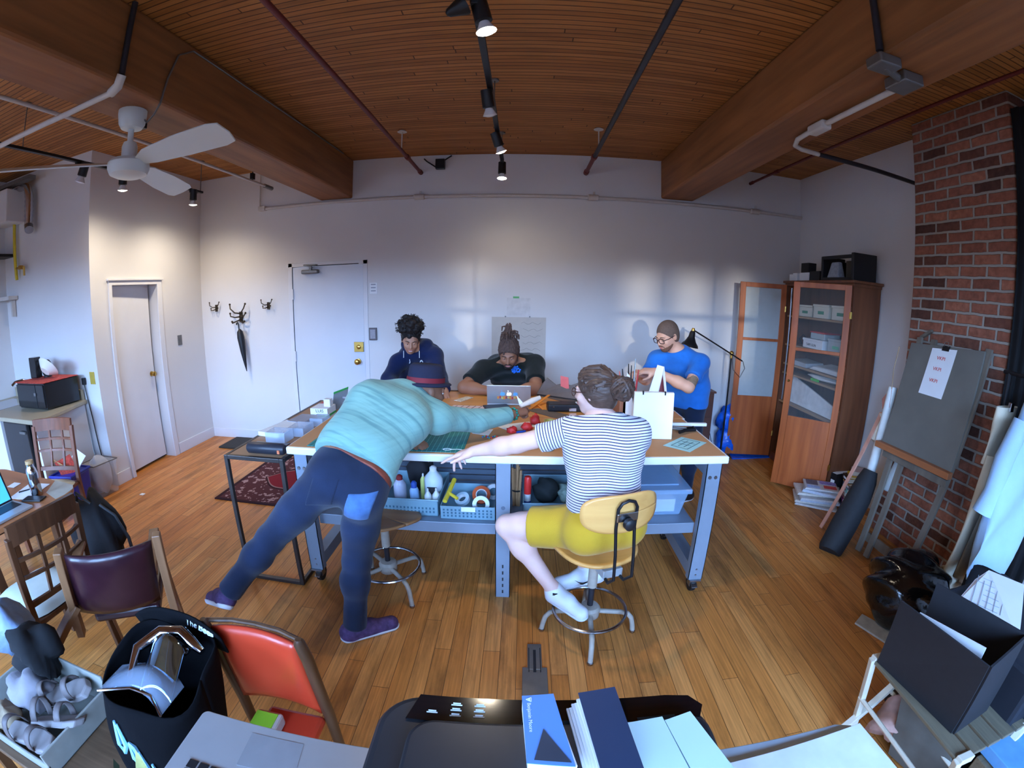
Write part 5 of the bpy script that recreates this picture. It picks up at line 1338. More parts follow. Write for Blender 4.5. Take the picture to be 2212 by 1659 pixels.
# ============================================================ people: smooth bodies grown from blended tapered volumes
class Vol:
    """signed distance field on a grid; adds tapered limbs and ellipsoids with smooth blending"""
    def __init__(s, lo, hi, h):
        s.lo, s.h = np.array(lo, np.float32), h
        s.n = np.ceil((np.array(hi) - np.array(lo)) / h).astype(int) + 1
        s.D = np.full(tuple(s.n), 0.5, np.float32)
        s.off = 0.0
    def _sub(s, lo, hi):
        a = np.clip(np.floor((np.array(lo) - s.lo) / s.h).astype(int), 0, s.n - 1)
        b = np.clip(np.ceil((np.array(hi) - s.lo) / s.h).astype(int) + 1, 1, s.n)
        if np.any(b <= a):
            return None, None
        sl = tuple(slice(x, y) for x, y in zip(a, b))
        ax = [s.lo[i] + s.h * np.arange(a[i], b[i], dtype=np.float32) for i in range(3)]
        return sl, np.meshgrid(*ax, indexing='ij', sparse=True)
    def _mix(s, sl, d, k):
        D = s.D[sl]
        if k > 0:
            h = np.maximum(k - np.abs(D - d), 0) / k
            s.D[sl] = np.minimum(D, d) - h * h * k * 0.25
        else:
            s.D[sl] = np.minimum(D, d)
    def rc(s, a, b, ra, rb, k=0.03, cut=None):
        """tapered limb from a to b; cut = flat end at b"""
        a, b = np.array(a, np.float32), np.array(b, np.float32)
        ra, rb = ra + s.off, rb + s.off
        m = max(ra, rb) + 0.05
        sl, g = s._sub(np.minimum(a, b) - m, np.maximum(a, b) + m)
        if sl is None:
            return s
        u = b - a
        L = float(u @ u) + 1e-9
        p = [g[i] - a[i] for i in range(3)]
        t0 = (p[0] * u[0] + p[1] * u[1] + p[2] * u[2]) / L
        t = np.clip(t0, 0, 1)
        d = np.sqrt(sum((p[i] - t * u[i]) ** 2 for i in range(3))) - (ra + (rb - ra) * t)
        if cut:
            d = np.maximum(d, (t0 - 1) * math.sqrt(L))
        s._mix(sl, d, k)
        return s
    def el(s, c, r, R=None, k=0.03, neg=False):
        c = np.array(c, np.float32)
        r = np.array(r, np.float32) + (0 if neg else s.off)
        m = float(max(r)) + 0.05
        sl, g = s._sub(c - m, c + m)
        if sl is None:
            return s
        p = [g[i] - c[i] for i in range(3)]
        if R is not None:
            q = [p[0] * R[i][0] + p[1] * R[i][1] + p[2] * R[i][2] for i in range(3)]
        else:
            q = p
        k0 = np.sqrt(sum((q[i] / r[i]) ** 2 for i in range(3)))
        k1 = np.sqrt(sum((q[i] / r[i] ** 2) ** 2 for i in range(3))) + 1e-6
        d = k0 * (k0 - 1) / k1
        if neg:
            D = s.D[sl]
            h = np.maximum(k - np.abs(-D - d), 0) / k
            s.D[sl] = -(np.minimum(-D, d) - h * h * k * 0.25)
        else:
            s._mix(sl, d, k)
        return s
    def plane(s, pt, n):
        """keep only the side of the plane away from n"""
        pt, n = np.array(pt, np.float32), np.array(n, np.float32)
        n = n / np.linalg.norm(n)
        g = np.meshgrid(*[s.lo[i] + s.h * np.arange(s.n[i], dtype=np.float32) for i in range(3)], indexing='ij', sparse=True)
        s.D = np.maximum(s.D, sum((g[i] - pt[i]) * n[i] for i in range(3)))
        return s
    def ripple(s, amp, waves):
        """cloth folds: waves = list of (direction*frequency, phase)"""
        g = np.meshgrid(*[s.lo[i] + s.h * np.arange(s.n[i], dtype=np.float32) for i in range(3)], indexing='ij', sparse=True)
        w = 0
        for v, ph in waves:
            w = w + np.sin(g[0] * v[0] + g[1] * v[1] + g[2] * v[2] + ph + 1.3 * np.sin(g[0] * v[1] * 0.5 - g[2] * v[0] * 0.4 + ph))
        s.D = s.D - amp * w / len(waves)
        return s
    def mesh(s):
        F = s.D
        n = s.n
        ins = F < 0
        c = [(i, j, k) for i in (0, 1) for j in (0, 1) for k in (0, 1)]
        cut = lambda A, o: A[o[0]:n[0] - 1 + o[0], o[1]:n[1] - 1 + o[1], o[2]:n[2] - 1 + o[2]]
        cnt = sum(cut(ins, o).astype(np.int8) for o in c)
        act = (cnt > 0) & (cnt < 8)
        ids = np.full(act.shape, -1, np.int64)
        I = np.argwhere(act)
        ids[act] = np.arange(len(I))
        pos = np.zeros((len(I), 3)); wt = np.zeros(len(I))
        for ax in range(3):
            for o in c:
                if o[ax]:
                    continue
                o2 = list(o); o2[ax] = 1
                A = F[I[:, 0] + o[0], I[:, 1] + o[1], I[:, 2] + o[2]]
                B = F[I[:, 0] + o2[0], I[:, 1] + o2[1], I[:, 2] + o2[2]]
                m = (A < 0) != (B < 0)
                t = A[m] / (A[m] - B[m])
                q = np.tile(np.array(o, float), (m.sum(), 1)); q[:, ax] = t
                pos[m] += q; wt[m] += 1
        V = (I + pos / wt[:, None]) * s.h + s.lo
        Q = []
        for ax in range(3):
            a, b = (ax + 1) % 3, (ax + 2) % 3
            sl0 = [slice(None)] * 3; sl1 = [slice(None)] * 3
            sl0[ax] = slice(0, n[ax] - 1); sl1[ax] = slice(1, n[ax])
            E = ins[tuple(sl0)] != ins[tuple(sl1)]
            P = np.argwhere(E)
            ok = (P[:, a] > 0) & (P[:, b] > 0) & (P[:, a] < n[a] - 1) & (P[:, b] < n[b] - 1)
            P = P[ok]
            flip = ins[P[:, 0], P[:, 1], P[:, 2]]
            qs = []
            for da, db in ((1, 1), (0, 1), (0, 0), (1, 0)):
                R_ = P.copy(); R_[:, a] -= da; R_[:, b] -= db
                qs.append(ids[R_[:, 0], R_[:, 1], R_[:, 2]])
            q = np.stack(qs, 1)
            q[~flip] = q[~flip][:, ::-1]
            Q.append(q)
        return V, np.concatenate(Q)
    def build(s, name, mat, parent, smooth_it=2, attr=None):
        V, Q = s.mesh()
        # relax the surface a little
        if smooth_it:
            e = np.concatenate([Q[:, [0, 1]], Q[:, [1, 2]], Q[:, [2, 3]], Q[:, [3, 0]]])
            for _ in range(smooth_it):
                acc = np.zeros_like(V); ct = np.zeros(len(V))
                np.add.at(acc, e[:, 0], V[e[:, 1]]); np.add.at(ct, e[:, 0], 1)
                np.add.at(acc, e[:, 1], V[e[:, 0]]); np.add.at(ct, e[:, 1], 1)
                V = V * 0.5 + 0.5 * acc / np.maximum(ct, 1)[:, None]
        o = Vector((0, 0, 0)); pw = parent
        while pw:
            o += pw.location
            pw = pw.parent
        me = bpy.data.meshes.new(name)
        W = V - np.array(o)
        me.vertices.add(len(W)); me.vertices.foreach_set('co', W.astype(np.float32).ravel())
        me.loops.add(len(Q) * 4); me.loops.foreach_set('vertex_index', Q.astype(np.int32).ravel())
        me.polygons.add(len(Q))
        me.polygons.foreach_set('loop_start', np.arange(0, len(Q) * 4, 4, dtype=np.int32))
        me.update(calc_edges=True)
        me.validate()
        me.polygons.foreach_set('use_smooth', np.ones(len(me.polygons), bool))
        me.materials.append(mat)
        if attr:
            at = me.attributes.new('along', 'FLOAT', 'POINT')
            at.data.foreach_set('value', attr(V).astype(np.float32))
        ob = bpy.data.objects.new(name, me)
        COL.objects.link(ob)
        ob.parent = parent
        return ob

def V3(*a):
    return np.array(a, float)
def unit(v):
    v = np.array(v, float)
    return v / np.linalg.norm(v)
def lerp(a, b, t):
    return np.array(a, float) * (1 - t) + np.array(b, float) * t

def head_axes(f, up=(0, 0, 1)):
    f = unit(f)
    r = unit(np.cross(f, up))
    u = np.cross(r, f)
    return r, f, u
def hp(c, A, x, y, z, s=1.0):
    """point in head coordinates: x to the right of the face's own axis, y forward, z up"""
    return np.array(c) + s * (A[0] * x + A[1] * y + A[2] * z)
def head_ops(S, c, A, s=1.0, jaw=1.0, nose=1.0):
    R = np.stack(A)
    S.el(hp(c, A, 0, -0.012, 0.030, s), V3(0.074, 0.092, 0.088) * s, R, 0.02)
    S.el(hp(c, A, 0, 0.022, -0.030, s), V3(0.060 * jaw, 0.072, 0.074) * s, R, 0.03)
    S.el(hp(c, A, 0, 0.062, -0.085, s), V3(0.028 * jaw, 0.024, 0.020) * s, R, 0.03)
    S.rc(hp(c, A, 0, 0.088, 0.020, s), hp(c, A, 0, 0.108 * (0.5 + 0.5 * nose), -0.022, s), 0.008 * s, 0.012 * s, 0.012)
    for sx in (-1, 1):
        S.el(hp(c, A, sx * 0.012, 0.094, -0.027, s), V3(0.009, 0.010, 0.008) * s, R, 0.008)
        S.el(hp(c, A, sx * 0.030, 0.080, 0.027, s), V3(0.022, 0.012, 0.009) * s, R, 0.012)
        S.el(hp(c, A, sx * 0.036, 0.064, -0.022, s), V3(0.022, 0.022, 0.020) * s, R, 0.02)
        S.el(hp(c, A, sx * 0.030, 0.092, 0.008, s), V3(0.016, 0.012, 0.010) * s, R, 0.010, neg=True)
        S.el(hp(c, A, sx * 0.076, -0.008, -0.004, s), V3(0.008, 0.018, 0.030) * s, R, 0.006)
    S.el(hp(c, A, 0, 0.088, -0.056, s), V3(0.022, 0.010, 0.012) * s, R, 0.012)
    return S
def face_parts(c, A, s, parent, skin, lipm, browm, lids=True, brow=True):
    """eyes with lids, brows and lips as parts"""
    R = Matrix(np.stack(A).T.tolist())
    body = parent
    for sx in (-1, 1):
        e = MB()
        e.ball(hp(c, A, sx * 0.030, 0.081, 0.009, s), 0.0105 * s, 12)
        eo = e.build('eye', M_EYE, body, smooth=True)
        MB().ball(hp(c, A, sx * 0.030, 0.0885, 0.006, s), (0.005 * s, 0.0035 * s, 0.005 * s), 10, R).build('iris', M_IRIS, eo, smooth=True)
        if lids:
            MB().ball(hp(c, A, sx * 0.030, 0.081, 0.013, s), (0.013 * s, 0.0118 * s, 0.0095 * s), 12, R).build('eyelid', skin, body, smooth=True)
        if brow:
            MB().tube([hp(c, A, sx * 0.014, 0.093, 0.028, s), hp(c, A, sx * 0.030, 0.0925, 0.034, s), hp(c, A, sx * 0.048, 0.080, 0.029, s)], [0.003 * s, 0.0035 * s, 0.002 * s], 6).build('eyebrow', browm, body, smooth=True)
    b = MB()
    b.ball(hp(c, A, 0, 0.0965, -0.0515, s), (0.021 * s, 0.006 * s, 0.0045 * s), 12, R)
    b.ball(hp(c, A, 0, 0.0955, -0.0600, s), (0.018 * s, 0.006 * s, 0.0055 * s), 12, R)
    b.build('lips', lipm, body, smooth=True)

def hand_ops(S, w, d, n, side, curls, spread=0.0, s=1.0, thumb=(0.9, 0.5, 0.2), tcurl=0.3):
    """hand from wrist w along d; n = back of the hand; side = +1/-1 which side the thumb is on (along n x d)"""
    d, n = unit(d), unit(n)
    a = np.cross(n, d) * side            # towards the thumb
    n = np.cross(d, a) * side if False else unit(n - d * (n @ d))
    w = np.array(w, float)
    offs = [0.026, 0.009, -0.009, -0.026]
    lens = [(0.040, 0.024, 0.020), (0.044, 0.028, 0.021), (0.041, 0.026, 0.020), (0.032, 0.020, 0.018)]
    kn = []
    for o, ln in zip(offs, (0.088, 0.092, 0.088, 0.080)):
        kp = w + (d * ln + a * o) * s
        kn.append(kp)
        S.rc(w + a * o * 0.55 * s + d * 0.012 * s, kp, 0.0165 * s, 0.0125 * s, 0.012)
    S.el(w + (d * 0.03 + a * 0.022 - n * 0.008) * s, V3(0.020, 0.020, 0.018) * s, None, 0.015)
    for i in range(4):
        p = kn[i]
        sp = spread * (1.5 - i) / 1.5
        dd = unit(d + a * sp)
        ang = 0.0
        for j in range(3):
            ang += curls[i][j]
            v = dd * math.cos(ang) - n * math.sin(ang)
            q = p + v * lens[i][j] * s
            r0 = (0.0098, 0.0088, 0.0080)[j] * s * (0.88 if i == 3 else 1)
            r1 = (0.0088, 0.0080, 0.0066)[j] * s * (0.88 if i == 3 else 1)
            S.rc(p, q, r0, r1, 0.004)
            p = q
    p = w + (d * 0.022 + a * 0.024 - n * 0.006) * s
    v = unit(d * thumb[0] + a * thumb[1] - n * thumb[2])
    v2 = unit(v + d * tcurl - a * tcurl * 0.8)
    q = p + v * 0.042 * s
    S.rc(p, q, 0.0150 * s, 0.0112 * s, 0.010)
    q2 = q + v2 * 0.030 * s
    S.rc(q, q2, 0.0108 * s, 0.0095 * s, 0.004)
    S.rc(q2, q2 + unit(v2 + (v2 - v)) * 0.022 * s, 0.0095 * s, 0.0078 * s, 0.004)
    return S

def torso_ops(S, P, W, C, N, Rp, Rw, Rc, hip=0.085, waist=0.060, chest=0.085, rp=0.105, rw=0.092, rcx=0.108, fwd=None):
    for t in (-1, 0, 1):
        p, w, c = np.array(P) + Rp * hip * t, np.array(W) + Rw * waist * t, np.array(C) + Rc * chest * t
        S.rc(p, w, rp, rw, 0.05)
        S.rc(w, c, rw, rcx, 0.05)
        S.rc(c, lerp(c, N, 0.75), rcx * 0.95, 0.055, 0.05)
    return S
def shoulder_ops(S, N, L, R_, r=0.058):
    for q in (L, R_):
        S.rc(lerp(N, q, 0.15), q, 0.055, r, 0.05)
        S.el(q, V3(1, 1, 1) * r, None, 0.04)
    return S
def arm_ops(S, sh, el, wr, r=(0.052, 0.041, 0.040, 0.027)):
    S.rc(sh, el, r[0], r[1], 0.03)
    S.rc(el, lerp(el, wr, 0.35), r[2], r[2] * 1.03, 0.03)
    S.rc(lerp(el, wr, 0.3), wr, r[2] * 1.02, r[3], 0.03)
    return S
def leg_ops(S, h, k, a, r=(0.086, 0.058, 0.055, 0.036), back=(0, -1, 0)):
    S.rc(h, lerp(h, k, 0.55), r[0], lerp(r[0], r[1], 0.45), 0.04)
    S.rc(lerp(h, k, 0.5), k, lerp(r[0], r[1], 0.42), r[1], 0.03)
    S.rc(k, lerp(k, a, 0.35), r[1] * 0.94, r[2], 0.03)
    S.el(lerp(k, a, 0.28) + unit(back) * 0.018, V3(1, 1, 1) * r[2] * 0.95, None, 0.04)
    S.rc(lerp(k, a, 0.3), a, r[2], r[3], 0.03)
    return S
def foot_ops(S, a, heel, toe, r=0.036):
    S.rc(a, heel, r, r * 0.95, 0.02)
    S.rc(a, lerp(heel, toe, 0.55) + V3(0, 0, 0.012), r, r * 0.95, 0.03)
    S.rc(heel, toe, r * 0.92, r * 0.72, 0.03)
    return S
def bounds(pts, m):
    p = np.array([np.array(q, float) for q in pts])
    return p.min(0) - m, p.max(0) + m

M_EYE = pm('eye_white', (226, 220, 214), rough=0.2, var=0.02)
M_IRIS = pm('dark_iris', (40, 26, 20), rough=0.15, var=0.1)
def skin_mat(name, c, red=0.0):
    m = pm(name, c, rough=0.5, var=0.07, scale=9, bump=0.05, bscale=220, spec=0.4)
    b = m.node_tree.nodes['Principled BSDF']
    b.inputs['Subsurface Weight'].default_value = 0.08
    b.inputs['Subsurface Radius'].default_value = (0.02, 0.008, 0.004)
    b.inputs['Subsurface Scale'].default_value = 0.3
    return m
def cloth_mat(name, c, var=0.10, scale=60, bump=0.25, stretch=None, rough=0.85):
    m = pm(name, c, rough=rough, var=var, scale=scale, bump=bump, spec=0.15, bscale=420 if not stretch else None, stretch=stretch, sheen=0.15)
    return m
def stripe_mat(name, base, line, period, duty):
    m = cloth_mat(name, base, var=0.03)
    N, L = nodes(m)
    b = N['Principled BSDF']
    src = b.inputs['Base Color'].links[0].from_socket
    at = N.new('ShaderNodeAttribute'); at.attribute_name = 'along'
    a = N.new('ShaderNodeMath'); a.operation = 'DIVIDE'; a.inputs[1].default_value = period
    L.new(at.outputs['Fac'], a.inputs[0])
    f = N.new('ShaderNodeMath'); f.operation = 'FRACT'; L.new(a.outputs[0], f.inputs[0])
    g = N.new('ShaderNodeMath'); g.operation = 'LESS_THAN'; g.inputs[1].default_value = duty; L.new(f.outputs[0], g.inputs[0])
    mx = N.new('ShaderNodeMix'); mx.data_type = 'RGBA'
    L.new(g.outputs[0], mx.inputs[0]); L.new(src, mx.inputs[6]); mx.inputs[7].default_value = lin(*line)
    L.new(mx.outputs[2], b.inputs['Base Color'])
    return m
FOLD = lambda sc, seed: [(rng2.normal(size=3) * sc, rng2.uniform(0, 6)) for _ in range(5)]
rng2 = np.random.default_rng(11)

# ------------------------------------------------------------ A: the man with the hat, leaning over the bench on one leg
pA = thing('person', 'person in dark fedora, teal shirt and jeans leaning over the bench on one leg', 'person', (-0.80, 1.78, 0.0))
SK_A = skin_mat('brown_skin', (142, 98, 76))
P, W, C, N = V3(-0.775, 1.80, 0.925), V3(-0.745, 1.90, 1.03), V3(-0.66, 2.10, 1.145), V3(-0.60, 2.27, 1.205)
Rp, Rw, Rc = unit((0.86, 0.05, -0.36)), unit((0.88, 0.08, -0.34)), unit((0.90, 0.12, -0.36))
shL, shR = V3(-0.775, 2.19, 1.205), V3(-0.445, 2.25, 1.09)
elL, wrL = V3(-0.74, 2.36, 1.03), V3(-0.585, 2.295, 0.955)
elR, wrR = V3(-0.245, 2.43, 1.025), V3(-0.045, 2.595, 1.025)
hipL, knL, anL = V3(-0.86, 1.775, 0.93), V3(-1.18, 1.69, 0.615), V3(-1.405, 1.575, 0.355)
hipR, knR, anR = V3(-0.70, 1.81, 0.87), V3(-0.785, 1.80, 0.475), V3(-0.835, 1.765, 0.095)
heelL, toeL = V3(-1.435, 1.545, 0.300), V3(-1.575, 1.62, 0.235)
heelR, toeR = V3(-0.86, 1.745, 0.040), V3(-0.69, 1.865, 0.032)
hA = V3(-0.515, 2.345, 1.205)
AxA = head_axes((0.72, 0.62, -0.22), (0.10, 0.12, 1))
hdR, hnR = unit(wrR - elR + V3(0, 0.0, 0.03)), (0.1, -0.35, 0.95)
lo, hi = bounds([hipL, heelL, toeL, heelR, toeR, wrR + V3(0.2, 0.12, 0), wrL, hA + V3(0, 0, 0.1), shL], 0.16)
lo[2] = -0.01
def A_torso(S):
    torso_ops(S, P, W, C, N, Rp, Rw, Rc, hip=0.080, waist=0.066, chest=0.088, rp=0.105, rw=0.098, rcx=0.108)
    shoulder_ops(S, N, shL, shR, 0.060)
def A_legs(S):
    S.rc(P + Rp * 0.07, P - Rp * 0.07, 0.108, 0.108, 0.03)
    S.el(P + Rp * 0.075 + V3(0, -0.045, -0.055), (0.085, 0.085, 0.095), None, 0.04)
    S.el(P - Rp * 0.075 + V3(0, -0.045, -0.05), (0.085, 0.085, 0.09), None, 0.04)
    leg_ops(S, hipL, knL, anL, (0.092, 0.062, 0.060, 0.042), (0.2, -0.9, 0.1))
    leg_ops(S, hipR, knR, anR, (0.092, 0.062, 0.060, 0.042), (-0.3, -0.9, 0.0))
S = Vol(lo, hi, 0.0062)
S.off = -0.008
A_torso(S); A_legs(S)
S.off = 0
S.rc(N, hA + AxA[2] * -0.06, 0.056, 0.052, 0.04)
head_ops(S, hA, AxA)
arm_ops(S, shL, elL, wrL); arm_ops(S, shR, elR, wrR)
hand_ops(S, wrR, hdR, hnR, 1, [(0.35, 0.5, 0.2), (1.1, 1.5, 0.9), (1.2, 1.5, 0.9), (1.2, 1.5, 0.9)], s=0.98, thumb=(0.75, 0.35, 0.35), tcurl=0.5)
hand_ops(S, wrL, unit((0.78, -0.52, -0.30)), (0.25, -0.1, 0.96), -1, [(0.35, 0.45, 0.2), (0.4, 0.5, 0.25), (0.45, 0.5, 0.3), (0.5, 0.6, 0.3)], spread=0.2, s=0.95)
foot_ops(S, anR, heelR, toeR); foot_ops(S, anL, heelL, toeL)
bodyA = S.build('body', SK_A, pA)
face_parts(hA, AxA, 1.0, pA, SK_A, pm('brown_lips', (128, 78, 68), rough=0.4), pm('black_hair', (24, 20, 20), rough=0.7), brow=True)
# shirt
spine = [(P, 0.0), (W, 0.14), (C, 0.36), (N, 0.52)]
TEAL = cloth_mat('teal_heathered_cotton', (124, 168, 160), var=0.08, scale=2.6, stretch=(2.0, 2.0, 26.0), bump=0.15)
def heather(m, dark):
    N_, L_ = nodes(m)
    b = N_['Principled BSDF']
    src = b.inputs['Base Color'].links[0].from_socket
    at = N_.new('ShaderNodeAttribute'); at.attribute_name = 'along'
    tc = [n for n in N_ if n.type == 'TEX_COORD'][0]
    cb = N_.new('ShaderNodeCombineXYZ')
    sx = N_.new('ShaderNodeSeparateXYZ'); L_.new(tc.outputs['Object'], sx.inputs[0])
    mu = N_.new('ShaderNodeMath'); mu.operation = 'MULTIPLY'; mu.inputs[1].default_value = 26.0
    L_.new(at.outputs['Fac'], mu.inputs[0])
    m2 = N_.new('ShaderNodeMath'); m2.operation = 'MULTIPLY'; m2.inputs[1].default_value = 2.2; L_.new(sx.outputs['X'], m2.inputs[0])
    m3 = N_.new('ShaderNodeMath'); m3.operation = 'MULTIPLY'; m3.inputs[1].default_value = 2.2; L_.new(sx.outputs['Y'], m3.inputs[0])
    L_.new(m2.outputs[0], cb.inputs[0]); L_.new(m3.outputs[0], cb.inputs[1]); L_.new(mu.outputs[0], cb.inputs[2])
    no = N_.new('ShaderNodeTexNoise'); no.inputs['Scale'].default_value = 1.6; no.inputs['Detail'].default_value = 4
    L_.new(cb.outputs[0], no.inputs['Vector'])
    mr = N_.new('ShaderNodeMapRange'); mr.inputs[1].default_value = 0.50; mr.inputs[2].default_value = 0.70
    mr.inputs[4].default_value = 0.6
    L_.new(no.outputs['Fac'], mr.inputs[0])
    mx = N_.new('ShaderNodeMix'); mx.data_type = 'RGBA'
    L_.new(mr.outputs[0], mx.inputs[0]); L_.new(src, mx.inputs[6]); mx.inputs[7].default_value = lin(*dark)
    L_.new(mx.outputs[2], b.inputs['Base Color'])
heather(TEAL, (66, 112, 116))
upA = unit(N - P)
def alongA(V):
    return (V - P) @ upA
S = Vol(lo, hi, 0.0062)
S.off = 0.020
A_torso(S)
S.rc(W - Rw * 0.03, W + Rw * 0.05 - upA * 0.05 + V3(0.02, 0.03, -0.05), 0.09, 0.085, 0.06)
hemn = unit(-upA + V3(0.35, 0, -0.15) * 0.3)
S.ripple(0.0055, FOLD(22, 1) + [(V3(30, 10, -50), 0.3)])
S.plane(P + upA * 0.055, hemn)
S.plane(N + upA * 0.035, upA)
S.off = 0.014
S.rc(shR, elR, 0.056, 0.050, 0.04); S.rc(elR, lerp(elR, wrR, 0.86), 0.050, 0.036, 0.03, cut=True)
S.rc(shL, elL, 0.056, 0.050, 0.04); S.rc(elL, lerp(elL, wrL, 0.80), 0.050, 0.038, 0.03, cut=True)
S.build('shirt', TEAL, pA, attr=alongA)
# jeans
DENIM = cloth_mat('blue_denim', (30, 40, 62), var=0.35, scale=7, bump=0.3)
S = Vol(lo, hi, 0.0062)
S.off = 0.008
S.rc(P + Rp * 0.07 + upA * 0.05, P - Rp * 0.07 + upA * 0.05, 0.100, 0.100, 0.03)
A_legs(S)
S.ripple(0.004, FOLD(24, 2) + [(V3(10, 10, 70), 1.0)])
for a_, k_ in ((anL, knL), (anR, knR)):
    d_ = unit(a_ - k_)
    S.rc(a_ - d_ * 0.09, a_ + d_ * 0.005, 0.050, 0.055, 0.02, cut=True)
S.plane(P + upA * 0.085, upA)
jeans = S.build('jeans', DENIM, pA)
def onto(Pc, dirn, w, h, name, mat, par, up, off=0.128, th=0.004):
    pass
LEATH = pm('brown_leather', (120, 56, 40), rough=0.5, var=0.15)
S = Vol(lo, hi, 0.0062)
S.off = 0.016
S.rc(P + Rp * 0.07 + upA * 0.05, P - Rp * 0.07 + upA * 0.05, 0.100, 0.100, 0.03)
S.rc(P + Rp * 0.07, P - Rp * 0.07, 0.105, 0.105, 0.03)
S.plane(P + upA * 0.075, upA); S.plane(P + upA * 0.040, -upA)
S.build('belt', LEATH, pA)
# back pockets, the right one worn pale
M_PATCH = cloth_mat('worn_pale_denim', (70, 104, 150), var=0.4, scale=14)
for sx, mt, nm in ((1, M_PATCH, 'worn_pocket'), (-1, DENIM, 'pocket')):
    c = P + Rp * 0.085 * sx + V3(0.0, -0.085, -0.055)
    S = Vol(c - 0.13, c + 0.13, 0.006)
    S.off = 0.012
    A_legs(S)
    S.ripple(0.0, FOLD(1, 1))
    for nn, dd in ((Rp, 0.058), (-Rp, 0.058), (V3(0, 0, 1), 0.066), (V3(0, 0, -1), 0.066), (V3(0, 1, 0), 0.02)):
        S.plane(c + unit(nn) * dd, nn)
    S.build(nm, mt, jeans)
# shoes: purple patterned uppers and white soles
PURP = pm('purple_knit', (78, 58, 98), rough=0.85, var=0.45, scale=38, bump=0.3)
SOLE = pm('white_rubber_sole', (214, 218, 226), rough=0.5, var=0.04)
def shoe(a_, heel, toe, up, parent, upm, name='shoe', r=0.044, extra=None):
    d_ = unit(toe - heel); up = unit(up - d_ * (np.array(up) @ d_))
    l0, h0 = bounds([a_, heel, toe], 0.11)
    S = Vol(l0, h0, 0.0055)
    S.rc(heel - d_ * 0.012 + up * 0.012, toe + d_ * 0.018 + up * 0.002, r, r * 0.92, 0.03)
    S.rc(heel + up * 0.02, lerp(heel, toe, 0.5) + up * 0.024, r * 1.0, r * 0.95, 0.03)
    S.rc(heel + up * 0.015, a_ + (a_ - heel) * 0.05, r, r * 0.98, 0.03)
    S.plane(heel - up * 0.030, -up)
    sh = S.build(name, upm, parent)
    S = Vol(l0, h0, 0.0055)
    S.off = 0.004
    S.rc(heel - d_ * 0.014, toe + d_ * 0.020, r, r * 0.95, 0.03)
    S.plane(heel - up * 0.012, up); S.plane(heel - up * 0.036, -up)
    S.build('sole', SOLE, sh)
    return sh
shoe(anR, heelR, toeR, V3(0, 0, 1), pA, PURP)
shoe(anL, heelL, toeL, unit(V3(0.35, 0.25, 0.62)), pA, PURP)
# hat: dark felt fedora with a red band
FELT = pm('navy_felt', (30, 34, 58), rough=0.9, var=0.12, scale=40, bump=0.1)
MH = Matrix.Identity(4)
hz_ = unit(AxA[2] + AxA[1] * -0.10)
hx_ = AxA[0]; hy_ = np.cross(hz_, hx_)
hc = hp(hA, AxA, 0, -0.012, 0.030)
for i, v in enumerate((hx_, hy_, hz_)):
    for j in range(3):
        MH[j][i] = v[j]
for j in range(3):
    MH[j][3] = hc[j]
MHs = MH @ Matrix.Diagonal((0.92, 1.12, 1, 1))
hat = MB(MHs).lathe([(0.088, 0.012), (0.125, 0.008), (0.132, 0.016), (0.126, 0.022), (0.096, 0.024), (0.094, 0.03), (0.092, 0.07), (0.086, 0.108), (0.070, 0.122), (0.04, 0.116), (0.002, 0.110)], n=40, cap=False).build('hat', FELT, pA, smooth=True, angle=180)
MB(MHs).lathe([(0.0975, 0.026), (0.0965, 0.052)], n=40, cap=False).build('hat_band', pm('red_band', (122, 30, 42), rough=0.7), hat, smooth=True)
# bracelets
b = MB()
dW = unit(wrR - elR)
Mq = Matrix.Translation(wrR - dW * 0.002) @ Vector(dW).to_track_quat('Z', 'Y').to_matrix().to_4x4()
for k in range(14):
    a = 2 * pi * k / 14
    b.M = Mq
    b.ball((0.034 * math.cos(a), 0.034 * math.sin(a), 0.006 * (k % 2)), 0.0075, 8)
b.build('bead_bracelet', pm('green_bracelet', (30, 130, 110), rough=0.3, var=0.3), pA, smooth=True)
# the cone-shaped tool in his hand
hR = wrR + hdR * 0.075
t = thing('paper_cone', 'pale rolled cone held in the hand of the leaning man above the papers', 'craft tool', tuple(hR + V3(0.0, 0.0, 0.0)))
MB().tube([hR + V3(-0.02, 0.0, 0.028), hR + V3(0.05, 0.03, 0.055), hR + V3(0.10, 0.05, 0.073)], [0.012, 0.019, 0.013], 14).build('cone', pm('pale_wood', (214, 196, 178), rough=0.6), t, smooth=True)
MB().slab([hR + V3(-0.025, 0.0, 0.03), hR + V3(0.01, 0.01, 0.03), hR + V3(-0.045, 0.0, 0.095)], (0.0, 0.001, 0.0)).build('paper_tip', M_PAPER, t)

# ------------------------------------------------------------ B: the woman on the stool
pB = thing('person', 'person with a dark bun, striped tee and mustard shorts sitting on the plywood stool', 'person', (0.40, 1.92, 0.55))
SK_B = skin_mat('fair_skin', (226, 186, 172))
P, W, C, N = V3(0.405, 1.905, 0.665), V3(0.395, 1.925, 0.83), V3(0.385, 1.955, 1.02), V3(0.375, 1.985, 1.165)
fB = unit((-0.35, 0.94, 0))
Rp = unit((0.94, 0.30, 0)); Rw = unit((0.97, 0.18, 0)); Rc = unit((0.98, -0.05, 0.0))
shL, shR = V3(0.225, 1.985, 1.115), V3(0.535, 1.965, 1.115)
elL, wrL = V3(-0.020, 2.02, 1.035), V3(-0.235, 2.105, 0.962)
elR, wrR = V3(0.60, 2.14, 0.99), V3(0.44, 2.30, 0.955)
hipL, knL, anL = V3(0.31, 1.93, 0.645), V3(-0.06, 2.055, 0.575), V3(0.180, 1.945, 0.265)
hipR, knR, anR = V3(0.50, 1.99, 0.645), V3(0.44, 2.38, 0.60), V3(0.375, 2.12, 0.30)
heelL, toeL = V3(0.195, 1.945, 0.215), V3(0.305, 1.84, 0.198)
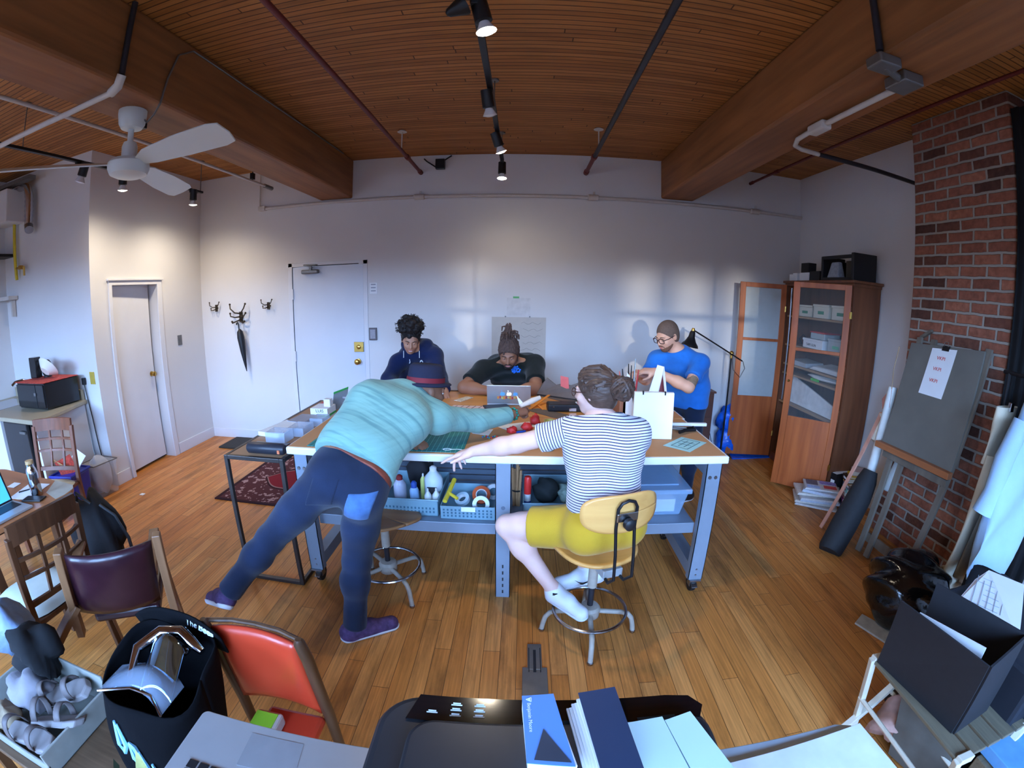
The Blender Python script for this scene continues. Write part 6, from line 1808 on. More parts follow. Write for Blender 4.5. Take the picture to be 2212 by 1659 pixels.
heelR, toeR = V3(0.425, 2.10, 0.235), V3(0.245, 2.07, 0.212)
hB = V3(0.345, 2.045, 1.285)
AxB = head_axes((-0.80, 0.58, -0.12))
lo, hi = bounds([P - V3(0, 0.05, 0), knL, anL, toeL, heelR, knR, elR, wrL - V3(0.2, 0, 0.05), hB + V3(0, 0, 0.08), shR], 0.15)
def B_torso(S):
    torso_ops(S, P, W, C, N, Rp, Rw, Rc, hip=0.095, waist=0.066, chest=0.082, rp=0.105, rw=0.090, rcx=0.092)
    shoulder_ops(S, N, shL, shR, 0.052)
    S.el(C + V3(-0.03, 0.085, -0.03), (0.10, 0.06, 0.075), None, 0.04)
def B_hips(S):
    S.rc(P - Rp * 0.10 + V3(0, -0.015, 0.0), P + Rp * 0.10 + V3(0, -0.015, 0.0), 0.108, 0.108, 0.03)
    S.rc(P - Rp * 0.06 + V3(0, 0, 0.09), P + Rp * 0.06 + V3(0, 0, 0.09), 0.095, 0.095, 0.05)
    S.rc(hipL, lerp(hipL, knL, 0.8), 0.098, 0.076, 0.04)
    S.rc(hipR, lerp(hipR, knR, 0.8), 0.098, 0.076, 0.04)
S = Vol(lo, hi, 0.0062)
S.off = -0.006
B_torso(S)
S.off = -0.004
B_hips(S)
S.off = 0
leg_ops(S, hipL, knL, anL, (0.092, 0.058, 0.054, 0.035), unit((0.7, -0.2, -0.4)))
leg_ops(S, hipR, knR, anR, (0.092, 0.058, 0.054, 0.035), unit((0.1, -0.5, -0.5)))
S.rc(N, hB + AxB[2] * -0.06, 0.048, 0.046, 0.04)
head_ops(S, hB, AxB, 0.96, jaw=0.92)
arm_ops(S, shL, elL, wrL, (0.050, 0.042, 0.041, 0.027)); arm_ops(S, shR, elR, wrR, (0.050, 0.042, 0.041, 0.027))
hand_ops(S, wrL, unit((-0.85, 0.28, -0.30)), (-0.30, 0.05, 0.95), 1, [(0.05, 0.12, 0.1), (0.9, 0.25, 0.15), (1.15, 0.30, 0.2), (1.25, 0.35, 0.2)], spread=0.55, s=1.0, thumb=(0.65, 0.75, 0.05), tcurl=0.1)
hand_ops(S, wrR, unit((-0.6, 0.75, -0.15)), (0, 0.1, 1), -1, [(0.3, 0.4, 0.2)] * 4, s=0.95)
foot_ops(S, anL, heelL, toeL, 0.032); foot_ops(S, anR, heelR, toeR, 0.032)
bodyB = S.build('body', SK_B, pB)
face_parts(hB, AxB, 0.96, pB, SK_B, pm('pink_lips', (190, 110, 110), rough=0.4), pm('brown_brow', (70, 50, 44), rough=0.7))
STR = stripe_mat('striped_jersey', (222, 218, 226), (58, 52, 92), 0.0125, 0.34)
upB = unit(C - P)
S = Vol(lo, hi, 0.0062)
S.off = 0.010
B_torso(S)
S.ripple(0.0035, FOLD(20, 3) + [(V3(8, 0, 60), 0.0), (V3(-18, 5, 55), 1.0)])
S.plane(P + V3(0.0, 0, 0.115), unit((0.05, 0.05, -1)))
S.plane(N + V3(0.0, 0.0, 0.035), unit((-0.1, 0.25, 1)))
shirtB = S.build('shirt', STR, pB, attr=lambda V: (V - P) @ unit((0.03, 0.10, 1)) + 0.004 * np.sin(V[:, 0] * 30))
for s_, e_, tt in ((shL, elL, 0.58), (shR, elR, 0.58)):
    l0, h0 = bounds([s_, e_], 0.12)
    S = Vol(l0, h0, 0.0058)
    S.off = 0.012
    S.el(s_, (0.050, 0.050, 0.050), None, 0.03)
    S.rc(s_, lerp(s_, e_, tt), 0.052, 0.056, 0.03, cut=True)
    S.ripple(0.002, FOLD(26, 4))
    d_ = unit(e_ - s_)
    S.build('sleeve', STR, shirtB, attr=lambda V, d_=d_, s_=s_: (V - s_) @ d_ + 0.3)
MUST = cloth_mat('mustard_cotton', (196, 156, 44), var=0.07, scale=8, bump=0.2)
S = Vol(lo, hi, 0.0062)
S.off = 0.012
B_hips(S)
for h_, k_, tt in ((hipL, knL, 0.70), (hipR, knR, 0.66)):
    S.rc(lerp(h_, k_, 0.2), lerp(h_, k_, tt), 0.094, 0.088, 0.03, cut=True)
S.ripple(0.0042, FOLD(20, 5) + [(V3(30, 40, 20), 0.0)])
for h_, k_, tt in ((hipL, knL, 0.70), (hipR, knR, 0.66)):
    pass
S.plane(P + V3(0, 0, 0.16), unit((0.05, 0.05, 1)))
dL_ = unit(knL - hipL); dR_ = unit(knR - hipR)
def cutend(S, h_, k_, tt):
    # trims the leg opening flat
    d_ = unit(k_ - h_); q = lerp(h_, k_, tt)
    g = np.meshgrid(*[S.lo[i] + S.h * np.arange(S.n[i], dtype=np.float32) for i in range(3)], indexing='ij', sparse=True)
    f = sum((g[i] - q[i]) * d_[i] for i in range(3))
    r = np.sqrt(sum((g[i] - q[i] - f * d_[i]) ** 2 for i in range(3)))
    S.D = np.where((f > 0) & (r < 0.2) & (f < 0.3), np.maximum(S.D, f), S.D)
cutend(S, hipL, knL, 0.66)
S.build('shorts', MUST, pB)
WSHOE = pm('white_leather_shoe', (226, 230, 236), rough=0.45, var=0.03)
s1 = shoe(anL, heelL, toeL, unit(V3(-0.1, 0.0, 1)), pB, WSHOE, r=0.042)
s2 = shoe(anR, heelR, toeR, V3(0, 0, 1), pB, WSHOE, r=0.042)
b = MB()
ctr = lerp(heelR, toeR, 0.42) + V3(0.0, -0.050, 0.016)
b.slab([ctr + V3(-0.045, 0.002, 0.008), ctr + V3(-0.012, 0, -0.016), ctr + V3(0.0, 0, -0.019), ctr + V3(0.055, -0.002, 0.014), ctr + V3(0.0, 0, -0.008), ctr + V3(-0.02, 0, -0.004)], (0, -0.002, 0))
b.build('swoosh_mark', M_BLACK, s2)
MB(T(*(lerp(heelL, toeL, 0.12) + V3(-0.020, -0.034, 0.052)))).cbox((0, 0, 0), (0.024, 0.012, 0.011)).build('heel_tab', M_BLACK, s1)
# hair: strands drawn back into a messy bun
HAIR_B = pm('dark_brown_hair', (84, 64, 54), rough=0.45, var=0.35, scale=30, stretch=(1, 1, 4), bump=0.3)
def strands(c, A, s, bun, n, mat, parent, r0, seed, reach=0.9, name='hair'):
    """locks that start at the hairline, follow the skull and gather at the bun"""
    rg = np.random.default_rng(seed)
    l0, h0 = bounds([c, bun], 0.16)
    b = MB()
    for i in range(n):
        th = rg.uniform(-1.9, 1.9)                     # around the head, 0 = forehead
        ph = rg.uniform(0.25, 1.0)
        start = hp(c, A, 0.082 * math.sin(th) , 0.082 * math.cos(th) - 0.012, 0.052 + 0.03 * math.cos(th) * ph - 0.035 * (abs(th) > 1.0), s)
        top = hp(c, A, 0.074 * math.sin(th) * 0.8, -0.02 + 0.04 * math.cos(th), 0.112 - 0.05 * abs(math.sin(th)) * ph, s)
        path = []
        for k in range(8):
            t = k / 7
            p = (1 - t) ** 2 * start + 2 * t * (1 - t) * top + t * t * np.array(bun)
            o = p - hp(c, A, 0, -0.012, 0.03, s)
            q = np.array([o @ A[0] / 0.080, o @ A[1] / 0.098, o @ A[2] / 0.094]) / s
            L_ = np.linalg.norm(q)
            if L_ < 1.03:
                p = hp(c, A, 0, -0.012, 0.03, s) + o * (1.03 / max(L_, 0.2))
            path.append(p + rg.normal(size=3) * 0.0035)
        b.tube(path, [r0 * (0.5 + 0.7 * math.sin(pi * min(0.9, 0.15 + k / 8))) for k in range(8)], 5)
    return b.build(name, mat, parent, smooth=True)
def scalp(c, A, s, grow, mat, parent, front=0.035, low=-0.01, name='hair_cap', bumps=0.0, seed=0):
    l0, h0 = np.array(c) - 0.16, np.array(c) + 0.16
    S = Vol(l0, h0, 0.0058)
    S.off = grow
    S.el(hp(c, A, 0, -0.014, 0.031, s), V3(0.075, 0.093, 0.089) * s, np.stack(A), 0.02)
    S.el(hp(c, A, 0, -0.035, -0.02, s), V3(0.064, 0.062, 0.070) * s, np.stack(A), 0.03)
    if bumps:
        S.ripple(bumps, [(np.random.default_rng(seed + q).normal(size=3) * 110, q) for q in range(6)])
    S.plane(hp(c, A, 0, 0.060, front, s), unit(A[1] * 0.80 - A[2] * 0.60))
    S.plane(hp(c, A, 0, 0.0, low - 0.06, s), unit(A[1] * 0.35 - A[2]))
    return S.build(name, mat, parent)
bunB = hp(hB, AxB, 0.0, -0.135, 0.02, 1.0)
hc_ = scalp(hB, AxB, 0.97, 0.010, HAIR_B, pB, front=0.030, low=0.0, bumps=0.004)
strands(hB, AxB, 0.97, bunB, 90, HAIR_B, hc_, 0.008, 3, name='swept_hair')
b = MB()
rg = np.random.default_rng(8)
for i in range(95):
    ax = unit(rg.normal(size=3)); ay = unit(np.cross(ax, rg.normal(size=3)))
    rr = rg.uniform(0.024, 0.060)
    a0 = rg.uniform(0, 6)
    b.tube([bunB + (ax * math.cos(a) + ay * math.sin(a)) * rr for a in np.linspace(a0, a0 + rg.uniform(2.5, 5.0), 10)], [0.003] + [0.0075] * 8 + [0.002], 5)
b.build('bun', HAIR_B, hc_, smooth=True)
GOLD = pm('gold_wire', (190, 140, 90), rough=0.3, metal=0.9)
def glasses(c, A, s, mat, parent, rad, square=False, thick=0.0022):
    g = MB()
    for sx in (-1, 1):
        ring = []
        for k in range(20):
            a = 2 * pi * k / 20
            e = 4.0 if square else 2.0
            q = (abs(math.cos(a)) ** e + abs(math.sin(a)) ** e) ** (-1 / e)
            ring.append(hp(c, A, sx * 0.033 + rad * 1.05 * math.cos(a) * q, 0.107 - 0.006 * abs(sx * 0.033 + rad * math.cos(a)) / 0.05, 0.006 + rad * 0.85 * math.sin(a) * q, s))
        g.tube(ring, thick, 6, closed=True)
        g.tube([hp(c, A, sx * (0.033 + rad), 0.100, 0.012, s), hp(c, A, sx * 0.078, 0.06, 0.012, s), hp(c, A, sx * 0.080, -0.005, 0.012, s)], thick, 6)
    g.tube([hp(c, A, -0.012, 0.106, 0.010, s), hp(c, A, 0, 0.110, 0.014, s), hp(c, A, 0.012, 0.106, 0.010, s)], thick, 6)
    return g.build('glasses', mat, parent, smooth=True)
glasses(hB, AxB, 0.97, pm('dark_gold_frame', (92, 62, 56), rough=0.3, metal=0.5), pB, 0.023)

# ------------------------------------------------------------ C: the woman in navy behind the bench
pC = thing('person', 'person with curly tied-up hair and navy sweater, smiling down behind the bench', 'person', (-1.03, 4.08, 0.0))
SK_C = skin_mat('warm_brown_skin', (172, 124, 100))
P, W, C, N = V3(-0.98, 4.12, 0.93), V3(-0.96, 4.09, 1.05), V3(-0.93, 4.00, 1.16), V3(-0.945, 3.895, 1.24)
Rx = V3(1, 0.05, 0.06)
shL, shR = V3(-0.775, 3.90, 1.19), V3(-1.105, 3.875, 1.125)
elL, wrL = V3(-0.70, 3.72, 1.02), V3(-0.62, 3.52, 0.955)
elR, wrR = V3(-1.15, 3.72, 1.0), V3(-1.03, 3.56, 0.955)
hC = V3(-0.965, 3.80, 1.335)
AxC = head_axes((0.22, -0.86, -0.38), (0.06, 0, 1))
lo, hi = bounds([P, wrL + V3(0.05, -0.15, 0), wrR - V3(0, 0.15, 0), hC + V3(0, -0.04, 0.05), shL, shR, elR, V3(-1.0, 4.15, 0.0)], 0.14)
lo[2] = -0.01
def C_torso(S):
    torso_ops(S, P, W, C, N, Rx, Rx, Rx, hip=0.085, waist=0.075, chest=0.080, rp=0.10, rw=0.10, rcx=0.10)
    shoulder_ops(S, N, shL, shR, 0.046)
def C_legs(S):
    for sx in (-1, 1):
        leg_ops(S, P + V3(0.085 * sx, 0, -0.05), P + V3(0.09 * sx, -0.01, -0.47), P + V3(0.09 * sx, 0.03, -0.84), back=(0, 1, 0))
S = Vol(lo, hi, 0.0075)
S.off = -0.004
C_torso(S); C_legs(S)
S.off = 0
for sx in (-1, 1):
    foot_ops(S, P + V3(0.09 * sx, 0.03, -0.84), P + V3(0.09 * sx, 0.05, -0.89), P + V3(0.09 * sx, -0.12, -0.895))
S.rc(N, hC + AxC[2] * -0.06, 0.050, 0.046, 0.04)
head_ops(S, hC, AxC, 0.98, jaw=0.95)
arm_ops(S, shL, elL, wrL); arm_ops(S, shR, elR, wrR)
hand_ops(S, wrL, unit((0.15, -0.9, -0.25)), (0, -0.2, 1), -1, [(0.3, 0.4, 0.2)] * 4, spread=0.25)
hand_ops(S, wrR, unit((0.2, -0.9, -0.25)), (0, -0.2, 1), 1, [(0.3, 0.4, 0.2)] * 4, spread=0.25)
bodyC = S.build('body', SK_C, pC)
DKHAIR = pm('black_curly_hair', (26, 21, 22), rough=0.7, var=0.3, scale=60)
face_parts(hC, AxC, 0.98, pC, SK_C, pm('rose_lips', (170, 90, 84), rough=0.4), DKHAIR)
MB().ball(hp(hC, AxC, 0, 0.0985, -0.056, 0.98), (0.017, 0.004, 0.0042), 12, Matrix(np.stack(AxC).T.tolist())).build('teeth', M_EYE, pC, smooth=True)
NAVY = cloth_mat('navy_fleece', (18, 30, 66), var=0.10, scale=40)
S = Vol(lo, hi, 0.0075)
S.off = 0.018
C_torso(S)
S.ripple(0.005, FOLD(20, 6))
S.plane(P + V3(0, 0, -0.02), V3(0, 0, -1))
S.plane(N + V3(0, -0.01, 0.03), unit((0.05, -0.55, 0.8)))
S.off = 0.016
for s_, e_, w_ in ((shL, elL, wrL), (shR, elR, wrR)):
    S.rc(s_, e_, 0.056, 0.050, 0.04); S.rc(e_, lerp(e_, w_, 0.95), 0.050, 0.036, 0.03, cut=True)
# hood lying around the neck
for a in np.linspace(-2.4, 2.4, 9):
    q = N + V3(0.095 * math.sin(a), 0.05 + 0.075 * math.cos(a), 0.045 - 0.03 * (math.cos(a) < -0.3))
    S.el(q, (0.034, 0.034, 0.028), None, 0.03)
hood = S.build('hooded_sweater', NAVY, pC)
chestC = lerp(C, N, 0.35) + V3(0.02, -0.135, -0.03)
for x0 in (-0.085, 0.055):
    MB().tube([N + V3(x0, -0.095, 0.0), N + V3(x0 + 0.005, -0.115, -0.03), N + V3(x0 + 0.008, -0.13, -0.055)], 0.0025, 6).build('drawstring', M_TEXTW, hood, smooth=True)
JEANC = cloth_mat('dark_denim', (28, 34, 56), var=0.2, scale=10)
S = Vol(lo, hi, 0.0075)
S.off = 0.008
S.rc(P - V3(0.08, 0, 0), P + V3(0.08, 0, 0), 0.10, 0.10, 0.03)
C_legs(S)
S.plane(P + V3(0, 0, -0.80), V3(0, 0, -1))
S.build('trousers', JEANC, pC)
for sx in (-1, 1):
    shoe(P + V3(0.09 * sx, 0.03, -0.84), P + V3(0.09 * sx, 0.05, -0.890), P + V3(0.09 * sx, -0.12, -0.897), V3(0, 0, 1), pC, M_BLACK)
hcC = scalp(hC, AxC, 0.98, 0.010, DKHAIR, pC, front=0.058, low=0.02, bumps=0.007, seed=3)
pu = hp(hC, AxC, 0.008, -0.004, 0.130)
S = Vol(pu - 0.17, pu + 0.17, 0.0052)
rg = np.random.default_rng(4)
for i in range(120):
    d_ = unit(rg.normal(size=3) * V3(1, 1, 0.75) + V3(0, 0, 0.1))
    S.el(pu + d_ * rg.uniform(0.06, 0.108) * V3(1.05, 0.9, 0.84), V3(1, 1, 1) * rg.uniform(0.014, 0.024), None, 0.008)
S.el(pu, (0.095, 0.085, 0.078), None, 0.01)
puff = S.build('curly_puff', DKHAIR, hcC, smooth_it=0)
b = MB()
for i in range(150):
    d_ = unit(rg.normal(size=3) * V3(1, 1, 0.8) + V3(0, 0, 0.15))
    c0 = pu + d_ * V3(0.108, 0.092, 0.086) * rg.uniform(0.9, 1.12)
    ax, ay = unit(np.cross(d_, rg.normal(size=3))), d_
    b.tube([c0 + ax * 0.010 * math.cos(a) + ay * (0.010 * math.sin(a) + 0.003 * a) for a in np.linspace(0, 6.5, 9)], 0.0022, 4)
b.build('curls', DKHAIR, hcC, smooth=True)

# ------------------------------------------------------------ D: the man in black leaning on his elbows
pD = thing('person', 'bearded person with tied-up dreadlocks and a black polo leaning on both elbows behind the laptop', 'person', (-0.10, 4.25, 0.0))
SK_D = skin_mat('deep_tan_skin', (156, 106, 80))
P, W, C, N = V3(-0.06, 4.28, 0.92), V3(-0.065, 4.18, 1.01), V3(-0.08, 3.99, 1.075), V3(-0.105, 3.87, 1.145)
Rx = V3(1, 0.03, 0.03)
shR, shL = V3(-0.335, 3.84, 1.075), V3(0.105, 3.87, 1.125)
elR, wrR = V3(-0.475, 3.62, 0.965), V3(-0.24, 3.53, 0.955)
elL, wrL = V3(0.115, 3.62, 0.965), V3(-0.075, 3.54, 0.955)
hD = V3(-0.115, 3.745, 1.235)
AxD = head_axes((-0.04, -0.86, -0.45))
lo, hi = bounds([P, elR, elL, wrR - V3(0, 0.15, 0), hD, shL, shR, V3(0, 4.35, 0)], 0.15)
lo[2] = -0.01
def D_torso(S):
    torso_ops(S, P, W, C, N, Rx, Rx, Rx, hip=0.11, waist=0.11, chest=0.125, rp=0.12, rw=0.12, rcx=0.112)
    shoulder_ops(S, N, shL, shR, 0.064)
def D_legs(S):
    for sx in (-1, 1):
        leg_ops(S, P + V3(0.10 * sx, 0, -0.05), P + V3(0.11 * sx, -0.02, -0.47), P + V3(0.11 * sx, 0.04, -0.84), (0.10, 0.068, 0.064, 0.044), back=(0, 1, 0))
AR = (0.064, 0.052, 0.050, 0.032)
S = Vol(lo, hi, 0.0075)
S.off = -0.004
D_torso(S); D_legs(S)
S.off = 0
for sx in (-1, 1):
    foot_ops(S, P + V3(0.11 * sx, 0.04, -0.84), P + V3(0.11 * sx, 0.06, -0.89), P + V3(0.11 * sx, -0.14, -0.895))
S.rc(N, hD + AxD[2] * -0.06, 0.062, 0.058, 0.04)
head_ops(S, hD, AxD, 1.05, jaw=1.05)
arm_ops(S, shL, elL, wrL, AR); arm_ops(S, shR, elR, wrR, AR)
hand_ops(S, wrR, unit((0.9, -0.3, -0.1)), (0, -0.1, 1), 1, [(0.3, 0.4, 0.2)] * 4)
hand_ops(S, wrL, unit((-0.9, -0.3, -0.1)), (0, -0.1, 1), -1, [(0.3, 0.4, 0.2)] * 4)
bodyD = S.build('body', SK_D, pD)
DREAD = pm('dark_brown_locks', (84, 64, 56), rough=0.85, var=0.4, scale=70, bump=0.5)
BEARD = pm('black_beard', (34, 26, 24), rough=0.8, var=0.3, scale=120)
face_parts(hD, AxD, 1.05, pD, SK_D, pm('brown_rose_lips', (164, 100, 94), rough=0.4), BEARD)
def beard(c, A, s, mat, parent, grow=0.004, full=True, top=-0.046):
    S = Vol(np.array(c) - 0.15, np.array(c) + 0.15, 0.0052)
    S.off = grow
    S.el(hp(c, A, 0, 0.022, -0.030, s), V3(0.060, 0.072, 0.074) * s, np.stack(A), 0.03)
    S.el(hp(c, A, 0, 0.062, -0.085, s), V3(0.028, 0.024, 0.020) * s, np.stack(A), 0.03)
    S.el(hp(c, A, 0, 0.088, -0.056, s), V3(0.022, 0.010, 0.012) * s, np.stack(A), 0.012)
    S.plane(hp(c, A, 0, 0, top, s), unit(A[2] + A[1] * 0.25))
    S.plane(hp(c, A, 0, -0.015, 0, s), -A[1])
    S.off = 0
    S.el(hp(c, A, 0, 0.102, -0.0555, s), V3(0.026, 0.022, 0.012) * s, np.stack(A), 0.004, neg=True)
    o = S.build('beard', mat, parent)
    MB().tube([hp(c, A, -0.030, 0.086, -0.056, s), hp(c, A, -0.018, 0.096, -0.043, s), hp(c, A, 0, 0.101, -0.040, s), hp(c, A, 0.018, 0.096, -0.043, s), hp(c, A, 0.030, 0.086, -0.056, s)], [0.003, 0.005, 0.0045, 0.005, 0.003], 6).build('moustache', mat, o, smooth=True)
beard(hD, AxD, 1.05, BEARD, pD, 0.004)
BLK = cloth_mat('black_cotton', (24, 28, 26), var=0.15, scale=30)
S = Vol(lo, hi, 0.0075)
S.off = 0.014
D_torso(S)
S.ripple(0.006, FOLD(18, 7))
S.plane(P + V3(0, 0, -0.05), V3(0, 0, -1))
S.plane(N + V3(0, -0.03, 0.03), unit((0, -0.75, 0.66)))
for s_, e_ in ((shL, elL), (shR, elR)):
    S.rc(s_, lerp(s_, e_, 0.72), 0.068, 0.066, 0.04, cut=True)
poloD = S.build('polo_shirt', BLK, pD)
OLIVE = cloth_mat('olive_yoke', (44, 52, 30), var=0.15, scale=30)
S = Vol(lo, hi, 0.0075)
S.off = 0.018
S.rc(lerp(N, shR, 0.25), lerp(N, shR, 0.85), 0.055, 0.060, 0.05); S.rc(lerp(N, shL, 0.25), lerp(N, shL, 0.85), 0.055, 0.060, 0.05)
S.plane(N + V3(0, 0.0, -0.005), V3(0, -1, -0.25)); S.plane(N + V3(0, 0.06, 0), V3(0, 1, 0))
S.plane(N + V3(0, -0.03, 0.03), unit((0, -0.75, 0.66)))
S.build('shoulder_yoke', OLIVE, poloD)
from mathutils.bvhtree import BVHTree
def surf(ob, pt, d):
    """where a ray from pt along d meets the garment"""
    me = ob.data
    o = Vector((0, 0, 0)); w = ob.parent
    while w:
        o += w.location; w = w.parent
    tr = SURF.get(ob.name)
    if tr is None:
        tr = BVHTree.FromPolygons([v.co + o for v in me.vertices], [tuple(p.vertices) for p in me.polygons])
        SURF[ob.name] = tr
    h = tr.ray_cast(Vector(pt), Vector(d).normalized())
    return (h[0], h[1]) if h[0] else (Vector(pt), Vector((0, -1, 0)))
SURF = {}
b = MB()
rg = np.random.default_rng(2)
for k in range(34):
    a = rg.uniform(0, 6.28); r_ = rg.uniform(0, 1) ** 0.5
    h, nn = surf(poloD, (-0.055 + 0.040 * r_ * math.cos(a), 3.55, 1.085 + 0.034 * r_ * math.sin(a)), (0, 1, 0))
    b.ball(h, (0.009, 0.006, 0.009), 6)
b.build('blue_emblem', pm('bright_blue_print', (40, 120, 220), rough=0.6, var=0.2), poloD)
S = Vol(lo, hi, 0.0075)
S.off = 0.008
S.rc(P - V3(0.1, 0, 0), P + V3(0.1, 0, 0), 0.115, 0.115, 0.03)
D_legs(S)
S.plane(P + V3(0, 0, -0.80), V3(0, 0, -1))
S.build('trousers', JEANC, pD)
for sx in (-1, 1):
    shoe(P + V3(0.11 * sx, 0.04, -0.84), P + V3(0.11 * sx, 0.06, -0.890), P + V3(0.11 * sx, -0.14, -0.897), V3(0, 0, 1), pD, M_BLACK)
hcD = scalp(hD, AxD, 1.05, 0.012, DREAD, pD, front=0.040, low=0.0, bumps=0.004, seed=5)
bunD = hp(hD, AxD, 0.0, -0.015, 0.150)
b = MB()
rg = np.random.default_rng(21)
c0 = hp(hD, AxD, 0, -0.012, 0.03, 1.05)
for i in range(64):
    th, ph = rg.uniform(0, 2 * pi), rg.uniform(0.75, 1.5)
    q = np.array([math.sin(ph) * math.sin(th), math.sin(ph) * math.cos(th), math.cos(ph)])
    st_ = c0 + 1.05 * 1.06 * (A_ := AxD)[0] * q[0] * 0.080 + 1.05 * 1.06 * AxD[1] * q[1] * 0.098 + 1.05 * 1.06 * AxD[2] * q[2] * 0.094
    md_ = lerp(st_, bunD, 0.5) + (lerp(st_, bunD, 0.5) - c0) * 0.22
    b.tube([st_, md_, bunD + rg.normal(size=3) * 0.014], [0.007, 0.008, 0.0065], 6)
for i in range(40):
    # locks wound around each other into an upright bun
    a0 = rg.uniform(0, 6.28); r0_ = rg.uniform(0.012, 0.040); h0_ = rg.uniform(-0.02, 0.03); hh = rg.uniform(0.05, 0.11); tw = rg.uniform(0.8, 2.6)
    pth = [bunD + AxD[2] * 0 + V3(r0_ * (1 - 0.45 * t_) * math.cos(a0 + tw * t_), r0_ * (1 - 0.45 * t_) * math.sin(a0 + tw * t_), h0_ + hh * t_) for t_ in np.linspace(0, 1, 6)]
    b.tube(pth, [0.006, 0.008, 0.0085, 0.008, 0.0075, 0.005], 6)
for i in range(22):
    d_ = unit(rg.normal(size=3) * V3(1, 0.9, 0.4) + V3(0.25, 0.1, 0.25))
    p0 = bunD + V3(0, 0, rg.uniform(-0.01, 0.06)) + rg.normal(size=3) * 0.012
    L_ = rg.uniform(0.05, 0.085)
    b.tube([p0, p0 + d_ * L_ * 0.6, p0 + d_ * L_ - V3(0, 0, 0.015), p0 + d_ * L_ * 1.05 - V3(0, 0, 0.05)], [0.0065, 0.0075, 0.007, 0.0045], 6)
for i in range(26):
    # locks hanging behind the ears and neck
    sx = -1 if i % 2 else 1
    th = rg.uniform(0.2, 1.1)
    q0 = hp(hD, AxD, sx * 0.080 * math.cos(th * 0.6), -0.02 - 0.07 * math.sin(th), rg.uniform(0.0, 0.06), 1.06)
    b.tube([q0, q0 + V3(sx * 0.012, 0.02, -0.05), q0 + V3(sx * 0.012, 0.03, -0.10)], [0.007, 0.008, 0.005], 6)
b.build('dreadlocks', DREAD, hcD, smooth=True)

for tx, tz, ch_ in ((-1.00, 1.055, 'T'), (-0.955, 1.07, 'O'), (-0.99, 1.135, 'J'), (-0.90, 1.135, 'A')):
    h, nn = surf(hood, (tx, 3.5, tz), (0, 1, 0))
    text_obj('chest_letter', ch_, 0.045, frame(h + Vector((0, -0.004, 0)), (1, 0.0, 0.0), (0, -0.3, 1)), M_TEXTW, hood, extrude=0.005)

# ------------------------------------------------------------ E: the man in the bright blue tee
pE = thing('person', 'person with cropped hair, glasses, short beard and a bright blue tee standing at the right', 'person', (1.36, 3.56, 0.0))
SK_E = skin_mat('light_tan_skin', (214, 164, 138))
P, W, C, N = V3(1.385, 3.575, 0.90), V3(1.375, 3.56, 1.03), V3(1.32, 3.52, 1.19), V3(1.245, 3.48, 1.315)
Rx = unit(V3(0.62, -0.76, 0.0))       # towards his left arm, nearer the camera
shL, shR = V3(1.385, 3.335, 1.25), V3(1.10, 3.58, 1.235)
elL, wrL = V3(1.245, 3.19, 1.085), V3(0.985, 3.22, 1.195)
elR, wrR = V3(0.985, 3.47, 1.085), V3(0.86, 3.28, 1.17)
hE = V3(1.135, 3.445, 1.44)
AxE = head_axes((-0.80, -0.42, -0.42))
lo, hi = bounds([P, elL, wrL - V3(0.25, 0, 0), wrR - V3(0.1, 0.1, 0), hE, shL, shR, V3(1.5, 3.7, 0)], 0.14)
lo[2] = -0.01
def E_torso(S):
    torso_ops(S, P, W, C, N, Rx, Rx, Rx, hip=0.085, waist=0.080, chest=0.09, rp=0.10, rw=0.10, rcx=0.102)
    shoulder_ops(S, N, shL, shR, 0.050)
def E_legs(S):
    for sx in (-1, 1):
        q = Rx * 0.09 * sx
        leg_ops(S, P + q + V3(0, 0, -0.04), P + q + V3(0, 0, -0.45), P + q + V3(0.02, 0.0, -0.81), back=(0.8, 0.4, 0))
S = Vol(lo, hi, 0.0072)
S.off = -0.004
E_torso(S); E_legs(S)
S.off = 0
for sx in (-1, 1):
    q = Rx * 0.09 * sx
    foot_ops(S, P + q + V3(0.02, 0, -0.81), P + q + V3(0.04, 0.01, -0.86), P + q + V3(-0.13, -0.06, -0.865))
S.rc(N + V3(0.01, 0, -0.02), hE + AxE[2] * -0.06 + AxE[1] * -0.02, 0.056, 0.052, 0.04)
head_ops(S, hE, AxE, 1.0)
arm_ops(S, shL, elL, wrL); arm_ops(S, shR, elR, wrR)
hand_ops(S, wrL, unit((-0.97, 0.08, 0.0)), (-0.15, -0.35, 0.9), 1, [(0.25, 0.45, 0.3), (0.35, 0.6, 0.4), (0.45, 0.7, 0.4), (0.55, 0.7, 0.4)], spread=0.25, thumb=(0.7, 0.5, 0.5))
hand_ops(S, wrR, unit((-0.5, -0.8, 0.0)), (-0.2, 0.0, 0.97), -1, [(0.5, 0.8, 0.4)] * 4)
bodyE = S.build('body', SK_E, pE)
HAIRE = pm('cropped_brown_hair', (98, 80, 70), rough=0.85, var=0.25, scale=160)
BEARDE = pm('brown_stubble', (112, 78, 60), rough=0.85, var=0.3, scale=160)
face_parts(hE, AxE, 1.0, pE, SK_E, pm('pale_rose_lips', (196, 124, 112), rough=0.4), HAIRE)
beard(hE, AxE, 1.0, BEARDE, pE, 0.0028, top=-0.040)
scalp(hE, AxE, 1.0, 0.004, HAIRE, pE, front=0.045, low=0.01)
glasses(hE, AxE, 1.0, pm('dark_brown_frame', (54, 34, 32), rough=0.3), pE, 0.023, True, 0.003)
BLUET = cloth_mat('bright_blue_cotton', (38, 112, 196), var=0.10, scale=18)
S = Vol(lo, hi, 0.0072)
S.off = 0.013
E_torso(S)
S.ripple(0.005, FOLD(20, 8))
S.plane(P + V3(0, 0, -0.06), V3(0, 0, -1))
S.plane(N + V3(-0.01, -0.005, 0.035), unit((-0.45, -0.25, 0.86)))
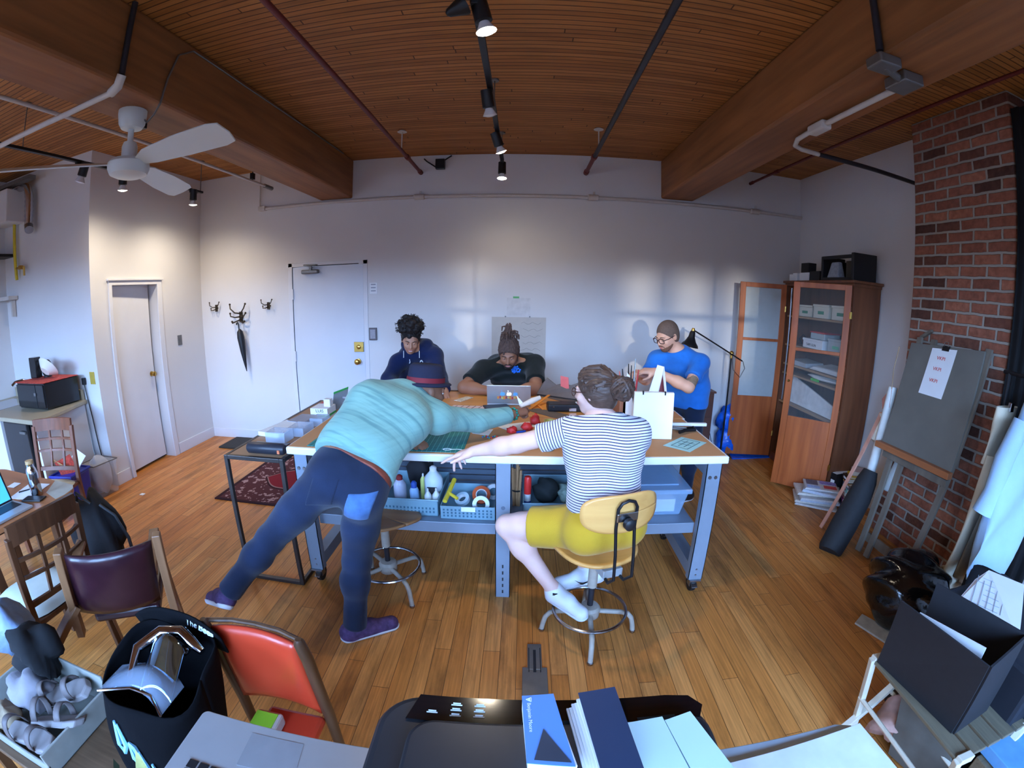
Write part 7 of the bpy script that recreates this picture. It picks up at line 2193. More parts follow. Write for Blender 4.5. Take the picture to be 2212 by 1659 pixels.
for s_, e_, tt in ((shL, elL, 0.62), (shR, elR, 0.62)):
    S.rc(s_, lerp(s_, e_, tt), 0.050, 0.056, 0.04, cut=True)
S.build('t_shirt', BLUET, pE)
S = Vol(lo, hi, 0.0072)
S.off = 0.008
S.rc(P - Rx * 0.08, P + Rx * 0.08, 0.10, 0.10, 0.03)
E_legs(S)
S.plane(P + V3(0, 0, -0.77), V3(0, 0, -1))
S.build('jeans', DENIM, pE)
for sx in (-1, 1):
    q = Rx * 0.09 * sx
    shoe(P + q + V3(0.02, 0, -0.81), P + q + V3(0.04, 0.01, -0.860), P + q + V3(-0.13, -0.06, -0.867), V3(0, 0, 1), pE, M_BLACK)
b = MB()
dW = unit(wrL - elL)
for o_, r_ in ((-0.01, 0.0335), (-0.03, 0.0345), (-0.05, 0.036)):
    Mq = Matrix.Translation(wrL + dW * o_) @ Vector(dW).to_track_quat('Z', 'Y').to_matrix().to_4x4()
    b.M = Mq
    b.tube([(r_ * math.cos(2 * pi * k / 18), r_ * math.sin(2 * pi * k / 18), 0) for k in range(18)], 0.005, 6, closed=True)
b.build('wrist_bands', pm('dark_band', (66, 54, 70), rough=0.6, var=0.4, scale=90), pE, smooth=True)
cT = lerp(shL, elL, 0.78)
S = Vol(cT - 0.12, cT + 0.12, 0.006)
S.off = 0.0022
arm_ops(S, shL, elL, wrL)
S.plane(lerp(shL, elL, 0.64), shL - elL); S.plane(lerp(shL, elL, 0.94), elL - shL)
S.plane(cT + V3(0.0, 0.0, 0), V3(0.1, 1.0, 0.2))
S.build('tattoo', pm('tattoo_ink', (134, 112, 92), rough=0.6, var=0.35, scale=90), pE)
# ============================================================ tall cabinet at the right
M_CHERRY = wood('cherry_wood', (150, 72, 32), (190, 102, 50), axis=2, scale=1.4, rough=0.4, bump=0.04, coat=0.15)
M_WALNUT = wood('dark_walnut', (96, 56, 36), (126, 76, 48), axis=2, scale=1.4, rough=0.45, bump=0.04)
M_GLASS = pm('cabinet_glass', (150, 170, 176), rough=0.05, var=0.02, alpha=0.07)
cab = thing('cabinet', 'tall brown wooden cabinet with both glass doors swung open against the right wall', 'cabinet', (3.04, 3.98, 0))
ca, cb_, cy0, cy1, ch = 2.88, 3.205, 3.41, 4.55, 1.985
MB().box((ca, cy0, 0.02), (cb_, cy0 + 0.025, ch)).build('side_panel', M_WALNUT, cab, bevel=0.002)
MB().box((ca, cy1 - 0.025, 0.02), (cb_, cy1, ch)).build('side_panel', M_WALNUT, cab, bevel=0.002)
MB().box((cb_ - 0.012, cy0 + 0.025, 0.02), (cb_, cy1 - 0.025, ch)).build('back_panel', M_WALNUT, cab)
MB().box((ca - 0.035, cy0 - 0.03, ch), (cb_ + 0.005, cy1 + 0.03, ch + 0.025)).box((ca - 0.015, cy0 - 0.012, ch - 0.03), (cb_, cy1 + 0.012, ch)).build('top_board', M_WALNUT, cab, bevel=0.004)
MB().box((ca, cy0 + 0.025, 0.0), (cb_ - 0.012, cy1 - 0.025, 0.09)).build('plinth', M_WALNUT, cab)
for z in (1.64, 1.33, 1.12, 1.02, 0.70):
    MB().box((ca + 0.015, cy0 + 0.026, z - 0.02), (cb_ - 0.013, cy1 - 0.026, z)).build('shelf', wood('shelf_wood', (150, 116, 84), (176, 140, 104), axis=1, scale=1.4), cab)
def door(h, ang, sgn, name, mat):
    """h = hinge point, ang = direction from hinge to the free edge"""
    M = T(h[0], h[1], 0) @ rz(ang)
    W, t = 0.535, 0.024
    b = MB(M)
    s = 0.062
    b.box((0.0, -t / 2, 0.03), (s, t / 2, 1.965)).box((W - s, -t / 2, 0.03), (W, t / 2, 1.965))
    for z0, z1 in ((0.03, 0.72), (1.335, 1.365), (1.915, 1.965)):
        b.box((s, -t / 2 * (0.7 if z1 == 0.72 else 1), z0), (W - s, t / 2 * (0.7 if z1 == 0.72 else 1), z1))
    d = b.build('door', mat, cab, bevel=0.003)
    for z0, z1 in ((0.72, 1.335), (1.365, 1.915)):
        MB(M).box((s, -0.002, z0), (W - s, 0.002, z1)).build('glass_pane', M_GLASS if name == 'near' else pm('frosted_glass', (216, 226, 228), rough=0.3, alpha=0.35, var=0.03), d)
    MB(M).lathe([(0.008, 0.0), (0.012, 0.012), (0.004, 0.02)], M=T(W - 0.03, t / 2 * sgn, 1.05) @ Matrix.Rotation(-sgn * pi / 2, 4, 'X'), n=10).build('knob', M_BRASS, d, smooth=True)
    for z in (0.3, 1.7):
        MB(M).tube([(0.0, 0.0, z - 0.03), (0.0, 0.0, z + 0.03)], 0.016, 8).build('hinge', M_BRASS, d)
    return d
door((2.868, 3.425), math.atan2(0.365, -0.385), 1, 'near', M_CHERRY)
door((2.868, 4.535), math.atan2(0.085, -0.46), -1, 'far', M_CHERRY)
MB().tube([(2.862, 4.42, 0.72), (2.862, 4.42, 1.93)], 0.008, 8).build('door_bolt', M_STEEL, cab)
M_BOXW = pm('ivory_plastic_box', (218, 216, 200), rough=0.4, var=0.03)
M_GREENL = pm('green_label', (70, 140, 110), rough=0.5)
def shelf_box(name, label, x0, y0, y1, z, h, mat, lab=None, x1=3.16, cat='box', grp=None):
    t = thing(name, label, cat, ((x0 + x1) / 2, (y0 + y1) / 2, z), grp)
    MB().box((x0, y0, z + 0.001), (x1, y1, z + h)).build('body', mat, t, bevel=0.004)
    MB().box((x0 - 0.006, y0 - 0.006, z + h), (x1, y1 + 0.006, z + h + 0.022)).build('lid', mat, t, bevel=0.003)
    if lab:
        MB().box((x0 - 0.0015, (y0 + y1) / 2 - 0.05, z + h * 0.35), (x0, (y0 + y1) / 2 + 0.05, z + h * 0.62)).build('label', lab, t)
    return t
shelf_box('ivory_box', 'ivory box with green label, nearest the camera on the top cabinet shelf', 2.93, 3.52, 3.78, 1.641, 0.115, M_BOXW, M_GREENL, grp='ivory boxes on the top cabinet shelf')
shelf_box('ivory_box', 'ivory box with green label, second on the top cabinet shelf', 2.93, 3.83, 4.09, 1.641, 0.115, M_BOXW, M_GREENL, grp='ivory boxes on the top cabinet shelf')
shelf_box('ivory_box', 'ivory box with green label, farthest on the top cabinet shelf', 2.95, 4.14, 4.40, 1.641, 0.10, M_BOXW, M_GREENL, grp='ivory boxes on the top cabinet shelf')
M_TUB = pm('cloudy_plastic', (196, 206, 208), rough=0.35, alpha=0.75)
shelf_box('clear_tub', 'cloudy plastic tub with green label on the second cabinet shelf', 2.93, 3.55, 3.80, 1.331, 0.11, M_TUB, pm('mint_label', (110, 190, 150)), cat='tub')
t = shelf_box('white_carton', 'white carton with dark writing on the second cabinet shelf', 2.91, 3.86, 4.20, 1.331, 0.075, M_PAPER, None)
text_obj('writing', 'TAPE GUN', 0.036, frame((2.9085, 4.14, 1.355), (0, -1, 0), (0, 0, 1)), M_TEXTD, t)
t = thing('red_lid_tub', 'tub with red lid stacked on the white carton in the cabinet', 'tub', (3.02, 3.98, 1.43))
MB().box((2.94, 3.88, 1.43), (3.14, 4.12, 1.49)).build('body', M_TUB, t, bevel=0.008)
MB().box((2.935, 3.875, 1.49), (3.145, 4.125, 1.505)).build('lid', pm('red_lid', (196, 60, 60), rough=0.4), t, bevel=0.004)
tag(MB().tube([(2.97, 4.30, 1.35), (2.95, 4.33, 1.40), (2.96, 4.28, 1.45), (2.99, 4.24, 1.40), (2.96, 4.26, 1.34)], 0.006, 6).build('cable_coil', M_BLACK, smooth=True), 'black cable coiled at the far end of the second cabinet shelf', 'cable')
tag(MB().hexa([(2.92, 3.50, 1.121), (3.16, 3.50, 1.121), (3.16, 4.05, 1.121), (2.92, 4.10, 1.121), (2.93, 3.53, 1.17), (3.16, 3.53, 1.20), (3.16, 4.0, 1.19), (2.93, 4.0, 1.16)]).build('cloth_stack', pm('white_cotton', (220, 220, 218), rough=0.9, bump=0.4), bevel=0.02), 'folded white cloth on the third cabinet shelf', 'cloth')
tag(MB().hexa([(2.92, 4.12, 1.121), (3.16, 4.12, 1.121), (3.16, 4.48, 1.121), (2.92, 4.48, 1.121), (2.93, 4.14, 1.16), (3.16, 4.14, 1.17), (3.16, 4.46, 1.18), (2.93, 4.46, 1.17)]).build('paper_pile', pm('grey_papers', (176, 176, 178), rough=0.8, var=0.1)), 'pile of grey papers at the far end of the third cabinet shelf', 'paper')
tag(lump((3.02, 3.85, 1.053), (0.10, 0.32, 0.030), n=22, seed=31, amp=0.06, zc=1.0215).build('white_pillow', pm('white_cotton', (220, 220, 218)), smooth=True, angle=180), 'flat white padded bag on the fourth cabinet shelf', 'bag')
tag(MB().box((2.90, 3.86, 1.0215), (2.92, 3.98, 1.045)).build('green_tag', pm('bright_green_label', (90, 180, 70))), 'small green label card on the edge of the fourth cabinet shelf', 'label')
tag(MB().slab([(2.94, 3.45, 0.705), (2.96, 4.45, 0.705), (2.98, 4.45, 1.00), (2.965, 3.52, 0.80), (2.95, 3.45, 0.76)], (0.015, 0, 0.0)).build('foam_board', pm('white_foam_board', (222, 222, 220), rough=0.6)), 'large slanted white foam board standing in the lower cabinet compartment', 'board')
# on top of the cabinet
ZT = ch + 0.0255
t = thing('machine', 'black open-sided machine with grey innards on top of the cabinet', 'machine', (3.02, 3.62, ZT))
M_MB = pm('matte_black', (20, 20, 23), rough=0.5, var=0.15)
MB().box((2.90, 3.46, ZT), (3.18, 3.50, ZT + 0.25)).build('side_plate', M_MB, t, bevel=0.004)
MB().box((2.90, 3.93, ZT), (3.18, 3.96, ZT + 0.235)).build('side_plate', M_MB, t, bevel=0.004)
MB().box((2.90, 3.50, ZT + 0.205), (2.93, 3.93, ZT + 0.235)).box((2.90, 3.50, ZT), (3.18, 3.93, ZT + 0.03)).box((3.15, 3.50, ZT + 0.03), (3.18, 3.93, ZT + 0.2)).build('frame', M_MB, t)
MB().box((2.99, 3.55, ZT + 0.03), (3.10, 3.68, ZT + 0.19)).build('power_unit', pm('dark_olive_metal', (62, 60, 54), rough=0.5, metal=0.3), t, bevel=0.004)
MB().hexa([(2.93, 3.72, ZT + 0.03), (3.02, 3.72, ZT + 0.03), (3.02, 3.90, ZT + 0.03), (2.93, 3.90, ZT + 0.03), (2.95, 3.75, ZT + 0.18), (3.0, 3.75, ZT + 0.18), (3.0, 3.86, ZT + 0.18), (2.95, 3.86, ZT + 0.18)]).build('head_unit', pm('grey_plastic_part', (150, 156, 166), rough=0.4, var=0.2, scale=40), t, bevel=0.01)
tag(MB().box((2.93, 4.02, ZT), (3.10, 4.20, ZT + 0.10)).build('black_box', M_MB, bevel=0.003), 'low black box beside the black machine on the cabinet', 'box')
tag(MB().box((2.92, 4.20, ZT), (3.04, 4.37, ZT + 0.088)).build('white_box', M_PAPER, bevel=0.002), 'white box at the front of the cabinet top, under the small black box', 'box')
tag(MB().box((2.93, 4.22, ZT + 0.089), (3.03, 4.36, ZT + 0.19)).build('black_box', M_MB, bevel=0.003), 'small black box stacked on the white box on the cabinet', 'box')
tag(MB().box((2.90, 4.39, ZT), (2.98, 4.47, ZT + 0.085)).build('white_box', M_PAPER, bevel=0.002), 'white box second from the far corner of the cabinet top', 'box')
tag(MB().box((2.92, 4.485, ZT), (3.0, 4.57, ZT + 0.075)).build('white_box', M_PAPER, bevel=0.002), 'white box at the far corner of the cabinet top', 'box')

# filing cabinet, floor lamp, blue bag, white board behind the man in blue
t = thing('filing_cabinet', 'brown filing cabinet with two silver handles behind the man in blue', 'cabinet', (1.85, 4.58, 0))
M_FILE = pm('brown_steel', (92, 60, 52), rough=0.45, var=0.08)
MB().box((1.60, 4.36, 0.02), (2.00, 4.80, 0.80)).build('body', M_FILE, t, bevel=0.004)
MB().box((1.585, 4.34, 0.79), (2.015, 4.81, 0.81)).build('top', M_FILE, t, bevel=0.003)
for k in range(3):
    z0 = 0.06 + 0.245 * k
    d = MB().box((1.615, 4.345, z0), (1.985, 4.36, z0 + 0.225)).build('drawer', M_FILE, t, bevel=0.004)
    MB().tube([(1.80, 4.345, z0 + 0.135), (1.805, 4.325, z0 + 0.135), (1.895, 4.325, z0 + 0.135), (1.90, 4.345, z0 + 0.135)], 0.008, 8).build('handle', M_STEEL, d, smooth=True)
tag(MB().slab([(1.60, 4.72, 0.812), (2.06, 4.72, 0.812), (2.06, 4.79, 1.05), (1.60, 4.79, 1.05)], (0, 0.012, 0)).build('white_board', M_LAM, bevel=0.005), 'white board with rounded edge leaning on the wall above the filing cabinet', 'board')
t = thing('floor_lamp', 'black floor lamp with brass joints and long slanted arm at the back wall', 'lamp', (2.27, 4.60, 0))
LX, LY = 2.27, 4.60
MB().lathe([(0.12, 0.0), (0.12, 0.012), (0.02, 0.025), (0.011, 0.03)], c=(LX, LY, 0), n=26).build('base', M_BLACKM, t, smooth=True)
MB().tube([(LX, LY, 0.02), (LX, LY, 1.17)], 0.0095, 10).build('pole', M_BLACKM, t, smooth=True)
MB().ball((LX, LY, 1.185), 0.026, 12).tube([(LX, LY, 1.13), (LX, LY, 1.17)], 0.014, 10).build('joint', M_BRASS, t, smooth=True)
ja, jb = Vector((LX + 0.15, LY + 0.02, 1.10)), Vector((1.73, 4.42, 1.43))
MB().tube([ja, jb], 0.008, 8).build('arm', M_BLACKM, t, smooth=True)
MB().tube([(LX, LY, 1.19), (LX + 0.04, LY, 1.0), (LX + 0.13, LY, 0.92), (LX + 0.18, LY, 1.02), (LX + 0.15, LY, 1.10)], 0.003, 6).build('cord', M_BLACKM, t, smooth=True)
Ms = T(1.72, 4.41, 1.40) @ Matrix.Rotation(math.radians(10), 4, 'Y')
MB(Ms).lathe([(0.014, 0.05), (0.02, 0.03), (0.016, 0.01)], n=14).build('socket', M_BRASS, t, smooth=True)
MB(Ms).lathe([(0.022, 0.02), (0.030, 0.0), (0.034, -0.04), (0.058, -0.09), (0.085, -0.12), (0.092, -0.145), (0.089, -0.145), (0.08, -0.118), (0.05, -0.085), (0.026, -0.03)], n=28, cap=False).build('shade', M_BLACKM, t, smooth=True)
MB(Ms).lathe([(0.012, -0.04), (0.03, -0.08), (0.03, -0.10), (0.012, -0.125)], n=16).build('bulb', M_LAMPW, t, smooth=True)
t = thing('blue_bag', 'bright blue tarpaulin bag slumped on the floor beside the left cabinet door', 'bag', (2.36, 4.68, 0))
MBLU = pm('blue_tarp', (22, 96, 206), rough=0.3, var=0.3, scale=14, bump=0.7, bscale=24)
lump((2.36, 4.70, 0.42), (0.12, 0.08, 0.15), n=22, seed=41, amp=0.18, fr=4).build('upper_bundle', MBLU, t, smooth=True, angle=180)
lump((2.37, 4.69, 0.16), (0.13, 0.09, 0.17), n=22, seed=42, amp=0.16, fr=4, zc=0.003).build('lower_bundle', MBLU, t, smooth=True, angle=180)
tag(MB().slab([(2.38, 4.50, 0.002), (2.95, 4.52, 0.002), (2.93, 4.68, 0.002), (2.6, 4.72, 0.002), (2.42, 4.66, 0.002)], (0, 0, 0.01)).build('blue_sheet', MBLU), 'flat blue plastic sheet on the floor under the open left cabinet door', 'sheet')
t = thing('wall_socket', 'wall outlet with two black plugs beside the blue bag', 'outlet', (2.13, YB, 0.42))
MB().box((2.09, YB - 0.008, 0.42), (2.17, YB, 0.54)).build('plate', M_WHITEP, t, bevel=0.002)
for z in (0.45, 0.51):
    MB().cbox((2.13, YB - 0.03, z), (0.03, 0.04, 0.03)).build('plug', M_BLACK, t, bevel=0.004)
MB().tube([(2.13, YB - 0.045, 0.45), (2.16, YB - 0.06, 0.30), (2.22, YB - 0.08, 0.1), (2.25, YB - 0.1, 0.01)], 0.004, 6).build('cord', M_BLACK, t, smooth=True)

# posters on the back wall
t = thing('kraft_poster', 'large kraft paper sheet with faint writing taped behind the man with dreadlocks', 'poster', (-0.04, YB, 0.95))
MB().box((-0.335, YB - 0.004, 0.90), (0.245, YB - 0.001, 1.485)).build('sheet', pm('kraft_poster_paper', (190, 182, 174), rough=0.8, var=0.03), t)
b = MB()
for k in range(5):
    z = 1.42 - 0.07 * k
    b.tube([(-0.02 + 0.03 * i + 0.02 * (k % 2), YB - 0.005, z + 0.014 * math.sin(i * 1.9 + k)) for i in range(8)], 0.0016, 4)
b.build('handwriting', pm('pencil_grey', (160, 150, 142), rough=0.9), t)
for x in (-0.19, 0.07):
    MB().lathe([(0.008, 0), (0.006, 0.01)], M=T(x, YB - 0.004, 1.49) @ Matrix.Rotation(pi / 2, 4, 'X'), n=8).build('pin', M_GREYM, t)
t = thing('white_sheet', 'white paper sheet with green tape on the wall above the kraft poster', 'poster', (-0.05, YB, 1.5))
MB().box((-0.175, YB - 0.0035, 1.50), (0.075, YB - 0.001, 1.69)).build('sheet', pm('offwhite_sheet', (206, 204, 204), rough=0.8), t)
MB().box((-0.11, YB - 0.005, 1.685), (-0.045, YB - 0.0035, 1.705)).build('tape', pm('green_tape', (96, 176, 110), rough=0.6), t)

# newspapers, binder and book stack by the cabinet
rg = np.random.default_rng(6)
NP = [pm('newsprint_%s' % n, c, rough=0.8, var=0.14, scale=50) for n, c in (('grey', (190, 186, 184)), ('warm', (200, 190, 178)), ('cool', (180, 186, 198)))]
NL = ['bottom newspaper of the stack on the floor before the cabinet', 'second newspaper from the bottom of the stack', 'third newspaper from the bottom of the stack', 'fourth newspaper from the bottom, slightly askew', 'fifth newspaper from the bottom of the stack', 'sixth newspaper, just under the top one', 'topmost newspaper with a colour front page']
z = 0.002
for k in range(7):
    h = 0.02 + 0.004 * (k % 3)
    M = T(2.72 + rg.uniform(-0.03, 0.03), 3.33 + rg.uniform(-0.03, 0.03), z) @ rz(math.radians(-32 + rg.uniform(-14, 14)))
    w, d = 0.40 - 0.012 * k, 0.30 - 0.01 * k
    def nf(u, v):
        return ((u - 0.5) * w, (v - 0.5) * d, h * 0.5 + 0.006 * math.sin(u * 5 + k) * (1 if k > 3 else 0.2))
    b = MB(M).hexa([(-w / 2, -d / 2, 0), (w / 2, -d / 2, 0), (w / 2, d / 2, 0), (-w / 2, d / 2, 0), (-w / 2 + 0.01, -d / 2, h), (w / 2, -d / 2 + 0.006, h - 0.004), (w / 2 - 0.01, d / 2, h), (-w / 2, d / 2 - 0.004, h - 0.003)])
    o = tag(b.build('newspaper', NP[k % 3], bevel=0.006), NL[k], 'newspaper', 'newspapers stacked before the cabinet')
    if k == 6:
        b = MB(M)
        pics = []
        for (x0, y0, x1, y1, ci) in ((-0.14, -0.02, -0.03, 0.10, 0), (-0.01, 0.02, 0.15, 0.10, 1), (0.02, -0.08, 0.14, -0.01, 2), (-0.14, -0.10, -0.02, -0.04, 3)):
            b.m = ci
            b.box((x0, y0, h), (x1, y1, h + 0.0015))
        oo = b.build('front_page', [pm('dark_photo', (86, 84, 96), var=0.5, scale=60), pm('violet_photo', (140, 130, 190), var=0.4, scale=50), pm('red_photo', (200, 80, 80), var=0.4, scale=60), pm('blue_photo', (150, 176, 214), var=0.3, scale=60)], None)
        oo.parent = o
        oo.matrix_parent_inverse = Matrix.Translation(-Vector(o.location))
        oo.data.transform(Matrix.Translation(-Vector(o.location)))
        oo.matrix_parent_inverse = Matrix.Identity(4)
    z += h + 0.0015
t = thing('binder', 'black ring binder with white spine label between the newspapers and the books', 'binder', (2.98, 3.44, 0))
Mb = T(3.03, 3.36, 0) @ rz(0.2)
MB(Mb).box((-0.12, 0.0, 0.002), (0.10, 0.07, 0.26)).build('cover', M_MB, t, bevel=0.003)
MB(Mb).box((-0.1215, 0.012, 0.15), (-0.12, 0.058, 0.20)).build('spine_label', M_PAPER, t)
MB(Mb).box((-0.11, 0.008, 0.245), (0.095, 0.062, 0.262)).build('pages', M_PAPER, t)
BK = [('blue', (40, 70, 150), .035), ('magenta', (160, 50, 110), .035), ('pale grey', (196, 196, 190), .03), ('white', (206, 214, 212), .03), ('turquoise', (120, 190, 190), .03), ('grey-purple', (112, 104, 118), .04), ('orange-edged', (196, 150, 90), .02), ('dark brown', (60, 42, 36), .045), ('yellow', (220, 180, 40), .02), ('pink-lettered cream', (196, 172, 168), .04)]
z = 0.002
for k, (nm, c, h) in enumerate(BK):
    M = T(3.06 + rg.uniform(-0.012, 0.012) + (0.04 if k == 9 else 0), 3.235 + rg.uniform(-0.012, 0.012), z) @ rz(math.radians(-24 + rg.uniform(-9, 9)))
    w, d = 0.20 - 0.004 * k, 0.15 + 0.01 * (k % 3)
    place = ['at the bottom', 'second from the bottom', 'third from the bottom', 'fourth from the bottom', 'fifth from the bottom', 'sixth from the bottom', 'fourth from the top', 'third from the top', 'second from the top', 'on top'][k]
    t = thing('book', '%s book %s of the stack beside the black binder' % (nm, place), 'book', tuple(M.translation), 'books stacked by the brick pillar')
    MB(M).box((-w / 2, -d / 2, 0), (w / 2, d / 2, 0.004)).box((-w / 2, -d / 2, h - 0.004), (w / 2, d / 2, h)).box((-w / 2, -d / 2, 0.004), (-w / 2 + 0.004, d / 2, h - 0.004)).build('cover', pm('book_' + nm.replace(' ', '_'), c, rough=0.4, var=0.15, scale=30), t)
    MB(M).box((-w / 2 + 0.005, -d / 2 + 0.004, 0.0045), (w / 2 - 0.004, d / 2 - 0.004, h - 0.0045)).build('pages', pm('book_pages', (214, 206, 190), rough=0.8), t)
    MB(M).box((-w / 2 - 0.0006, -d / 2 + 0.03, h * 0.3), (-w / 2, d / 2 - 0.03, h * 0.7)).build('spine_print', M_PAPER if k in (0, 1, 5, 7) else pm('red_print', (190, 70, 70)), t)
    z += h + 0.001

# easel with drawing board leaning on the brick, rolls behind it
M_EASEL = wood('weathered_grey_wood', (92, 84, 74), (122, 112, 100), axis=2, scale=1.2, rough=0.7, bump=0.1)
M_BOARD = pm('grey_drawing_board', (108, 104, 96), rough=0.8, var=0.10, scale=5, bump=0.05)
ea = thing('easel', 'grey wooden easel with drawing board leaning on the brick pillar', 'easel', (2.6, 2.25, 0))
A, B_, Cc, Dd = Vector((2.868, 2.665, 1.555)), Vector((2.868, 1.99, 1.585)), Vector((2.70, 1.96, 0.80)), Vector((2.70, 2.655, 0.79))
tt = (B_ - A).cross(Dd - A).normalized() * 0.016
if tt.x < 0:
    tt = -tt
MB().slab([A, B_, Cc, Dd], tt).build('drawing_board', M_BOARD, ea, bevel=0.002)
MB().bar(Dd + Vector((-0.02, 0.02, 0.0)), Cc + Vector((-0.02, -0.02, 0.0)), 0.05, 0.045).build('ledge', wood('orange_brown_wood', (146, 88, 54), (176, 110, 70), axis=1, scale=1.2), ea, bevel=0.004)
for (ya, yb) in ((2.60, 2.46), (2.46, 2.36), (1.97, 1.985)):
    MB().bar((2.905, ya + 0.01, 1.60), (2.545, yb, 0.012), 0.05, 0.022, up=(1, 0, 0)).build('upright', M_EASEL, ea, bevel=0.002)
MB().bar((2.595, 2.46, 0.13), (2.595, 1.99, 0.13), 0.022, 0.07).build('crossbar', M_EASEL, ea, bevel=0.002)
MB().bar((2.695, 2.60, 0.74), (2.695, 1.96, 0.74), 0.022, 0.05).build('crossbar', M_EASEL, ea, bevel=0.002)
MB().bar((2.925, 2.62, 1.60), (2.925, 2.52, 1.66), 0.03, 0.02).build('top_block', M_EASEL, ea)
t = thing('clipped_sheet', 'white sheet with three lines of red lettering clipped to the drawing board', 'paper', (2.84, 2.33, 1.23))
def onb(y, z, o=0.003):
    # a point on the tilted board, o in front of it
    f = (z - 0.79) / (1.57 - 0.79)
    return Vector((2.70 + 0.168 * f - o, y, z))
MB().slab([onb(2.44, 1.545), onb(2.215, 1.56), onb(2.235, 1.225), onb(2.455, 1.225)], (-0.0012, 0, 0)).build('sheet', M_PAPER, t)
M_REDT = pm('red_lettering', (206, 66, 58), rough=0.6)
for zz, yy in ((1.475, 2.375), (1.40, 2.385), (1.32, 2.39)):
    text_obj('lettering', 'VKPI', 0.034, frame(onb(yy, zz, 0.006), (0, -1, 0), (0.21, 0, 1)), M_REDT, t, font_scale=(1.15, 1))
MB().hexa([onb(2.345, 1.54, 0.012), onb(2.285, 1.54, 0.012), onb(2.285, 1.54, -0.016), onb(2.345, 1.54, -0.016), onb(2.345, 1.575, 0.008), onb(2.285, 1.575, 0.008), onb(2.285, 1.575, -0.010), onb(2.345, 1.575, -0.010)]).build('binder_clip', M_MB, t)
MB().tube([onb(2.335, 1.57, 0.01), onb(2.33, 1.60, 0.012), onb(2.30, 1.60, 0.012), onb(2.295, 1.57, 0.01)], 0.003, 6).build('clip_wire', M_CHROME, t, smooth=True)
tag(MB().tube([(2.735, 2.655, 1.52), (2.76, 2.71, 1.35), (2.80, 2.74, 1.19)], 0.004, 6).build('string', pm('jute_string', (176, 150, 120), rough=0.9), smooth=True), 'thin jute string hanging along the left edge of the drawing board', 'string')
tag(MB().slab([(2.80, 2.735, 1.22), (2.80, 2.83, 1.09), (2.79, 2.80, 1.02), (2.785, 2.72, 1.05)], (0.01, 0.01, 0)).build('pink_card', pm('dusty_pink_card', (190, 124, 108), rough=0.8)), 'dusty pink card tag on the string beside the drawing board', 'card')
tag(MB().bar((2.83, 2.84, 0.98), (2.44, 2.84, 0.02), 0.035, 0.012).build('wooden_board', pm('pinkish_slat', (196, 140, 118), rough=0.7), bevel=0.002), 'long pinkish wooden slat leaning between the books and the easel', 'slat')
M_ROLL = pm('marbled_white_paper', (214, 216, 212), rough=0.6, var=0.14, scale=14)
for (p0, p1, r, lb) in (((2.83, 2.76, 1.20), (2.73, 2.735, 0.48), 0.038, 'marbled white paper roll standing left of the drawing board'), ((2.84, 2.535, 0.745), (2.735, 2.535, 0.46), 0.032, 'marbled white paper roll hanging between the two left easel rails')):
    tag(MB().tube([p0, lerp(p0, p1, 0.02), lerp(p0, p1, 0.97), p1], [r * 0.9, r, r, r * 0.75], 16).build('paper_roll', M_ROLL, smooth=True), lb, 'paper roll', 'marbled paper rolls')
tag(MB().lathe([(0.001, -0.13), (0.05, -0.11), (0.058, -0.04), (0.05, 0.05), (0.058, 0.1), (0.03, 0.13), (0.001, 0.135)], M=T(2.84, 2.83, 0.86) @ Matrix.Rotation(0.3, 4, 'Y'), n=12).build('cream_cloth', pm('cream_cloth', (214, 204, 186), rough=0.9, var=0.25, scale=24), smooth=True), 'bunched cream patterned cloth beside the paper roll', 'cloth')
tag(MB().tube([(2.285, 2.49, 0.012), (2.30, 2.50, 0.03), (2.42, 2.56, 0.18), (2.58, 2.64, 0.36), (2.66, 2.68, 0.48), (2.69, 2.69, 0.56)], [0.085, 0.098, 0.105, 0.10, 0.085, 0.06], 14).build('long_black_bag', pm('black_canvas', (30, 31, 34), rough=0.7, var=0.15, scale=30, bump=0.3), smooth=True), 'long black canvas bag leaning against the foot of the easel', 'bag')
# trash bag
t = tag(lump((2.29, 1.70, 0.20), (0.27, 0.26, 0.24), n=64, seed=78, amp=0.10, fr=5.0, zc=0.004).build('trash_bag', pm('black_bin_liner', (10, 10, 12), rough=0.16, var=0.2, scale=8, bump=1.0, bscale=11, coat=0.3), smooth=True, angle=180), 'full shiny black rubbish bag on the floor before the easel', 'bag')
tag(MB().slab([(1.96, 1.72, 0.002), (2.06, 1.78, 0.002), (2.20, 1.50, 0.002), (2.08, 1.40, 0.002)], (0, 0, 0.012)).build('plastic_sheet', pm('clear_sheet', (186, 180, 166), rough=0.3, alpha=0.8, var=0.2), bevel=0.002), 'crumpled clear plastic sheet under the black rubbish bag', 'sheet')
# black curtain and hanging clothes
def drape(pts, z0, z1, amp, waves, n=48, m=14):
    def fn(u, v):
        k = u * (len(pts) - 1); i = min(int(k), len(pts) - 2); f = k - i
        x, y = pts[i][0] * (1 - f) + pts[i + 1][0] * f, pts[i][1] * (1 - f) + pts[i + 1][1] * f
        w = amp * math.sin(u * waves * 2 * pi) * (0.6 + 0.4 * (1 - v))
        return (x + w * 0.6, y + w * 0.8, z0 + (z1 - z0) * v)
    return MB().grid(fn, n, m)
tag(drape([(2.93, 1.845), (2.97, 1.72), (3.08, 1.60), (3.20, 1.45)], 0.02, 3.1, 0.02, 7).build('curtain', pm('black_curtain_cloth', (14, 14, 17), rough=0.9), smooth=True, solid=0.004, angle=180), 'tall black curtain hanging beside the brick pillar at the right edge', 'curtain')
rk = thing('garment_rack', 'black metal garment rack with hanging clothes at the right edge', 'rack', (2.72, 1.5, 0))
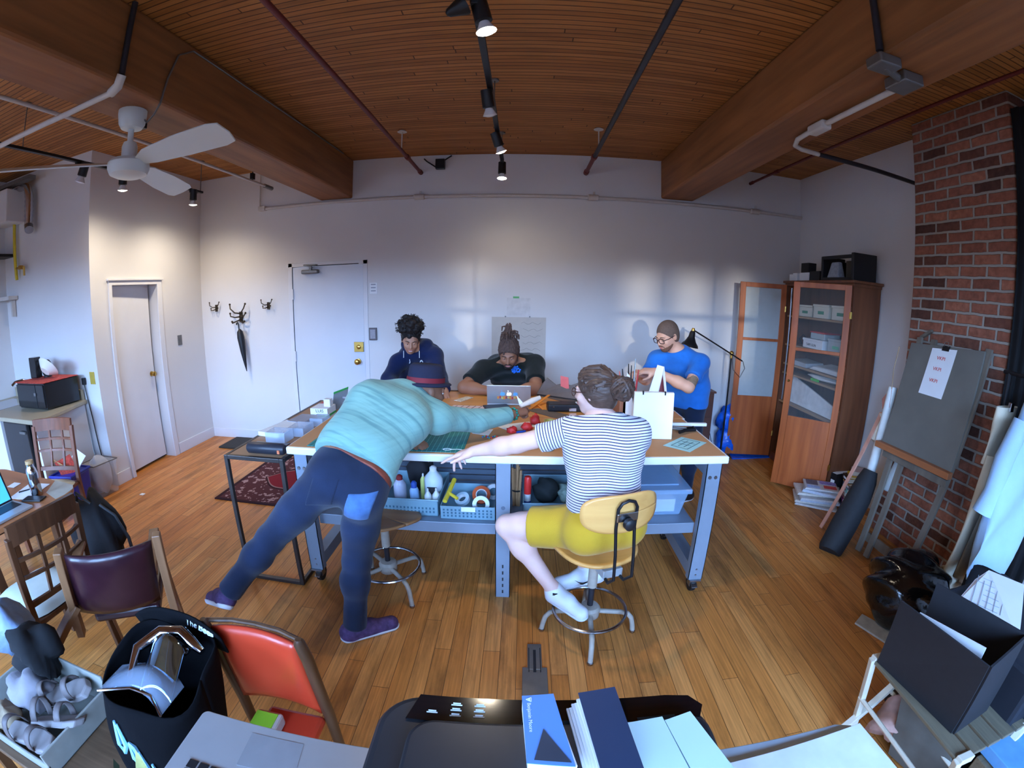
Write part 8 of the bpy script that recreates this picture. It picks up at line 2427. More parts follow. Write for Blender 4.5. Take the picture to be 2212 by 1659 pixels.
for y in (1.70, 1.15):
    MB().tube([(2.74, y, 0.0), (2.74, y, 1.50)], 0.012, 8).build('post', M_BLACKM, rk, smooth=True)
    MB().bar((2.56, y, 0.012), (2.90, y, 0.012), 0.025, 0.024).build('foot', M_BLACKM, rk)
MB().tube([(2.74, 1.74, 1.50), (2.74, 1.10, 1.50)], 0.012, 8).build('rail', M_BLACKM, rk, smooth=True)
M_CREAM = cloth_mat('cream_twill', (206, 194, 170), var=0.06, scale=8)
M_SHIRTB = cloth_mat('pale_blue_shirting', (164, 196, 226), var=0.05, scale=8)
def hanger(t, x, y):
    MB().tube([(2.74, y, 1.52), (2.725, y, 1.50), (2.72, y, 1.46)], 0.003, 6).tube([(x - 0.17, y, 1.375), (2.72, y, 1.46), (x + 0.17, y, 1.375)], 0.005, 6).build('hanger', M_CHROME, t, smooth=True)
t = thing('trousers', 'cream trousers clipped to a hanger, reaching the floor beside the rubbish bag', 'trousers', (2.62, 1.62, 0.15))
def leg(cx, y0, wid, ztop, zbot, sway):
    def fn(u, v):
        a = u * 2 * pi
        z = ztop + (zbot - ztop) * v
        r = wid * (1 - 0.25 * v) * (1 + 0.06 * math.sin(3 * a + 5 * v))
        return (cx + r * math.cos(a) + sway * v * v, y0 + 0.028 * math.sin(a) * (1 + 0.3 * math.sin(7 * v)) + 0.04 * v, z)
    return MB().grid(fn, 22, 16)
leg(2.62, 1.60, 0.105, 1.33, 1.0, 0.0).build('waist', M_CREAM, t, smooth=True, angle=180)
leg(2.585, 1.60, 0.062, 1.06, 0.26, -0.05).build('leg', M_CREAM, t, smooth=True, angle=180)
leg(2.665, 1.60, 0.062, 1.06, 0.22, 0.02).build('leg', M_CREAM, t, smooth=True, angle=180)
MB().cbox((2.60, 1.565, 1.335), (0.035, 0.02, 0.05)).build('clip', M_CHROME, t, bevel=0.003)
tag(lump((2.53, 1.66, 0.20), (0.13, 0.10, 0.11), n=22, seed=52, amp=0.2, zc=0.10).build('cream_cloth', M_CREAM, smooth=True, angle=180), 'cream cloth bunched at the hem of the hanging trousers', 'cloth')
t = thing('shirt', 'pale blue shirt hanging on the rack in front of the cream trousers', 'shirt', (2.62, 1.42, 0.45))
def shirt(u, v):
    a = u * 2 * pi
    z = 1.40 + (0.46 - 1.40) * v
    r = 0.06 + 0.13 * min(1, v * 3.5) + 0.05 * v
    return (2.62 + r * math.cos(a) * (1 + 0.05 * math.sin(5 * a + 3 * v)), 1.42 + 0.045 * math.sin(a) + 0.025 * math.sin(3 * a + 9 * v), z + 0.05 * math.sin(2 * a) * v)
MB().grid(shirt, 36, 20).build('body', M_SHIRTB, t, smooth=True, angle=180)
MB().tube([(2.50, 1.42, 1.30), (2.44, 1.44, 1.10), (2.43, 1.45, 0.92), (2.40, 1.46, 0.80)], [0.05, 0.055, 0.052, 0.06], 14).build('sleeve', M_SHIRTB, t, smooth=True)
MB().tube([(2.75, 1.42, 1.30), (2.80, 1.42, 1.10), (2.80, 1.43, 0.80)], [0.05, 0.055, 0.06], 14).build('sleeve', M_SHIRTB, t, smooth=True)
t = thing('coat', 'black coat hanging behind the pale blue shirt', 'coat', (2.74, 1.52, 0.3))
MB().grid(lambda u, v: (2.74 + (0.08 + 0.12 * min(1, v * 4)) * math.cos(u * 2 * pi), 1.50 + 0.04 * math.sin(u * 2 * pi) + 0.01 * math.sin(10 * u + 6 * v), 1.42 - 1.15 * v), 30, 14).build('body', pm('black_wool', (16, 17, 22), rough=0.95), t, smooth=True, angle=180)
# ============================================================ black box on the cream chair, right foreground
M_CREAMW = pm('cream_painted_wood', (206, 198, 178), rough=0.5, var=0.06)
M_BLKB = pm('black_foam_board', (30, 30, 34), rough=0.75, var=0.12, scale=30)
t = thing('folding_chair', 'cream wooden folding chair under the black board box', 'chair', (1.55, 0.9, 0))
for y in (1.06, 0.52):
    MB().bar((1.40, y, 0.445), (1.12 + 0.36, y - 0.02, 0.0), 0.03, 0.024).bar((1.40, y, 0.445), (1.47, y, 0.44), 0.03, 0.03).build('leg', M_CREAMW, t, bevel=0.003)
    MB().bar((1.80, y, 0.44), (1.36, y - 0.03, 0.015), 0.03, 0.024).build('leg', M_CREAMW, t, bevel=0.003)
b = MB()
for k in range(5):
    b.box((1.40 + 0.085 * k, 0.52, 0.43), (1.47 + 0.085 * k, 1.07, 0.446))
b.build('seat_slats', wood('dull_seat_wood', (96, 88, 72), (120, 110, 90), axis=1), t, bevel=0.003)
MB().tube([(1.435, 1.06, 0.22), (1.435, 0.52, 0.22)], 0.010, 8).tube([(1.60, 1.05, 0.22), (1.60, 0.52, 0.22)], 0.010, 8).build('rungs', M_CREAMW, t, smooth=True)
t = thing('board_box', 'black foam board box standing open on the cream chair', 'box', (1.5, 0.85, 0.447))
f0, f1, f2, f3 = Vector((1.315, 0.985, 0.80)), Vector((1.375, 0.60, 0.80)), Vector((1.455, 0.625, 0.448)), Vector((1.405, 1.04, 0.448))
MB().slab([f0, f1, f2, f3], (0.008, 0.001, 0)).build('front_board', M_BLKB, t)
g0, g1 = Vector((1.555, 1.03, 0.80)), Vector((1.66, 0.655, 0.80))
MB().slab([g0, g1, g1 + Vector((0.02, 0.0, -0.35)), g0 + Vector((0.02, 0.0, -0.35))], (0.008, 0.001, 0)).build('back_board', M_BLKB, t)
MB().slab([f1 + Vector((0.008, 0, 0)), f2 + Vector((0.008, 0, 0)), g1 + Vector((0.02, 0, -0.35)), g1], (0, -0.008, 0)).build('end_board', M_BLKB, t)
MB().slab([f3, f2, g1 + Vector((0.02, 0, -0.35)), g0 + Vector((0.02, 0, -0.35))], (0, 0, 0.006)).build('bottom_board', M_BLKB, t)
tag(MB().slab([Vector((1.375, 0.93, 0.775)), Vector((1.42, 0.66, 0.812)), Vector((1.49, 0.68, 0.47)), Vector((1.44, 0.95, 0.47))], (0.004, 0.001, 0)).build('white_board', M_PAPER), 'white board slotted inside the black foam board box', 'board')
# drawn grid paper lying on a dark portfolio behind the box
t = thing('portfolio', 'dark portfolio case standing behind the black board box', 'portfolio', (1.95, 1.0, 0))
MB().box((1.72, 0.55, 0.02), (2.25, 1.14, 0.66)).build('case', pm('dark_navy_canvas', (26, 28, 36), rough=0.7), t, bevel=0.02)
t = thing('grid_paper', 'white paper with a drawn grid lying on the dark portfolio', 'paper', (2.0, 0.95, 0.66))
GP = [Vector((1.72, 1.02, 0.672)), Vector((1.98, 1.12, 0.68)), Vector((2.09, 1.13, 0.70)), Vector((2.17, 0.97, 0.70)), Vector((1.80, 0.72, 0.672))]
MB().slab(GP, (0, 0, 0.0015)).build('sheet', M_PAPER, t)
b = MB()
o, u, v = Vector((1.84, 0.86, 0.678)), Vector((0.25, 0.16, 0.02)), Vector((-0.06, 0.12, 0.0))
rg = np.random.default_rng(12)
for k in range(5):
    b.bar(o + u * 0.1 + v * (0.25 * k), o + u * (0.9 - 0.1 * (k % 2)) + v * (0.25 * k), 0.0025, 0.001)
for k in range(6):
    b.bar(o + u * (0.12 + 0.15 * k) + v * rg.uniform(0, 0.4), o + u * (0.12 + 0.15 * k) + v * rg.uniform(0.6, 1.0), 0.0025, 0.001)
b.build('drawn_grid', pm('pencil_line', (150, 160, 172)), t)
# boards and odds under the chair
tag(MB().slab([(1.50, 0.93, 0.38), (1.56, 0.70, 0.38), (1.66, 0.50, 0.02), (1.56, 0.86, 0.02)], (0.012, 0.004, 0.0)).build('grey_board', pm('grey_chip_board', (92, 88, 80), rough=0.8), bevel=0.002), 'large grey board leaning against the legs of the cream chair', 'board')
tag(lump((1.62, 0.95, 0.12), (0.12, 0.09, 0.11), n=20, seed=61, amp=0.2, zc=0.01).build('pink_cloth', pm('dusty_pink_cloth', (170, 130, 116), rough=0.9, var=0.3), smooth=True, angle=180), 'dusty pink cloth bundle under the cream chair', 'cloth')
tag(MB().box((1.62, 0.36, 0.35), (2.2, 0.56, 0.40)).build('blue_board', pm('sky_blue_board', (96, 150, 196), rough=0.5), bevel=0.003), 'sky blue board lying at the right edge below the black box', 'board')
tag(lump((1.95, 0.46, 0.50), (0.16, 0.10, 0.09), n=20, seed=62, amp=0.12).build('dark_bag', pm('black_soft_bag', (14, 14, 16), rough=0.8), smooth=True, angle=180), 'soft black bag lying on the sky blue board', 'bag')
tag(MB().box((1.60, 0.33, 0.0), (2.24, 0.545, 0.345)).build('low_crate', wood('grey_brown_wood', (92, 80, 62), (120, 104, 82), axis=0), bevel=0.004), 'grey-brown wooden crate at the right edge carrying the sky blue board', 'crate')

# ============================================================ the table by the window with printer, laptop, swatches
fd = thing('desk', 'desk by the windows under the printer, laptop and paper', 'desk', (0.0, -0.1, 0))
MB().box((-0.53, -0.62, 0.99), (0.60, 0.34, 1.03)).build('desktop', M_LAM, fd, bevel=0.006)
for x in (-0.48, 0.55):
    for y in (-0.57, 0.28):
        MB().box((x - 0.03, y - 0.03, 0), (x + 0.03, y + 0.03, 0.99)).build('leg', M_BLACKM, fd)
DZT = 1.031
M_PRN = pm('black_gloss_plastic', (14, 15, 18), rough=0.10, var=0.1, coat=0.5)
M_PRM = pm('dark_grey_plastic_panel', (40, 41, 45), rough=0.35, var=0.08)
pr = thing('printer', 'black all-in-one printer with glossy button panel on the desk', 'printer', (0.04, 0.2, DZT))
def rrect(x0, y0, x1, y1, r, n=8, rs=None):
    rs = rs or (r, r, r, r)
    p = []
    for (cx, cy, a0, q) in ((x0 + rs[0], y0 + rs[0], pi, rs[0]), (x1 - rs[1], y0 + rs[1], 1.5 * pi, rs[1]), (x1 - rs[2], y1 - rs[2], 0, rs[2]), (x0 + rs[3], y1 - rs[3], 0.5 * pi, rs[3])):
        for k in range(n + 1):
            a = a0 + (pi / 2) * k / n
            p.append((cx + q * math.cos(a), cy + q * math.sin(a)))
    return p
body = rrect(-0.175, -0.02, 0.252, 0.424, 0.05, rs=(0.02, 0.02, 0.07, 0.06))
MB().slab([(x, y, DZT + 0.002) for x, y in body], (0, 0, 0.188)).build('body', M_PRM, pr, bevel=0.012, seg=3)
MB().slab([(-0.137, 0.376, DZT + 0.1915), (0.238, 0.376, DZT + 0.1915), (0.247, 0.395, DZT + 0.1915), (0.232, 0.414, DZT + 0.1915), (0.20, 0.4185, DZT + 0.1915), (-0.125, 0.4185, DZT + 0.1915)], (0, 0, 0.002)).build('button_panel', M_PRN, pr)
lidp = rrect(-0.128, -0.01, 0.24, 0.372, 0.03, rs=(0.01, 0.01, 0.02, 0.035))
MB().slab([(x, y, DZT + 0.191) for x, y in lidp], (0, 0, 0.014)).build('scanner_lid', M_PRM, pr, bevel=0.006, seg=3)
b = MB()
for k, (x, y) in enumerate(((-0.075, 0.405), (-0.045, 0.405), (-0.075, 0.396), (-0.045, 0.396), (-0.075, 0.387), (-0.045, 0.387), (-0.105, 0.39))):
    b.box((x - 0.007, y - 0.0012, DZT + 0.1936), (x + 0.007, y + 0.0004, DZT + 0.1942))
    b.box((x - 0.005, y + 0.0014, DZT + 0.1936), (x + 0.005, y + 0.003, DZT + 0.1946))
b.build('button_print', M_TEXTW, pr)
b = MB()
for x in (0.02, 0.09, 0.155):
    b.box((x, 0.378, DZT + 0.1935), (x + 0.05, 0.384, DZT + 0.1938))
b.build('display', pm('reflective_display', (40, 60, 80), rough=0.1), pr)
ZP = DZT + 0.2055
def deck(nm, label, q, h, mat, cat='swatch book', z=ZP, grp=None):
    t = thing(nm, label, cat, (q[0][0], q[0][1], z), grp)
    MB().slab([(x, y, z) for x, y in q], (0, 0, h)).build('cards', mat, t)
    return t
M_BMB = pm('swatch_blue', (92, 140, 206), rough=0.5, var=0.02)
t = deck('colour_fan_deck', 'blue paint fan deck with white lettering and dark triangle on the printer', [(0.0155, 0.30), (0.068, 0.295), (0.046, 0.398), (0.0085, 0.393)], 0.022, M_PAPER, grp='paint fan decks')
MB().slab([(0.014, 0.298, ZP + 0.0222), (0.066, 0.293, ZP + 0.0222), (0.047, 0.400, ZP + 0.0222), (0.008, 0.396, ZP + 0.0222)], (0, 0, 0.0012)).build('cover', M_BMB, t)
MB().slab([(0.022, 0.302, ZP + 0.0236), (0.062, 0.298, ZP + 0.0236), (0.033, 0.345, ZP + 0.0236)], (0, 0, 0.0005)).build('dark_triangle', pm('swatch_dark', (50, 58, 72), rough=0.5), t)
Mtx = frame((0.0145, 0.3845, ZP + 0.0237), (0.06, -1.0, 0), (1.0, 0.06, 0))
text_obj('brand_print', 'Benjamin Moore', 0.0066, Mtx, M_TEXTW, t, extrude=0.0001)
b = MB()
c = Vector((0.0165, 0.390, ZP + 0.0238))
for a, e in (((-0.0032, -0.003), (0.0032, -0.003)), ((0.0032, -0.003), (0, 0.0035)), ((0, 0.0035), (-0.0032, -0.003)), ((-0.001, -0.002), (0, 0.001)), ((0, 0.001), (0.001, -0.002))):
    b.bar(c + Vector((-a[1], a[0], 0)), c + Vector((-e[1], e[0], 0)), 0.0009, 0.0004)
b.build('brand_triangle', M_TEXTW, t)
t = thing('colour_fan_deck', 'white-edged paint fan deck with dark navy cover on the printer', 'swatch book', (0.09, 0.35, ZP), 'paint fan decks')
b = MB()
for k in range(6):
    o = 0.0035 * k
    b.slab([(0.080 + o * 0.8, 0.28, ZP + 0.0045 * k), (0.10 + o, 0.28, ZP + 0.0045 * k), (0.082 + o, 0.393 + 0.001 * k, ZP + 0.0045 * k), (0.064 + o * 0.8, 0.392 - 0.003 * (k % 2), ZP + 0.0045 * k)], (0, 0, 0.0035))
b.build('cards', M_PAPER, t)
MB().slab([(0.092, 0.275, ZP + 0.0275), (0.138, 0.272, ZP + 0.0275), (0.124, 0.404, ZP + 0.0275), (0.077, 0.396, ZP + 0.0275)], (0, 0, 0.0016)).build('cover', pm('swatch_navy', (40, 56, 84), rough=0.5, var=0.04), t)
MB().slab([(0.094, 0.276, ZP + 0.0005), (0.136, 0.274, ZP + 0.0005), (0.122, 0.402, ZP + 0.0005), (0.080, 0.394, ZP + 0.0005)], (0, 0, 0.0265)).build('under_cards', M_PAPER, t)
M_MINT = pm('pale_mint_swatch', (196, 224, 226), rough=0.5, var=0.02)
t = thing('colour_swatch', 'pale mint swatch card left of the other one beside the navy fan deck', 'swatch', (0.155, 0.32, ZP), 'pale mint swatch cards')
MB().slab([(0.139, 0.285, ZP + 0.001), (0.195, 0.283, ZP + 0.001), (0.181, 0.368, ZP + 0.001), (0.131, 0.362, ZP + 0.001)], (0, 0, 0.006)).build('card', M_MINT, t)
t = thing('colour_swatch', 'pale mint swatch card at the right corner of the printer', 'swatch', (0.21, 0.32, ZP), 'pale mint swatch cards')
MB().slab([(0.197, 0.283, ZP + 0.0005), (0.246, 0.280, ZP + 0.0005), (0.219, 0.372, ZP + 0.0005), (0.183, 0.362, ZP + 0.0005)], (0, 0, 0.006)).build('card', M_MINT, t)
# laptop at the left of the printer, turned away
t = thing('laptop', 'silver laptop on the desk left of the printer, keyboard toward the windows', 'laptop', (-0.37, 0.32, DZT))
q = rrect(-0.545, 0.19, -0.185, 0.438, 0.012)
MB().slab([(x, y, DZT) for x, y in q], (0, 0, 0.015)).build('base', M_ALU, t, bevel=0.002)
MB().slab([(-0.43, 0.351, DZT + 0.0152), (-0.33, 0.358, DZT + 0.0152), (-0.338, 0.421, DZT + 0.0152), (-0.434, 0.419, DZT + 0.0152)], (0, 0, 0.0004)).build('trackpad', pm('trackpad_grey', (168, 170, 174), rough=0.35, metal=0.5), t)
MB().box((-0.515, 0.215, DZT + 0.0148), (-0.215, 0.338, DZT + 0.0153)).build('keyboard_bed', M_ALU, t)
b = MB()
for i in range(6):
    for k in range(14):
        b.box((-0.51 + 0.021 * k, 0.318 - 0.0195 * i, DZT + 0.0153), (-0.493 + 0.021 * k, 0.334 - 0.0195 * i, DZT + 0.0168))
b.build('keys', M_BLACK, t)
MB(T(-0.365, 0.19, DZT + 0.012) @ Matrix.Rotation(math.radians(80), 4, 'X')).box((-0.18, -0.006, 0), (0.18, 0.0, 0.245)).build('screen_lid', M_ALU, t, bevel=0.003)
# papers at the right
tag(MB().slab([(0.30, 0.20, DZT), (0.60, 0.20, DZT), (0.595, 0.425, DZT), (0.565, 0.437, DZT), (0.335, 0.436, DZT), (0.30, 0.40, DZT)], (0, 0, 0.012)).build('grey_pad', pm('grey_card_pad', (168, 184, 196), rough=0.6), bevel=0.002), 'grey card pad under the white paper on the desk', 'paper pad')
tag(MB().slab([(0.29, 0.15, DZT + 0.0125), (0.635, 0.13, DZT + 0.0125), (0.605, 0.418, DZT + 0.0125), (0.33, 0.40, DZT + 0.0125)], (0, 0, 0.010)).build('white_paper_stack', pm('cool_white_paper', (218, 226, 238), rough=0.6), bevel=0.001), 'thick stack of white paper on the desk right of the printer', 'paper')
# slotted metal plate let into the floor
t = thing('floor_plate', 'slotted grey metal plate lying on the floor before the plywood stool', 'plate', (0.09, 1.6, 0))
MB().box((0.055, 1.62, 0.001), (0.125, 1.80, 0.009)).build('slotted_bar', M_GREYM, t, bevel=0.002)
MB().box((0.03, 1.40, 0.001), (0.15, 1.635, 0.007)).build('base_plate', M_GREYM, t, bevel=0.002)
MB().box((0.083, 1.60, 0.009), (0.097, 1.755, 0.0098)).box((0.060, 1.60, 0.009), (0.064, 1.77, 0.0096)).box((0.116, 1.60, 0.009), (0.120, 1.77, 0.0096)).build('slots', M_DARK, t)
# ============================================================ round table and chairs at the left
M_CHW = wood('dark_chair_wood', (62, 36, 22), (92, 56, 34), axis=2, scale=2.0, rough=0.4, bump=0.04, coat=0.2)
M_CHW2 = wood('red_brown_chair_wood', (104, 58, 36), (136, 80, 52), axis=2, scale=2.0, rough=0.45, bump=0.04)
M_CREAMS = pm('cream_seat_vinyl', (196, 200, 188), rough=0.45, var=0.04)
t = thing('dining_table', 'wooden table with rounded corners and pale leaf at the left edge', 'table', (-3.0, 1.3, 0))
q = rrect(-3.55, 0.95, -2.50, 1.68, 0.14)
MB().slab([(x, y, 0.722) for x, y in q], (0, 0, 0.028)).build('tabletop', wood('warm_table_wood', (150, 92, 54), (182, 118, 74), axis=0, scale=1.2, rough=0.4), t, bevel=0.005)
MB().slab([(-2.66, 1.675, 0.7502), (-2.78, 1.675, 0.7502), (-2.66, 1.52, 0.7502), (-2.505, 1.48, 0.7502), (-2.504, 1.55, 0.7502), (-2.53, 1.63, 0.7502), (-2.58, 1.667, 0.7502)], (0, 0, 0.001)).build('pale_leaf', pm('grey_beige_laminate', (178, 172, 156), rough=0.4), t)
for x in (-3.42, -2.72):
    for y in (1.07, 1.56):
        MB().box((x - 0.03, y - 0.03, 0), (x + 0.03, y + 0.03, 0.722)).build('leg', M_CHW, t, bevel=0.003)
MB().box((-3.45, 1.04, 0.64), (-2.69, 1.59, 0.72)).build('apron', M_CHW, t)
ZD = 0.7515
t = thing('laptop', 'open laptop with a blue screen on the dining table at the left edge', 'laptop', (-2.68, 1.22, ZD))
Ml = T(-2.645, 1.195, ZD) @ rz(math.radians(92))
MB(Ml).box((-0.15, -0.105, 0.0), (0.15, 0.105, 0.013)).build('base', M_ALU, t, bevel=0.003)
MB(Ml).box((-0.13, -0.02, 0.0132), (0.13, 0.085, 0.0145)).build('keyboard', M_BLACK, t)
lid = MB(Ml @ T(0, 0.105, 0.010) @ Matrix.Rotation(math.radians(-20), 4, 'X')).box((-0.15, 0, 0), (0.15, 0.007, 0.20)).build('lid', M_BLACK, t, bevel=0.003)
MB(Ml @ T(0, 0.105, 0.010) @ Matrix.Rotation(math.radians(-20), 4, 'X')).box((-0.138, -0.0012, 0.012), (0.138, 0.0, 0.19)).build('screen', pm('blue_lit_screen', (60, 160, 230), rough=0.2, emit=(70, 168, 240), estr=1.3), lid)
t = thing('water_bottle', 'steel water bottle with cork lid on the dining table', 'bottle', (-2.69, 1.475, ZD))
MB().lathe([(0.034, 0), (0.036, 0.004), (0.036, 0.13), (0.030, 0.155), (0.022, 0.17), (0.022, 0.185)], c=(-2.69, 1.475, ZD), n=24).build('body', M_CHROME, t, smooth=True)
MB().lathe([(0.024, 0.185), (0.024, 0.205)], c=(-2.69, 1.475, ZD), n=20).build('cork_lid', pm('cork', (188, 150, 104), rough=0.8), t, smooth=True)
MB().tube([(-2.69 - 0.025 * math.cos(a), 1.475 - 0.01 - 0.008 * math.sin(a), ZD + 0.165 + 0.03 * math.sin(a)) for a in np.linspace(0, pi, 10)], 0.003, 6).build('handle', M_BRASS, t, smooth=True)
tag(MB(T(-2.645, 1.42, ZD) @ rz(0.35)).box((-0.07, -0.035, 0), (0.07, 0.035, 0.009)).build('phone', M_MB, bevel=0.004), 'black phone lying beside the steel water bottle', 'phone')
tag(MB().slab([(-2.84, 1.36, ZD), (-2.93, 1.58, ZD), (-2.76, 1.62, ZD), (-2.68, 1.40, ZD)], (0, 0, 0.0015)).build('paper_sheet', M_PAPER), 'white sheet of notes under the steel water bottle', 'paper')
tag(MB().tube([(-2.85, 1.44, ZD + 0.006), (-2.80, 1.53, ZD + 0.006)], 0.004, 6).build('pen', M_BLACK), 'black pen lying on the white sheet of notes', 'pen')
tag(MB().slab([(-3.05, 1.47, ZD), (-3.07, 1.54, ZD), (-3.0, 1.55, ZD), (-2.98, 1.48, ZD)], (0, 0, 0.001)).build('white_card', M_PAPER), 'small white card on the dining table left of the notes', 'card')
def lattice_chair(label, M, wm, seatm, arch):
    """local frame: faces +Y; back at y = 0, x from -0.19 to 0.19"""
    o = M.translation
    t = thing('lattice_chair', label, 'chair', (o.x, o.y, 0), 'lattice-backed chairs')
    W, H = 0.195, 0.92
    def bp(x, z):
        f = max(0, (z - 0.45) / 0.47)
        return Vector((x, -0.06 * f - 0.045 * (1 - (x / W) ** 2) * min(1, f * 2), z))
    for sx in (-1, 1):
        b = MB(M)
        for z0, z1 in ((0.0, 0.45), (0.45, 0.65), (0.65, 0.86)):
            b.bar(bp(sx * W, z0), bp(sx * W, z1 + 0.01), 0.032, 0.03, up=(0, 1, 0))
        b.build('back_leg', wm, t, bevel=0.004)
        MB(M).bar((sx * 0.19, 0.40, 0.0), (sx * 0.19, 0.40, 0.42), 0.036, 0.036, up=(0, 1, 0)).build('front_leg', wm, t, bevel=0.004)
        MB(M).bar((sx * 0.185, 0.02, 0.25), (sx * 0.185, 0.40, 0.25), 0.018, 0.03).build('stretcher', wm, t)
    def rail(z, h, th, arc_=0.0):
        b = MB(M)
        n = 10
        for k in range(n):
            xa, xb = -W + 2 * W * k / n, -W + 2 * W * (k + 1) / n
            za, zb = [z + arc_ * (1 - (x / W) ** 2) for x in (xa, xb)]
            b.hexa([bp(xa, za - h / 2) + Vector((0, -th / 2, 0)), bp(xb, zb - h / 2) + Vector((0, -th / 2, 0)), bp(xb, zb - h / 2) + Vector((0, th / 2, 0)), bp(xa, za - h / 2) + Vector((0, th / 2, 0)),
                    bp(xa, za + h / 2) + Vector((0, -th / 2, 0)), bp(xb, zb + h / 2) + Vector((0, -th / 2, 0)), bp(xb, zb + h / 2) + Vector((0, th / 2, 0)), bp(xa, za + h / 2) + Vector((0, th / 2, 0))])
        return b
    rail(0.875, 0.095, 0.024, arch).build('top_rail', wm, t)
    for z in (0.76, 0.67):
        rail(z, 0.018, 0.016).build('lattice_rail', wm, t)
    rail(0.53, 0.03, 0.018).build('lower_rail', wm, t)
    for x in (-0.065, 0.065):
        b = MB(M)
        for z0, z1 in ((0.53, 0.70), (0.70, 0.84)):
            b.bar(bp(x, z0), bp(x, z1), 0.018, 0.014, up=(0, 1, 0))
        b.build('lattice_slat', wm, t)
    MB(M).box((-0.20, -0.005, 0.405), (0.20, 0.42, 0.43)).build('seat_frame', wm, t, bevel=0.003)
    def seat(u, v):
        e = 4
        a = v * 2 * pi
        k = (abs(math.cos(a)) ** e + abs(math.sin(a)) ** e) ** (-1 / e)
        return (0.21 * u * k * math.cos(a), 0.215 + 0.215 * u * k * math.sin(a), 0.435 + 0.045 * (1 - u ** 4))
    MB(M).grid(seat, 10, 37).build('seat', seatm, t, smooth=True, angle=180)
    return t
lattice_chair('dark wooden lattice-backed chair with cream seat, nearest the camera at the left edge', T(-2.10, 1.11, 0) @ rz(math.radians(90)), M_CHW, M_CREAMS, 0.02)
lattice_chair('red-brown lattice-backed chair on the far side of the dining table', T(-3.64, 2.24, 0) @ rz(math.radians(200)), M_CHW2, M_CREAMS, 0.0)
tag(lump((-2.78, 1.90, 0.27), (0.22, 0.14, 0.30), n=26, seed=71, amp=0.13, zc=0.004).build('backpack', pm('black_backpack_cloth', (18, 18, 22), rough=0.8, bump=0.4), smooth=True, angle=180), 'black backpack standing on the floor behind the near lattice chair', 'backpack')
bpk = [o for o in COL.objects if o.name == 'backpack'][0]
bl = Vector(bpk.location)
st_ = MB().tube([(-2.66, 1.88, 0.52), (-2.58, 1.92, 0.44), (-2.52, 1.94, 0.28), (-2.52, 1.94, 0.08)], 0.012, 6).tube([(-2.70, 1.84, 0.54), (-2.78, 1.80, 0.62), (-2.86, 1.86, 0.56)], 0.010, 6).build('strap', M_BLACK, None, smooth=True)
st_.data.transform(Matrix.Translation(-bl)); st_.parent = bpk
# maroon leather armchair
M_MAR = pm('maroon_leather', (46, 20, 28), rough=0.32, var=0.15, scale=20, bump=0.12, coat=0.1)
M_ARM = wood('brown_arm_wood', (110, 74, 48), (140, 98, 66), axis=2, scale=2, rough=0.4)
t = thing('leather_chair', 'armchair with a maroon leather back and brown wooden legs, left of the black tote bag', 'chair', (-1.7, 1.2, 0))
pa, pb = Vector((-1.72, 0.955, 0.82)), Vector((-1.43, 1.195, 0.82))
pc, pd = Vector((-1.51, 1.215, 0.50)), Vector((-1.825, 0.99, 0.50))
nrm = Vector((-0.64, 0.77, 0))
def cushion(u, v):
    p = pa.lerp(pb, u).lerp(pd.lerp(pc, u), v)
    return p
b = MB()
n_ = 10
vs = []
for side in (-1, 1):
    for i in range(n_ + 1):
        for j in range(n_ + 1):
            u, v = i / n_, j / n_
            w = (1 - (2 * u - 1) ** 6) * (1 - (2 * v - 1) ** 6)
            vs.append(cushion(u, v) + nrm * side * (0.008 + 0.018 * w) + nrm * 0.05 * ((2 * u - 1) ** 2))
fs = []
m_ = (n_ + 1) ** 2
for sd in (0, 1):
    for i in range(n_):
        for j in range(n_):
            f = [sd * m_ + i * (n_ + 1) + j, sd * m_ + (i + 1) * (n_ + 1) + j, sd * m_ + (i + 1) * (n_ + 1) + j + 1, sd * m_ + i * (n_ + 1) + j + 1]
            fs.append(tuple(f if sd else f[::-1]))
edge = [i * (n_ + 1) for i in range(n_ + 1)] + [n_ * (n_ + 1) + j for j in range(1, n_ + 1)] + [i * (n_ + 1) + n_ for i in range(n_ - 1, -1, -1)] + [j for j in range(n_ - 1, 0, -1)]
for k in range(len(edge)):
    a_, c_ = edge[k], edge[(k + 1) % len(edge)]
    fs.append((a_, c_, c_ + m_, a_ + m_))
b.add(vs, fs)
b.build('back_cushion', M_MAR, t, smooth=True, angle=180)
MB().bar(pb + nrm * 0.06 + Vector((0.02, 0.015, 0.02)), Vector((-1.47, 1.22, 0.0)), 0.035, 0.05, up=nrm).build('back_leg', M_ARM, t, bevel=0.004)
MB().bar(pa + nrm * 0.06 + Vector((-0.02, -0.015, 0.02)), Vector((-1.86, 0.99, 0.40)), 0.035, 0.05, up=nrm).bar(Vector((-1.82, 1.0, 0.56)), Vector((-1.90, 0.76, 0.36)), 0.06, 0.03).bar(Vector((-1.90, 0.77, 0.37)), Vector((-1.94, 0.70, 0.0)), 0.05, 0.03).build('back_leg', M_ARM, t, bevel=0.004)
MB().slab([pd + nrm * 0.10 + Vector((0.03, 0.02, -0.06)), pc + nrm * 0.10 + Vector((-0.02, -0.02, -0.06)), pc + nrm * 0.42 + Vector((0, 0, -0.03)), pd + nrm * 0.42 + Vector((0, 0, -0.03))], (0, 0, -0.05)).build('seat', M_MAR, t, bevel=0.015)
